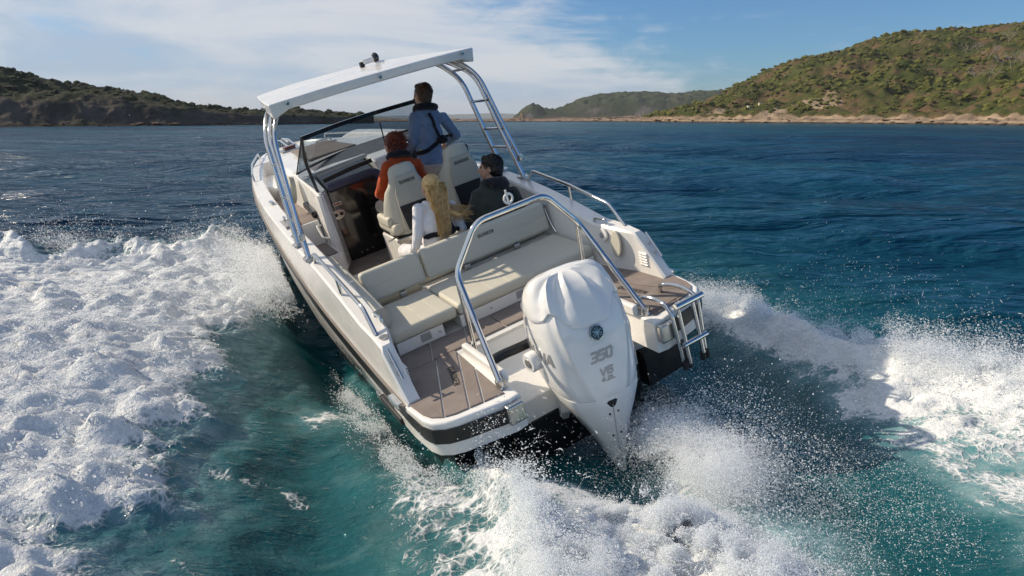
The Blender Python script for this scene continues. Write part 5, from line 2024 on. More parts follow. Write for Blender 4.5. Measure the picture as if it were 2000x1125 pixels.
for x in (0.715, 0.755, 0.89, 0.93):
    tube('ladder_foot', [(x, -0.146, -0.37), (x, -0.148, -0.43)], 0.022, 'black_matt', lad, 0)
prism('ladder_hatch', [(0.70, 0.07), (0.97, 0.10), (0.95, 0.30), (0.68, 0.27)], -0.001, 0.0035, 'teak', BOAT)

# ------------------------------------------------------------------ outboard motor (part of the boat)
LEV = [(-0.955, -0.195, -0.12, 0.012), (-0.93, -0.190, -0.06, 0.028), (-0.85, -0.180, 0.02, 0.060), (-0.70, -0.178, 0.10, 0.112), (-0.56, -0.188, 0.16, 0.168),
       (-0.43, -0.205, 0.23, 0.235), (-0.30, -0.218, 0.32, 0.300), (-0.20, -0.220, 0.40, 0.330), (-0.08, -0.215, 0.46, 0.345), (0.06, -0.207, 0.495, 0.350),
       (0.18, -0.195, 0.50, 0.347), (0.28, -0.168, 0.485, 0.338), (0.36, -0.128, 0.455, 0.325), (0.43, -0.080, 0.415, 0.306), (0.49, -0.025, 0.370, 0.280),
       (0.535, 0.030, 0.320, 0.240), (0.565, 0.085, 0.265, 0.180), (0.582, 0.135, 0.215, 0.090)]
LZ = np.array([l[0] for l in LEV])
ENG = Matrix.Translation((0.07, 0.30, 0)) @ Matrix.Rotation(math.radians(-8), 4, 'Z') @ Matrix.Translation((0, -0.30, 0))


def eng_pt(phi, z, grow=0.0):
    """phi = 0 at the middle of the aft face, positive to starboard"""
    ya, yf, wd = (float(np.interp(z, LZ, [l[k] for l in LEV])) for k in (1, 2, 3))
    wd *= 0.955
    n = 2.9
    ym, D = (ya + yf) / 2, (yf - ya) / 2
    sn, cs = math.sin(phi), math.cos(phi)
    x = (wd + grow) * math.copysign(abs(sn) ** (2 / n), sn)
    y = ym - (D + grow) * math.copysign(abs(cs) ** (2 / n), cs)
    return Vector((x, y, z))


def crease(x, c, w_):
    return math.exp(-abs((x - c) / w_) * 1.15)


def wrap(p):
    return (p + math.pi) % (2 * math.pi) - math.pi


def zb_hood(phi):
    a = abs(wrap(phi))
    return float(np.interp(a, [0, 0.30, 0.62, 0.80, 1.05, 1.5, 2.2, math.pi], [0.268, 0.290, 0.385, 0.40, 0.345, 0.315, 0.34, 0.36]))


def zb_low(phi):
    a = abs(wrap(phi))
    return float(np.interp(a, [0, 0.5, 1.2, 2.0, math.pi], [-0.265, -0.255, -0.225, -0.19, -0.17]))


PH = [2 * math.pi * k / 192 for k in range(192)]


def gs(x, c, w_):
    return math.exp(-((x - c) / w_) ** 2)


def shell(name, zlo, zhi, rows, mat, parent, ridge=None, cap0=False, cap1=False, lift=None):
    bm = bmesh.new()
    R = []
    for j in range(rows + 1):
        t = j / rows
        ring = []
        for p in PH:
            a, b = zlo(p), zhi(p)
            z = a + (b - a) * (t if b < 0.55 else 1 - (1 - t) ** 1.35)
            g = ridge(wrap(p), z, t) if ridge else 0.0
            q_ = eng_pt(p, z, g)
            if lift:
                q_.z += lift(wrap(p), t)
            ring.append(q_)
        R.append(ring)
    # turned-in lips make the shut lines
    def inset(ring, d, dzz):
        c = sum(ring, Vector()) / len(ring)
        return [q + (Vector((c.x, c.y, q.z)) - q).normalized() * d + Vector((0, 0, dzz)) for q in ring]
    if not cap0:
        R = [inset(R[0], 0.02, -0.001)] + R
    if not cap1:
        R = R + [inset(R[-1], 0.02, 0.001)]
    loft(bm, R, close_u=True, cap0=cap0, cap1=cap1)
    return link(name, bm, mat, parent, 34)


def ridge_main(p, z, t):
    a = abs(p)
    c = float(np.interp(z, [-0.3, 0.0, 0.3], [0.20, 0.42, 0.66]))
    g = 0.011 * crease(a, c, 0.085) - 0.005 * gs(a, c + 0.20, 0.10)
    g += 0.004 * gs(p, 0, 0.5)
    if t < 0.02 or t > 0.98:
        g -= 0.004
    return g


def ridge_hood(p, z, t):
    # flutes that run from the rim up to the crown of the hood
    a = abs(p)
    g = 0.012
    r = 0.020 * crease(a, 0.72, 0.13) - 0.018 * gs(a, 0.42, 0.14) + 0.012 * crease(a, 0.14, 0.10) - 0.016 * gs(a, 1.12, 0.20) + 0.014 * crease(a, 1.55, 0.20)
    g += r * (1 - 0.55 * t) * min(1.0, 0.25 + 3 * t)
    if t < 0.02:
        g -= 0.009
    return g


def lift_hood(p, t):
    a = abs(p)
    r = 0.030 * crease(a, 0.72, 0.15) - 0.026 * gs(a, 0.40, 0.15) + 0.016 * crease(a, 0.14, 0.10) - 0.024 * gs(a, 1.10, 0.20) + 0.018 * crease(a, 1.6, 0.24)
    return r * sst(np.array(t), 0.30, 0.62) * sst(np.array(t), 1.02, 0.80)


def ridge_low(p, z, t):
    g = 0.0
    if t > 0.97:
        g -= 0.003
    g += 0.006 * gs(abs(p), 0.9, 0.2) * sst(np.array(z), -0.7, -0.4)
    return float(g)


motor = shell('outboard_motor', lambda p: zb_low(p) + 0.004, lambda p: zb_hood(p) - 0.003, 16, 'engine', BOAT, ridge_main)
motor.matrix_local = ENG
shell('engine_hood', zb_hood, lambda p: 0.582, 20, 'engine', motor, ridge_hood, cap1=True, lift=lift_hood)
leg = shell('engine_leg', lambda p: -0.90, zb_low, 18, 'engine', motor, ridge_low, cap0=True)
# pointed trailing end and its dark trim tab
bm = bmesh.new()
loft(bm, [[eng_pt(p, z) + Vector((0, -0.004, 0)) for p in PH[::8]] for z in (-0.955, -0.93, -0.905)], close_u=True, cap0=True, cap1=True)
link('leg_tip', bm, 'engine', motor, 40)
box('trim_tab', (-0.017, -0.215, -0.985), (0.017, -0.165, -0.948), 'black_matt', motor, 0.004, 1)
bm = bmesh.new()
sweep(bm, [(0.0, -0.183 - 0.004, -0.90), (0.0, -0.183 - 0.002, -0.80), (0.0, -0.180, -0.70), (0.0, -0.189, -0.55), (0.0, -0.208, -0.42), (0, -0.2205, -0.33)], [(-0.0018, -0.003), (0.0018, -0.003), (0.0018, 0.003), (-0.0018, 0.003)], up=Vector((0, -1, 0)))
link('leg_seam', bm, 'grey_gel', motor)
bvh_m = BVHTree.FromPolygons([v.co.copy() for v in motor.data.vertices], [tuple(p.vertices) for p in motor.data.polygons])
bvh_l = BVHTree.FromPolygons([v.co.copy() for v in leg.data.vertices], [tuple(p.vertices) for p in leg.data.polygons])


def back_y(x, z, tree_=None):
    h_ = (tree_ or bvh_m).ray_cast(Vector((x, -1.0, z)), Vector((0, 1, 0)))
    return h_[0].y if h_[0] is not None else -0.2


UP = (0, 0.0, 1)
lettering('lettering', '350', (-0.004, 0, 0.062), (1, 0, 0), UP, 0.048, 0.072, 0.008, 0.0165, 'engine_grey', motor, 0.18, 0.003, bvh_m, (0, 1, 0))
lettering('lettering', 'V6', (0.006, 0, -0.062), (1, 0, 0), UP, 0.043, 0.050, 0.008, 0.0135, 'engine_grey', motor, 0.18, 0.003, bvh_m, (0, 1, 0))
lettering('lettering', '4.2L', (0.008, 0, -0.118), (1, 0, 0), UP, 0.026, 0.030, 0.005, 0.0085, 'engine_grey', motor, 0.18, 0.003, bvh_m, (0, 1, 0))
for s in (-1, 1):
    lettering('lettering', 'YaMaHa', (0, 0.16, 0.075), (0, s, 0), (0, 0, 1), 0.070, 0.078, 0.012, 0.020, 'engine_grey', motor, 0.15, 0.003, bvh_m, (-s, 0, 0))
# round badge: black disc, silver rim, three crossed tuning forks
ez = 0.222
ey = back_y(0, ez)
en = Vector((0, back_y(0, ez + 0.03) - back_y(0, ez - 0.03), 0.06)).normalized()
en = Vector((0, -en.z, en.y))
ec = Vector((0, ey, ez)) + en * 0.003
bdg = disc('badge', ec, en, 0.052, 0.008, 'black_gloss', motor, seg=32)
eq = en.to_track_quat('Z', 'Y').to_matrix()
eu = Vector((1, 0, 0))
ev = en.cross(eu).normalized()
bm = bmesh.new()
sweep(bm, [ec + en * 0.009 + (eu * math.cos(t) + ev * math.sin(t)) * 0.049 for t in [2 * math.pi * k / 32 for k in range(33)]], circ(0.0034, 6), cap=False)
link('badge_rim', bm, 'steel', motor, 50)
bm = bmesh.new()
for k in range(3):
    t = math.pi / 2 + k * 2 * math.pi / 3
    d = eu * math.cos(t) + ev * math.sin(t)
    q = eu * -math.sin(t) + ev * math.cos(t)
    b0 = ec + en * (0.0118 + 0.0006 * k)
    for a_, b_, wd in ((b0 - d * 0.037, b0 + d * 0.008, 0.0042), (b0 + d * 0.008 + q * 0.007, b0 + d * 0.036 + q * 0.007, 0.0034), (b0 + d * 0.008 - q * 0.007, b0 + d * 0.036 - q * 0.007, 0.0034), (b0 + d * 0.008 - q * 0.009, b0 + d * 0.008 + q * 0.009, 0.0036)):
        ln = (b_ - a_).normalized()
        sd = en.cross(ln).normalized() * wd / 2
        bm.faces.new([bm.verts.new(v) for v in (a_ - sd, b_ - sd, b_ + sd, a_ + sd)])
link('badge_emblem', bm, 'steel_dull', motor, recalc=False)
# tell-tale outlet, screws, tilt pin boss, bracket, hydraulic parts, cable hose
bm = bmesh.new()
oy = back_y(0, -0.325, bvh_l)
pts = [(-0.042, 0.018), (-0.028, 0.030), (0.028, 0.030), (0.042, 0.018), (0.020, -0.020), (0.0, -0.032), (-0.020, -0.020)]
f_ = bm.faces.new([bm.verts.new((x, oy - 0.003, -0.325 + z)) for x, z in pts])
e_ = bmesh.ops.extrude_face_region(bm, geom=[f_])
for v in [g for g in e_['geom'] if isinstance(g, bmesh.types.BMVert)]:
    v.co.y += 0.02
link('outlet', bm, 'black_matt', motor)
for x, z in ((-0.032, -0.405), (0.034, -0.405), (-0.030, -0.60), (0.034, -0.60), (-0.028, -0.80)):
    disc('screw', Vector((x, back_y(x, z, bvh_l), z)), (0, -1, 0), 0.0085, 0.004, 'black_matt', motor, seg=10)
for s in (-1, 1):
    bs = disc('tilt_boss', Vector((s * 0.345, 0.17, 0.0)), (s, -0.25, 0.0), 0.075, 0.05, 'engine', motor, 0.075)
    disc('boss_recess', Vector((s * 0.398, 0.155, 0.0)), (s, -0.25, 0), 0.034, 0.012, 'steel_dull', motor)
for s in (-1, 1):
    bm = bmesh.new()
    loft(bm, [[(s * 0.17, 0.278, -0.30), (s * 0.17, 0.15, -0.30), (s * 0.17, 0.16, -0.52), (s * 0.17, 0.278, -0.66)],
              [(s * 0.24, 0.278, -0.30), (s * 0.24, 0.17, -0.30), (s * 0.24, 0.19, -0.52), (s * 0.24, 0.278, -0.66)]], close_u=True, cap0=True, cap1=True)
    bmesh.ops.bevel(bm, geom=bm.edges[:], offset=0.01, segments=2, affect='EDGES')
    link('clamp_bracket', bm, 'engine', motor)
    tube('tilt_ram', [(s * 0.10, 0.26, -0.62), (s * 0.10, 0.10, -0.40)], 0.026, 'steel_dull', motor, 0)
box('tilt_block', (-0.13, 0.13, -0.50), (0.13, 0.27, -0.38), 'black_matt', motor, 0.02, 2)
tube('cable_hose', [(-0.58, 0.42, 0.02), (-0.46, 0.41, 0.045), (-0.30, 0.40, 0.04), (-0.12, 0.38, 0.05)], 0.037, 'rubber', BOAT, 0.1, 14)

# ------------------------------------------------------------------ people
def add_capsule(bm, a, b, ra, rb, n=14):
    a, b = Vector(a), Vector(b)
    d = b - a
    L = d.length
    d = d.normalized() if L > 1e-6 else Vector((0, 0, 1))
    u = d.orthogonal().normalized()
    v = d.cross(u)
    rings = []
    for k in range(5):
        t = math.pi / 2 * (1 - (k + 0.35) / 5)
        rings.append((a - d * ra * math.sin(t), ra * math.cos(t)))
    for k in range(5):
        t = math.pi / 2 * ((k + 0.35) / 5) if k else 0.0
        rings.append((b + d * rb * math.sin(t), rb * math.cos(t)))
    R = [[bm.verts.new(c + (u * math.cos(2 * math.pi * q / n) + v * math.sin(2 * math.pi * q / n)) * r) for q in range(n)] for c, r in rings]
    for x, y in zip(R, R[1:]):
        for q in range(n):
            bm.faces.new((x[q], x[(q + 1) % n], y[(q + 1) % n], y[q]))
    bm.faces.new(R[0][::-1])
    bm.faces.new(R[-1])


def add_ell(bm, c, r, m3=None, sub=3):
    g = bmesh.ops.create_icosphere(bm, subdivisions=sub, radius=1.0)
    for v in g['verts']:
        p = Vector((v.co.x * r[0], v.co.y * r[1], v.co.z * r[2]))
        if m3 is not None:
            p = m3 @ p
        v.co = p + Vector(c)


def blob(name, build, mat, parent, voxel=0.010, smooth=3, wrinkle=0.0, wscale=9.0, seed=0):
    """union of overlapping closed shapes -> one continuous surface"""
    bm = bmesh.new()
    build(bm)
    me = bpy.data.meshes.new('tmp')
    bm.to_mesh(me)
    bm.free()
    o = bpy.data.objects.new('tmp', me)
    COL.objects.link(o)
    md_ = o.modifiers.new('r', 'REMESH')
    md_.mode = 'VOXEL'
    md_.voxel_size = voxel
    md_.adaptivity = 0
    dg = bpy.context.evaluated_depsgraph_get()
    dg.update()
    m2 = bpy.data.meshes.new_from_object(o.evaluated_get(dg))
    bpy.data.objects.remove(o)
    bpy.data.meshes.remove(me)
    bm = bmesh.new()
    bm.from_mesh(m2)
    bpy.data.meshes.remove(m2)
    for _ in range(smooth):
        bmesh.ops.smooth_vert(bm, verts=bm.verts, factor=0.5, use_axis_x=True, use_axis_y=True, use_axis_z=True)
    if wrinkle:
        import mathutils
        bm.normal_update()
        for v in bm.verts:
            q = Vector((v.co.x, v.co.y, v.co.z * 0.8)) * wscale + Vector((seed * 7.1, seed * 3.3, 0))
            w_ = 1 - abs(mathutils.noise.noise(q)) * 2.2
            w2 = mathutils.noise.noise(q * 2.3)
            v.co = v.co + v.normal * wrinkle * (w_ * 0.8 + 0.6 * w2)
    return link(name, bm, mat, parent, 70)


def add_hand(bm, wrist, d, palm_n, size=0.185, curl=0.9):
    """palm, four curled fingers of unequal length and a thumb"""
    d = Vector(d).normalized()
    n = Vector(palm_n)
    n = (n - d * n.dot(d)).normalized()
    sdv = d.cross(n)
    w_ = Vector(wrist)
    pl = size * 0.50
    add_ell(bm, w_ + d * pl * 0.55, (pl * 0.62, pl * 0.44, pl * 0.20), Matrix((d, sdv, n)).transposed(), 2)
    for k, (off, ln) in enumerate(((-0.033, 0.86), (-0.011, 1.0), (0.011, 0.93), (0.033, 0.74))):
        a = w_ + d * pl * 0.92 + sdv * off * size / 0.185
        dirv = d.copy()
        L = size * 0.5 * ln
        for f_, sh_ in enumerate((0.45, 0.32, 0.25)):
            ang = curl * (0.55 + 0.35 * f_)
            dd = (d * math.cos(ang) + n * math.sin(ang)).normalized()
            b = a + dd * L * sh_
            add_capsule(bm, a, b, 0.0100 - 0.0012 * f_, 0.0092 - 0.0012 * f_, 8)
            a = b
    t0 = w_ + d * pl * 0.30 - sdv * 0.028
    t1 = t0 - sdv * 0.022 + d * 0.034 + n * 0.012
    t2 = t1 + d * 0.030 + n * 0.016
    add_capsule(bm, t0, t1, 0.013, 0.0105, 8)
    add_capsule(bm, t1, t2, 0.0105, 0.009, 8)


def head_parts(bm, c, m3, s=1.0):
    """cranium, jaw, nose, brow, lips, ears; m3 maps head axes (x right, y face, z up) into the boat frame"""
    P = lambda x, y, z: Vector(c) + m3 @ (Vector((x, y, z)) * s)
    add_ell(bm, P(0, -0.012, 0.030), (0.076 * s, 0.096 * s, 0.088 * s), m3)
    add_ell(bm, P(0, 0.028, -0.030), (0.062 * s, 0.066 * s, 0.080 * s), m3)
    add_ell(bm, P(0, 0.052, -0.078), (0.036 * s, 0.036 * s, 0.030 * s), m3, 2)
    add_capsule(bm, P(0, 0.088, 0.008), P(0, 0.110, -0.030), 0.010 * s, 0.0155 * s, 8)
    add_capsule(bm, P(-0.034, 0.080, 0.026), P(0.034, 0.080, 0.026), 0.012 * s, 0.012 * s, 8)
    add_capsule(bm, P(-0.018, 0.090, -0.058), P(0.018, 0.090, -0.058), 0.009 * s, 0.009 * s, 8)
    for q in (-1, 1):
        add_ell(bm, P(q * 0.077, -0.006, -0.012), (0.012 * s, 0.022 * s, 0.034 * s), m3, 2)
        add_ell(bm, P(q * 0.040, 0.066, -0.018), (0.022 * s, 0.020 * s, 0.022 * s), m3, 2)


def frame(up, face):
    up = Vector(up).normalized()
    f_ = Vector(face)
    f_ = (f_ - up * f_.dot(up)).normalized()
    r = f_.cross(up)
    return Matrix((r, f_, up)).transposed()


def person(base, label):
    root = empty('person')
    root.matrix_world = MB @ Matrix.Translation(base)
    tag(root, label, 'person', 'people aboard the motorboat')
    return root


def eyes(root, c, m3, s=1.0):
    for q in (-1, 1):
        bm = bmesh.new()
        add_ell(bm, Vector(c) + m3 @ (Vector((q * 0.031, 0.083, 0.004)) * s), (0.012 * s, 0.010 * s, 0.009 * s), m3, 2)
        link('eye', bm, 'eye', root)


def strands(name, roots, mat, parent, seg=9, r0=0.0035, r1=0.0012):
    """roots: list of polylines; each becomes one tapering lock of the same hair"""
    bm = bmesh.new()
    for pl in roots:
        pts = pl
        n = len(pts)
        R = []
        for i, p in enumerate(pts):
            d = (pts[min(i + 1, n - 1)] - pts[max(i - 1, 0)]).normalized()
            u = d.orthogonal().normalized()
            v = d.cross(u)
            r = r0 + (r1 - r0) * i / (n - 1)
            R.append([bm.verts.new(p + (u * math.cos(a) + v * math.sin(a)) * r) for a in (0, 2.1, 4.2)])
        for a, b in zip(R, R[1:]):
            for k in range(3):
                bm.faces.new((a[k], a[(k + 1) % 3], b[(k + 1) % 3], b[k]))
    return link(name, bm, mat, parent, 80)


UPB = Vector((0.27, 0.03, 0.96)).normalized()      # the true vertical seen in the boat's own axes


def limb(bm, pts, rs):
    for a, b, ra, rb in zip(pts, pts[1:], rs, rs[1:]):
        add_capsule(bm, a, b, ra, rb)


def torso(bm, pel, chest, neck, shL, shR, k=1.0, waist=0.80):
    pel, chest, neck, shL, shR = [Vector(p) for p in (pel, chest, neck, shL, shR)]
    ax = (shR - shL).normalized()
    up = (neck - pel).normalized()
    fy = up.cross(ax).normalized()
    m3 = Matrix((ax, fy, up)).transposed()
    hw = (shR - shL).length / 2
    add_ell(bm, pel + up * 0.02, (hw * 0.88 * k, 0.115 * k, 0.13), m3)
    add_ell(bm, pel * 0.55 + chest * 0.45, (hw * waist * k, 0.105 * k, 0.17), m3)
    add_ell(bm, chest, (hw * 0.93 * k, 0.122 * k, 0.18), m3)
    add_ell(bm, chest * 0.35 + neck * 0.65 - up * 0.035, (hw * 0.86 * k, 0.10 * k, 0.10), m3)
    add_capsule(bm, shL, shR, 0.060 * k, 0.060 * k)
    add_capsule(bm, (shL + neck) / 2 + up * 0.0, (shR + neck) / 2, 0.058 * k, 0.058 * k)
    return m3


def collar(root, base, neck, m3, r, mat, name='life_jacket_collar', h=0.0, th=0.036):
    """horseshoe collar: behind the neck and down over the chest"""
    bm = bmesh.new()
    pts = []
    for t in np.linspace(-2.35, 2.35, 15):
        # t = 0 at the nape
        x = r * math.sin(t)
        y = -r * 0.85 * math.cos(t)
        z = 0.02 - 0.02 * (1 - math.cos(t)) - (0.10 * max(0, abs(t) - 1.6))
        pts.append(Vector(neck) - Vector(base) + m3 @ Vector((x, y, z + h)))
    sweep(bm, pts, circ(th, 10, th * 0.8), up=m3 @ Vector((0, 0, 1)))
    return link(name, bm, mat, root, 60)


def strap(root, base, pts, body_bvh, mat, width=0.042, name='strap', lift=0.006, center=None, up=None, th=0.008):
    """webbing pulled onto the surface of the clothing; pts in boat axes, projected towards center"""
    P = []
    dense = []
    for a, b in zip(pts, pts[1:]):
        a, b = Vector(a), Vector(b)
        n = max(2, int((b - a).length / 0.03))
        for k in range(n):
            dense.append(a + (b - a) * k / n)
    dense.append(Vector(pts[-1]))
    for p in dense:
        q = p - Vector(base)
        c = (Vector(center) if center is not None else Vector(p)) - Vector(base)
        near = body_bvh.find_nearest(q)
        P.append((near[0] + near[1] * lift, near[1]))
    bm = bmesh.new()
    R = []
    for i, (p, n) in enumerate(P):
        d = (P[min(i + 1, len(P) - 1)][0] - P[max(i - 1, 0)][0])
        if d.length < 1e-5:
            continue
        d.normalize()
        s_ = n.cross(d).normalized() * width / 2
        R.append([bm.verts.new(v) for v in (p - s_, p + s_, p + s_ * 0.96 + n * th, p - s_ * 0.96 + n * th)])
    for a, b in zip(R, R[1:]):
        for k in range(4):
            bm.faces.new((a[k], a[(k + 1) % 4], b[(k + 1) % 4], b[k]))
    bm.faces.new(R[0][::-1])
    bm.faces.new(R[-1])
    return link(name, bm, mat, root, 40)


def bvh_of(o):
    return BVHTree.FromPolygons([v.co.copy() for v in o.data.vertices], [tuple(p.vertices) for p in o.data.polygons])


def build_person(label, base, pel, chest, neck, shL, shR, armL, armR, legL, legR, head, face, skin, top, legs_mat, k=1.0, hand_curl=0.9, sleeve=1.0, seed=0, hips=0.155, headup=None, collar_gap=0.0):
    root = person(base, label)
    B = Vector(base)
    q = lambda p: Vector(p) - B
    pel, chest, neck, shL, shR, head = [q(p) for p in (pel, chest, neck, shL, shR, head)]
    armL = [q(p) for p in armL]
    armR = [q(p) for p in armR]
    legL = [q(p) for p in legL]
    legR = [q(p) for p in legR]
    hm = frame(headup or UPB, face)
    fwd = Vector((0, 1, 0))

    def body(bm):
        torso(bm, pel, chest, neck, shL, shR, 0.90 * k)
        add_capsule(bm, neck - (neck - chest) * 0.3, head + hm @ Vector((0, -0.012, -0.06)), 0.056 * k, 0.052 * k)
        head_parts(bm, head, hm, 1.0)
        for sh_, arm in ((shL, armL), (shR, armR)):
            limb(bm, [sh_] + arm, [0.048 * k, 0.038 * k, 0.026 * k])
            d = (arm[1] - arm[0]).normalized()
            add_hand(bm, arm[1], d, (Vector((0, 0.2, -1))), 0.18 * (0.5 + 0.5 * k), hand_curl)
        for lg, s_ in ((legL, -1), (legR, 1)):
            limb(bm, lg, [0.080 * k, 0.055 * k, 0.042 * k])
            add_capsule(bm, lg[-1], lg[-1] + Vector((0, 0.13, -0.02)), 0.040, 0.034)
    bd = blob('body', body, skin, root, 0.0075, 2)

    def shirt(bm):
        torso(bm, pel, chest, neck, shL, shR, 1.04 * k, 0.86)
        for sh_, arm in ((shL, armL), (shR, armR)):
            e = arm[0] + (arm[1] - arm[0]) * 0.93 * sleeve
            limb(bm, [sh_, arm[0], e], [0.064 * k, 0.052 * k, 0.042 * k])
    sh = blob('shirt', shirt, top, root, 0.009, 3, 0.0055, 11.0, seed)

    def trousers(bm):
        ax = (shR - shL).normalized()
        add_ell(bm, pel - (neck - pel).normalized() * 0.05, (hips, 0.125 * k, 0.13), None)
        for lg in (legL, legR):
            limb(bm, lg[:1] + lg[1:], [0.095 * k, 0.072 * k, 0.060 * k])
    blob('trousers', trousers, legs_mat, root, 0.010, 3, 0.005, 9.0, seed + 3)
    eyes(root, head, hm)
    return root, B, hm, head, neck, bvh_of(sh), (pel, chest, neck, shL, shR)


# the driver, standing at the wheel in a blue jersey
D = dict(base=(0.45, 3.50, 0.0), pel=(0.555, 3.48, 0.86), chest=(0.655, 3.53, 1.16), neck=(0.70, 3.535, 1.425), shL=(0.545, 3.52, 1.375), shR=(0.865, 3.52, 1.285),
         armL=[(0.455, 3.52, 1.13), (0.40, 3.74, 0.985)], armR=[(0.955, 3.50, 1.065), (0.935, 3.76, 0.975)],
         legL=[(0.45, 3.49, 0.80), (0.42, 3.55, 0.42), (0.36, 3.48, 0.06)], legR=[(0.63, 3.48, 0.78), (0.60, 3.55, 0.42), (0.56, 3.48, 0.06)],
         head=(0.722, 3.575, 1.575), face=(-0.38, 1.0, -0.05))
root, B, hm, hd, nk, bv, tr = build_person('man standing at the wheel in a blue jersey with a black chest harness', D['base'], D['pel'], D['chest'], D['neck'], D['shL'], D['shR'], D['armL'], D['armR'], D['legL'], D['legR'], D['head'], D['face'], 'skin', 'blue', 'beige', 1.0, 0.9, 1.0, 1)


def short_hair(bm, lift=0.012):
    P = lambda x, y, z: hd + hm @ Vector((x, y, z))
    add_ell(bm, P(0, -0.024, 0.042), (0.083, 0.097, 0.083), hm)
    add_ell(bm, P(0, -0.045, -0.004), (0.085, 0.076, 0.092), hm)
    add_ell(bm, P(0, -0.070, -0.055), (0.060, 0.045, 0.055), hm)
    add_ell(bm, P(0.0, 0.048, 0.090), (0.055, 0.036, 0.030), hm, 2)


blob('hair', short_hair, 'hair_brown', root, 0.006, 2, 0.004, 38.0)


def tuft_strands(n, seed, mat, ln, lift, spread=1.9, r=0.0028):
    rnd = random.Random(seed)
    out = []
    for _ in range(n):
        a = rnd.uniform(0, 6.28)
        t = rnd.uniform(0, spread)
        d = Vector((math.sin(t) * math.cos(a), math.sin(t) * math.sin(a) - 0.2, math.cos(t))).normalized()
        p = hd + hm @ (Vector((d.x * 0.084, d.y * 0.096 - 0.024, d.z * 0.088 + 0.036)))
        side = Vector((-d.y * 0.4 + rnd.uniform(-0.5, 0.5), -0.5 + d.x * 0.4, -0.55 + rnd.uniform(-0.4, 0.6)))
        v = hm @ (side - d * side.dot(d)).normalized() * ln
        o_ = hm @ d * lift
        out.append([p - o_ * 0.3, p + v * 0.4 + o_, p + v * 0.8 + o_ * 1.2, p + v * 1.1 + o_ * 0.8])
    strands('hair_strands', out, mat, root, r0=r)


tuft_strands(260, 4, 'hair_brown', 0.040, 0.007)
collar(root, B, D['neck'], frame(UPB, (0, 1, 0)), 0.105, 'navy', h=0.015, th=0.042)
cx_ = Vector(D['chest'])
strap(root, B, [(0.70, 3.42, 1.40), (0.715, 3.36, 1.25), (0.735, 3.36, 1.10)], bv, 'navy', 0.034)
strap(root, B, [(0.47, 3.52, 1.00), (0.55, 3.42, 1.02), (0.64, 3.38, 1.06), (0.735, 3.37, 1.085), (0.83, 3.40, 1.075), (0.88, 3.50, 1.07)], bv, 'navy', 0.045)


def pouch(root, base, c, r, m3, name='harness_pouch'):
    def f(bm):
        add_ell(bm, Vector(c) - Vector(base), r, m3, 2)
        add_ell(bm, Vector(c) - Vector(base) + m3 @ Vector((0, 0, r[2] * 0.6)), (r[0] * 0.5, r[1] * 0.8, r[2] * 0.7), m3, 2)
    return blob(name, f, 'navy', root, 0.008, 3, 0.003, 20)


pouch(root, B, (0.735, 3.385, 1.085), (0.075, 0.030, 0.045), frame(UPB, (0, 1, 0)))
box('buckle_strap', (0.475 - B.x, 3.43 - B.y, 0.97 - B.z), (0.495 - B.x, 3.46 - B.y, 1.05 - B.z), 'yellow', root, 0.003, 1)

# the passenger with auburn hair in an orange jersey, on the port helm seat
R_ = dict(base=(0.06, 3.15, 0.0), pel=(0.04, 3.10, 0.60), chest=(0.10, 3.16, 0.86), neck=(0.155, 3.215, 1.08), shL=(-0.005, 3.19, 1.035), shR=(0.305, 3.19, 0.965),
          armL=[(-0.165, 3.20, 0.80), (-0.05, 3.42, 0.66)], armR=[(0.36, 3.25, 0.75), (0.22, 3.46, 0.66)],
          legL=[(-0.06, 3.16, 0.59), (-0.09, 3.56, 0.58), (-0.08, 3.62, 0.12)], legR=[(0.14, 3.16, 0.59), (0.14, 3.56, 0.58), (0.12, 3.62, 0.12)],
          head=(0.155, 3.30, 1.215), face=(-0.42, 1.0, -0.12))
root, B, hm, hd, nk, bv, tr = build_person('passenger with wind-blown auburn hair and an orange jersey beside the driver', R_['base'], R_['pel'], R_['chest'], R_['neck'], R_['shL'], R_['shR'], R_['armL'], R_['armR'], R_['legL'], R_['legR'], R_['head'], R_['face'], 'skin', 'orange', 'darkpants', 0.97, 0.6, 1.0, 5)


def bob_hair(bm):
    P = lambda x, y, z: hd + hm @ Vector((x, y, z))
    add_ell(bm, P(0, -0.026, 0.030), (0.097, 0.108, 0.108), hm)
    add_ell(bm, P(0, -0.050, -0.045), (0.095, 0.080, 0.085), hm)
    rnd = random.Random(9)
    for _ in range(90):
        a = rnd.uniform(0, 6.28)
        t = rnd.uniform(0, 2.0)
        d = Vector((math.sin(t) * math.cos(a), math.sin(t) * math.sin(a) - 0.25, math.cos(t)))
        s0 = d * 0.09 + Vector((0, -0.03, 0.01))
        fl = Vector((rnd.uniform(-0.01, 0.035), rnd.uniform(-0.02, 0.01), rnd.uniform(-0.045, 0.012)))
        add_capsule(bm, P(*s0), P(*(d * 0.112 + Vector((0, -0.03, 0.01)) + fl)), 0.014, 0.005, 6)


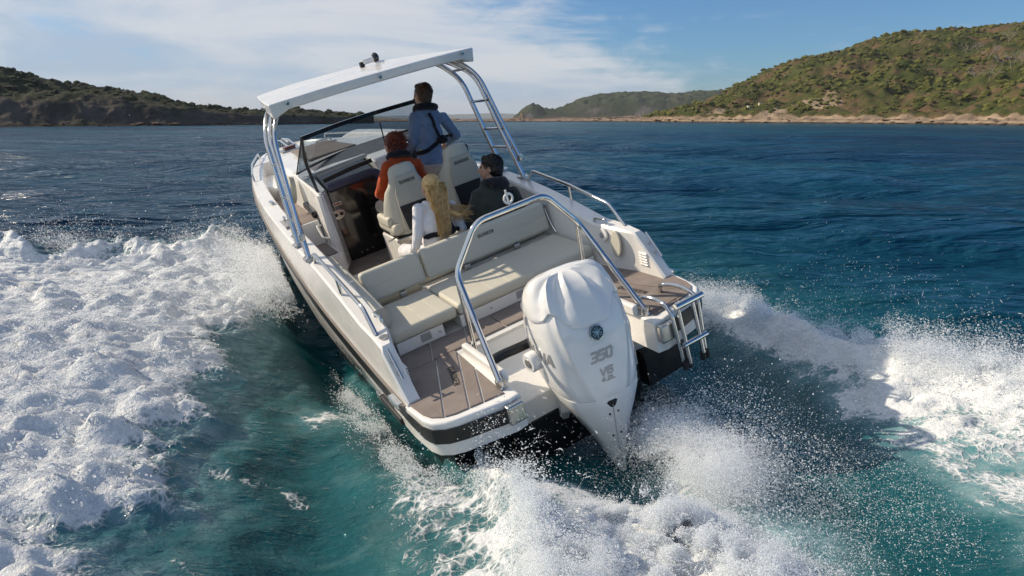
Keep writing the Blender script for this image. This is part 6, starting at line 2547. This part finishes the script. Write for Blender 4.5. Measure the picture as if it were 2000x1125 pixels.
blob('hair', bob_hair, 'hair_red', root, 0.006, 1, 0.004, 45.0)
st_ = []
rnd = random.Random(12)
for _ in range(260):
    a = rnd.uniform(0, 6.28)
    t = rnd.uniform(0, 1.9)
    d = Vector((math.sin(t) * math.cos(a), math.sin(t) * math.sin(a) - 0.2, math.cos(t)))
    p = hd + hm @ (d * 0.100 + Vector((0, -0.03, 0.012)))
    v = hm @ Vector((rnd.uniform(-0.015, 0.05), rnd.uniform(-0.03, 0.0), rnd.uniform(-0.055, 0.04)))
    o_ = hm @ d * 0.01
    st_.append([p, p + v * 0.5 + o_, p + v * 1.1 + o_ * 1.4 - UPB * 0.005, p + v * 1.6 + o_ * 1.2 - UPB * 0.016])
strands('hair_strands', st_, 'hair_red', root, r0=0.0030)
collar(root, B, R_['neck'], frame(UPB, (0, 1, 0)), 0.100, 'navy', h=0.03, th=0.036)
strap(root, B, [(0.165, 3.10, 1.09), (0.15, 3.05, 0.98), (0.13, 3.03, 0.85)], bv, 'navy', 0.030)

# the blond passenger in white, seen from behind on the rear bench
G = dict(base=(-0.06, 2.20, 0.0), pel=(-0.10, 2.17, 0.34), chest=(-0.035, 2.18, 0.60), neck=(0.02, 2.20, 0.775), shL=(-0.145, 2.185, 0.775), shR=(0.165, 2.185, 0.690),
         armL=[(-0.235, 2.15, 0.565), (-0.33, 2.20, 0.34)], armR=[(0.20, 2.16, 0.47), (0.12, 2.38, 0.36)],
         legL=[(-0.18, 2.24, 0.33), (-0.26, 2.62, 0.32), (-0.25, 2.66, 0.06)], legR=[(-0.02, 2.24, 0.33), (0.0, 2.62, 0.34), (0.0, 2.66, 0.06)],
         head=(0.045, 2.255, 0.905), face=(-0.10, 1.0, -0.02))
root, B, hm, hd, nk, bv, tr = build_person('passenger in a white blouse with long blond hair blowing to the right', G['base'], G['pel'], G['chest'], G['neck'], G['shL'], G['shR'], G['armL'], G['armR'], G['legL'], G['legR'], G['head'], G['face'], 'skin', 'white_cloth', 'white_cloth', 0.90, 0.5, 0.95, 8)


def long_hair(bm):
    P = lambda x, y, z: hd + hm @ Vector((x, y, z))
    add_ell(bm, P(0, -0.022, 0.040), (0.088, 0.103, 0.092), hm)
    add_ell(bm, P(0.004, -0.070, -0.05), (0.088, 0.060, 0.105), hm)
    add_ell(bm, P(0.022, -0.112, -0.15), (0.086, 0.052, 0.11), hm)
    add_ell(bm, P(0.036, -0.155, -0.245), (0.064, 0.036, 0.09), hm)
    add_ell(bm, P(0.028, -0.185, -0.32), (0.036, 0.024, 0.06), hm)
    add_capsule(bm, P(0.05, -0.14, -0.17), P(0.17, -0.19, -0.235), 0.040, 0.020)
    add_capsule(bm, P(0.17, -0.19, -0.235), P(0.25, -0.20, -0.225), 0.020, 0.010)


blob('hair', long_hair, 'hair_blond', root, 0.007, 2, 0.004, 34.0)
st_ = []
rnd = random.Random(21)
P = lambda x, y, z: hd + hm @ Vector((x, y, z))
for k in range(420):
    u_ = rnd.uniform(-1, 1)
    top_ = P(0.085 * u_, -0.035 - 0.055 * (1 - abs(u_)) + rnd.uniform(-0.03, 0.02), 0.10 - 0.075 * abs(u_) + rnd.uniform(-0.05, 0.02))
    blow = rnd.random() < 0.36 and u_ > -0.3
    pts = [top_]
    L = rnd.uniform(0.30, 0.50)
    x0 = 0.085 * u_
    for q in range(1, 10):
        t = q / 9
        if blow:
            x = x0 * (1 - 0.4 * t) + 0.25 * sst(np.array(t), 0.45, 1.0) * rnd.uniform(0.55, 1.2) + 0.02 * math.sin(6 * t + k)
            z = 0.06 - (0.20 + 0.13 * ((k * 0.618) % 1.0)) * sst(np.array(t), 0.0, 0.75) - 0.03 * sst(np.array(t), 0.7, 1.0) + 0.02 * math.sin(9 * t + k * 0.7)
            y = -0.10 - 0.115 * t + rnd.uniform(-0.010, 0.010)
        else:
            x = x0 * (1.10 - 0.50 * t) + 0.016 * math.sin(5 * t + k * 1.3) * t + 0.035 * t * ((k * 0.382) % 1.0)
            z = 0.06 - (L + 0.02) * t
            y = -0.108 - 0.015 * math.sin(7 * t + k) - 0.125 * t ** 0.8 + rnd.uniform(-0.012, 0.006)
        pts.append(P(float(x), float(y), float(z)))
    st_.append(pts)
strands('hair_strands', st_, 'hair_blond', root, r0=0.0030, r1=0.0010)
strap(root, B, [(-0.20, 2.12, 0.53), (-0.12, 2.06, 0.53), (-0.02, 2.05, 0.52), (0.08, 2.06, 0.50), (0.16, 2.14, 0.48)], bv, 'navy', 0.048)
strap(root, B, [(0.03, 2.09, 0.53), (0.02, 2.08, 0.62), (0.02, 2.09, 0.70)], bv, 'navy', 0.026)
pouch(root, B, (0.045, 2.065, 0.525), (0.070, 0.038, 0.050), frame(UPB, (0, 1, 0)))

# the dark-haired man in a dark green jacket, looking to port
M_ = dict(base=(0.50, 2.20, 0.0), pel=(0.475, 2.17, 0.35), chest=(0.575, 2.20, 0.55), neck=(0.665, 2.235, 0.745), shL=(0.475, 2.22, 0.685), shR=(0.835, 2.22, 0.585),
          armL=[(0.31, 2.20, 0.47), (0.33, 2.40, 0.32)], armR=[(0.90, 2.22, 0.36), (0.74, 2.42, 0.34)],
          legL=[(0.38, 2.24, 0.35), (0.34, 2.64, 0.36), (0.34, 2.68, 0.06)], legR=[(0.57, 2.24, 0.35), (0.58, 2.64, 0.36), (0.58, 2.68, 0.06)],
          head=(0.695, 2.285, 0.885), face=(-0.95, 0.62, -0.08))
root, B, hm, hd, nk, bv, tr = build_person('dark-haired man in a dark green hooded jacket turning his head to the left', M_['base'], M_['pel'], M_['chest'], M_['neck'], M_['shL'], M_['shR'], M_['armL'], M_['armR'], M_['legL'], M_['legR'], M_['head'], M_['face'], 'skin_tan', 'olive', 'darkpants', 1.10, 0.7, 1.0, 13)


def curly_hair(bm):
    P = lambda x, y, z: hd + hm @ Vector((x, y, z))
    add_ell(bm, P(0, -0.022, 0.046), (0.086, 0.100, 0.084), hm)
    add_ell(bm, P(0, -0.050, -0.004), (0.090, 0.078, 0.092), hm)
    add_ell(bm, P(0, -0.074, -0.055), (0.064, 0.046, 0.055), hm)
    add_ell(bm, P(0.0, 0.046, 0.088), (0.056, 0.034, 0.030), hm, 2)


blob('hair', curly_hair, 'hair_black', root, 0.006, 1, 0.007, 42.0)
tuft_strands(320, 31, 'hair_black', 0.026, 0.011)


def hood(bm):
    m3 = frame(UPB, (-0.3, 1, 0))
    c = Vector(M_['neck']) - B
    for t in np.linspace(-2.2, 2.2, 12):
        add_ell(bm, c + m3 @ Vector((0.095 * math.sin(t), -0.085 * math.cos(t) - 0.012, 0.035 - 0.02 * (1 - math.cos(t)))), (0.046, 0.046, 0.040), None, 2)
    add_ell(bm, c + m3 @ Vector((0, -0.10, 0.0)), (0.12, 0.055, 0.065), m3, 2)


blob('hood', hood, 'navy', root, 0.009, 3, 0.004, 14.0)
strap(root, B, [(0.80, 2.12, 0.66), (0.79, 2.08, 0.52), (0.74, 2.07, 0.40)], bv, 'navy', 0.04)
strap(root, B, [(0.42, 2.10, 0.44), (0.60, 2.05, 0.42), (0.80, 2.10, 0.36)], bv, 'navy', 0.04)

# ------------------------------------------------------------------ flying spray
def cloud(name, P, R, mat, label=None):
    P = np.asarray(P, np.float32)
    R = np.asarray(R, np.float32)
    me = bpy.data.meshes.new(name)
    me.vertices.add(len(P))
    me.vertices.foreach_set('co', P.ravel())
    a = me.attributes.new('rad', 'FLOAT', 'POINT')
    a.data.foreach_set('value', R)
    me.materials.append(MATS[mat])
    o = bpy.data.objects.new(name, me)
    COL.objects.link(o)
    ng = bpy.data.node_groups.new(name + '_points', 'GeometryNodeTree')
    ng.interface.new_socket('Geometry', in_out='INPUT', socket_type='NodeSocketGeometry')
    ng.interface.new_socket('Geometry', in_out='OUTPUT', socket_type='NodeSocketGeometry')
    gi = ng.nodes.new('NodeGroupInput')
    go = ng.nodes.new('NodeGroupOutput')
    mp = ng.nodes.new('GeometryNodeMeshToPoints')
    na = ng.nodes.new('GeometryNodeInputNamedAttribute')
    na.data_type = 'FLOAT'
    na.inputs['Name'].default_value = 'rad'
    sm = ng.nodes.new('GeometryNodeSetMaterial')
    sm.inputs['Material'].default_value = MATS[mat]
    ng.links.new(gi.outputs[0], mp.inputs['Mesh'])
    ng.links.new(na.outputs[0], mp.inputs['Radius'])
    ng.links.new(mp.outputs[0], sm.inputs['Geometry'])
    ng.links.new(sm.outputs[0], go.inputs[0])
    md_ = o.modifiers.new('points', 'NODES')
    md_.node_group = ng
    tag(o, kind='stuff')
    return o


def vn3(p, seed):
    q = np.floor(p)
    f_ = p - q
    f_ = f_ * f_ * (3 - 2 * f_)
    r = 0
    for a in (0, 1):
        for b in (0, 1):
            for c in (0, 1):
                h_ = _hash(q[:, 0] + a + 57 * (q[:, 2] + c), q[:, 1] + b - 131 * (q[:, 2] + c), seed) / 4294967296.0
                r = r + h_ * (f_[:, 0] if a else 1 - f_[:, 0]) * (f_[:, 1] if b else 1 - f_[:, 1]) * (f_[:, 2] if c else 1 - f_[:, 2])
    return r * 2 - 1


def noise3(p, s, seed):
    # turned so that the lattice does not line up with the axes
    q = np.stack([p[:, 0] * 0.8 + p[:, 1] * 0.6, -p[:, 0] * 0.53 + p[:, 1] * 0.7 + p[:, 2] * 0.47, p[:, 0] * 0.28 - p[:, 1] * 0.38 + p[:, 2] * 0.88], 1) * s
    return vn3(q, seed) + 0.5 * vn3(q * 2.1 + 7.7, seed + 1)


def sea_z(x, y):
    return sea(x, y, np.full(x.shape, 0.03))


def along(pl, n, rg, power=1.0):
    pl = np.array(pl, float)
    t = rg.random(n) ** power
    seg = np.linalg.norm(np.diff(pl[:, :2], axis=0), axis=1)
    cum = np.concatenate([[0], np.cumsum(seg)]) / seg.sum()
    return np.stack([np.interp(t, cum, pl[:, k]) for k in range(pl.shape[1])], 1), t


def radii(n, rg, med, sig, lo, hi):
    return np.clip(med * np.exp(rg.normal(0, sig, n)), lo, hi)


rg = np.random.default_rng(5)
DROPS = []
DRAD = []
MIST = []
MRAD = []


def emit(P, keep, r, mist=False):
    (MIST if mist else DROPS).append(P[keep])
    (MRAD if mist else DRAD).append(r[keep])


# port bow-wave curtain
for n, mist in ((300000, False), (700000, True)):
    q, t = along([(-2.62, 8.3, 0.55), (-3.0, 9.3, 0.62), (-3.9, 10.0, 0.62), (-5.2, 9.75, 0.56), (-7.0, 9.25, 0.46), (-9.5, 8.5, 0.36), (-14, 6.9, 0.3)], n, rg, 1.25)
    h_ = q[:, 2] * rg.exponential(0.27, n)
    x = q[:, 0] + rg.normal(0, 0.28, n) - 0.25 * h_
    y = q[:, 1] + rg.normal(-0.25, 0.42, n)
    P_ = np.stack([x, y, 0.12 + h_], 1)
    f_ = noise3(P_, 1.6, 61) + 0.6 * noise3(P_, 6.0, 65)
    P_[:, 2] += 0.10 * np.clip(f_, -0.5, 1)
    keep = (f_ > (-0.45 + 0.75 * h_ / q[:, 2])) & (P_[:, 2] < 1.0)
    emit(P_, keep, radii(n, rg, 0.0026 if not mist else 0.0065, 0.5, 0.0012, 0.010), mist)
# spatter over the whole left foam field
n = 55000
x = rg.uniform(-9, -1.6, n)
y = rg.uniform(2.4, 10, n)
zz, ff, _a, _n = sea_z(x, y)
P_ = np.stack([x, y, zz + rg.exponential(0.035, n)], 1)
emit(P_, (ff > 0.55) & (noise3(P_, 3, 71) > 0.0), radii(n, rg, 0.0030, 0.5, 0.0012, 0.009))
# thin spray sheet along the hull side
n = 60000
q, t = along([(-1.75, 6.75, 0.05), (-1.38, 5.8, 0.0), (-1.0, 4.9, 0.0), (-0.6, 4.1, 0.0), (-0.3, 3.5, 0)], n, rg)
P_ = np.stack([q[:, 0] + rg.normal(0.0, 0.08 + 0.10 * t, n), q[:, 1] + rg.normal(0, 0.08, n), 0], 1) if False else np.stack([q[:, 0] + rg.normal(0.0, 1, n) * (0.06 + 0.10 * t), q[:, 1] + rg.normal(0, 0.08, n), np.zeros(n)], 1)
zz, ff, _a, _n = sea_z(P_[:, 0], P_[:, 1])
P_[:, 2] = zz + rg.exponential(0.05, n)
emit(P_, noise3(P_, 5, 73) > 0.1, radii(n, rg, 0.0019, 0.5, 0.0009, 0.005))
# ridge of splashes between hull wake and wash
n = 60000
q, t = along([(-0.50, 4.5), (-0.2, 3.95), (0.0, 3.5), (0.11, 3.06), (0.2, 2.4)], n, rg)
P_ = np.stack([q[:, 0] + rg.normal(0, 0.07, n), q[:, 1] + rg.normal(0, 0.07, n), np.zeros(n)], 1)
zz, ff, _a, _n = sea_z(P_[:, 0], P_[:, 1])
P_[:, 2] = zz + rg.exponential(0.07, n)
emit(P_, noise3(P_, 6, 74) > 0.0, radii(n, rg, 0.0017, 0.5, 0.0008, 0.0045))
# propeller wash: water thrown up and back behind the outboard
for n, mist in ((560000, False), (480000, True)):
    back = rg.random(n) ** 0.85
    wid = 0.16 + 0.34 * back
    lat = rg.normal(0.0, 1.0, n) * wid
    px_ = 0.74 + 0.10 * back + lat
    py_ = 3.62 - 1.7 * back - 0.10 * lat + rg.normal(0, 0.05, n)
    env = np.exp(-(lat / wid) ** 2 * 0.7) * sst(back, 0.0, 0.35)
    zz, ff, _a, _n = sea_z(px_, py_)
    hz = rg.exponential(1.0, n) * (0.015 + 0.085 * env)
    P_ = np.stack([px_, py_, zz + hz], 1)
    f_ = 1.1 * noise3(P_, 3.2, 81) + 0.8 * noise3(P_, 9.0, 85)
    keep = (f_ > -0.35 + 0.55 * hz / 0.15) & (P_[:, 1] > 1.9) & (P_[:, 2] < 0.95)
    emit(P_, keep, radii(n, rg, 0.0015 if not mist else 0.0036, 0.5, 0.0007, 0.0042), mist)
# jet of fine spray climbing on the starboard side of the motor
n = 220000
t = rg.random(n)
P_ = np.stack([1.05 + 0.25 * t + rg.normal(0, 0.12, n), 4.55 - 0.95 * t + rg.normal(0, 0.14, n), -0.05 + 0.16 * t + np.abs(rg.normal(0, 0.14, n))], 1)
f_ = noise3(P_, 3.0, 91) + 0.7 * noise3(P_, 9.0, 92)
emit(P_, (f_ > 0.0), radii(n, rg, 0.0030, 0.5, 0.001, 0.005), True)
n = 60000
P_ = np.stack([rg.normal(1.45, 0.45, n), rg.normal(3.9, 0.6, n), np.abs(rg.normal(0.05, 0.16, n))], 1)
emit(P_, noise3(P_, 2.2, 94) + 0.5 * noise3(P_, 7, 95) > 0.1, radii(n, rg, 0.0030, 0.5, 0.001, 0.0045), True)
n = 46000
P_ = np.stack([rg.normal(1.30, 0.34, n), rg.normal(4.3, 0.5, n), np.abs(rg.normal(0.12, 0.22, n))], 1)
emit(P_, noise3(P_, 2.5, 93) > 0.1, radii(n, rg, 0.0017, 0.55, 0.0007, 0.005))
# starboard crest
for n, mist in ((150000, False), (200000, True)):
    q, t = along([(2.05, 8.3, 0.16), (2.45, 7.7, 0.2), (2.92, 6.68, 0.22), (3.2, 5.82, 0.22), (3.6, 5.33, 0.20), (3.94, 4.93, 0.2), (4.6, 4.35, 0.2), (6.2, 2.7, 0.2)], n, rg)
    P_ = np.stack([q[:, 0] + rg.normal(0, 0.17, n), q[:, 1] + rg.normal(0.02, 0.22, n), np.zeros(n)], 1)
    zz, ff, _a, _n = sea_z(P_[:, 0], P_[:, 1])
    h_ = q[:, 2] * rg.exponential(0.40, n)
    P_[:, 2] = zz + h_
    f_ = noise3(P_, 2.4, 101) + 0.6 * noise3(P_, 8.0, 105)
    emit(P_, f_ > -0.15 + 1.2 * h_, radii(n, rg, 0.0021 if not mist else 0.0050, 0.5, 0.001, 0.007), mist)
# drops flung over the dark hollow and the milky water to the right
n = 200000
x = rg.uniform(0.9, 5.2, n)
y = rg.uniform(2.2, 6.6, n)
zz, ff, _a, _n = sea_z(x, y)
P_ = np.stack([x, y, zz + 0.01 + rg.exponential(0.10, n)], 1)
den = np.exp(-(np.hypot(x - 2.0, (y - 3.4)) / 1.3) ** 2) + 0.25
emit(P_, (rg.random(n) < den * 0.5) & (noise3(P_, 1.5, 111) + 0.6 * noise3(P_, 6, 112) > -0.05), radii(n, rg, 0.0013, 0.5, 0.0006, 0.0034))
# loose drops hanging further out on both sides
n = 3500
P_ = np.stack([rg.uniform(2.2, 5.5, n), rg.uniform(6.0, 11.5, n), rg.exponential(0.22, n) + 0.05], 1)
emit(P_, noise3(P_, 0.8, 113) > 0.1, radii(n, rg, 0.0022, 0.5, 0.0012, 0.005))
n = 10000
P_ = np.stack([rg.uniform(-10, -2.8, n), rg.uniform(9.4, 12.5, n), rg.exponential(0.20, n) + 0.1], 1)
emit(P_, noise3(P_, 0.9, 114) > 0.0, radii(n, rg, 0.0036, 0.5, 0.0015, 0.009))


# torn threads of water: short curved chains of shrinking drops
def threads(C0, dirs, rg, rmed=0.0022):
    n = len(C0)
    k = 9
    ln = rg.uniform(0.025, 0.11, n)[:, None]
    bend = rg.normal(0, 0.5, (n, 3))
    r0 = radii(n, rg, rmed, 0.4, 0.0012, 0.0042)
    for j in range(k):
        t = j / (k - 1)
        P_ = C0 + dirs * ln * t + bend * ln * (t * t) * 0.6
        DROPS.append(P_)
        DRAD.append(r0 * (1.0 - 0.72 * abs(2 * t - 0.6)) * rg.uniform(0.6, 1.15, n))


for n, region in ((5200, 'wash'), (3200, 'crest'), (2600, 'port'), (2200, 'ridge')):
    if region == 'wash':
        x, y, up_h = rg.uniform(0.0, 1.6, n), rg.uniform(2.4, 3.35, n), 0.10
    elif region == 'crest':
        q, t = along([(2.3, 7.8), (2.92, 6.68), (3.2, 5.82), (3.6, 5.33), (3.94, 4.93), (4.6, 4.35), (5.6, 3.3)], n, rg)
        x, y, up_h = q[:, 0] + rg.normal(0, 0.14, n), q[:, 1] + rg.normal(0, 0.14, n), 0.12
    elif region == 'port':
        q, t = along([(-1.6, 6.6), (-1.0, 4.9), (-0.5, 3.9), (-0.3, 3.2)], n, rg)
        x, y, up_h = q[:, 0] + rg.normal(0, 0.10, n), q[:, 1] + rg.normal(0, 0.1, n), 0.05
    else:
        q, t = along([(-0.5, 4.5), (-0.1, 3.7), (0.1, 3.06), (0.2, 2.4)], n, rg)
        x, y, up_h = q[:, 0] + rg.normal(0, 0.08, n), q[:, 1] + rg.normal(0, 0.08, n), 0.10
    zz, ff, _a, _n = sea_z(x, y)
    C0 = np.stack([x, y, zz + rg.exponential(up_h, n)], 1)
    keep = noise3(C0, 3.0, 121) > -0.1
    dv_ = rg.normal(0, 1, (n, 3)) * [0.8, 0.8, 0.6] + [0.15, -0.5, 0.5]
    dv_ /= np.linalg.norm(dv_, axis=1)[:, None]
    threads(C0[keep], dv_[keep], rg)


def outside_boat(P):
    """drop the points that would sit inside the hull"""
    inv = np.array(MB.inverted())
    q = P @ inv[:3, :3].T + inv[:3, 3]
    b = np.interp(q[:, 1], YT, HB)
    ins = (np.abs(q[:, 0]) < b + 0.03) & (q[:, 1] > -0.02) & (q[:, 1] < 8.7) & (q[:, 2] > -0.9)
    eng = (np.abs(q[:, 0] - 0.03) < 0.36) & (q[:, 1] > -0.24) & (q[:, 1] < 0.7) & (q[:, 2] > -0.25)
    return ~(ins | eng)


DP = np.concatenate(DROPS)
DR = np.concatenate(DRAD)
ok_ = outside_boat(DP) & (np.linalg.norm(DP - [0, 0, CAM_H], axis=1) > 1.4)
cloud('spray', DP[ok_], DR[ok_], 'spray')
MP = np.concatenate(MIST)
MR = np.concatenate(MRAD)
ok_ = outside_boat(MP) & (np.linalg.norm(MP - [0, 0, CAM_H], axis=1) > 1.4)
cloud('spray_mist', MP[ok_], MR[ok_], 'mist')


# smooth, flat-faced shading on the bevelled parts of the boat
for o in BOAT.children_recursive:
    if o.type == 'MESH' and 'lettering' not in o.name and len(o.data.polygons) < 4000:
        md_ = o.modifiers.new('normals', 'WEIGHTED_NORMAL')
        md_.keep_sharp = True
        md_.weight = 60

# thin sea air in one closed box round everything
bm = bmesh.new()
add_box(bm, (-14000, -300, -6), (14000, 12000, 175))
hz_o = link('haze', bm, [], None)
m = bpy.data.materials.new('sea_air')
m.use_nodes = True
t = NT(m.node_tree)
t.n.clear()
out = t.add('ShaderNodeOutputMaterial')
pv = t.add('ShaderNodeVolumePrincipled')
pv.inputs['Color'].default_value = (0.82, 0.88, 0.95, 1)
pv.inputs['Density'].default_value = 0.00009
t.l.new(pv.outputs[0], out.inputs['Volume'])
hz_o.data.materials.append(m)
tag(hz_o, kind='stuff')
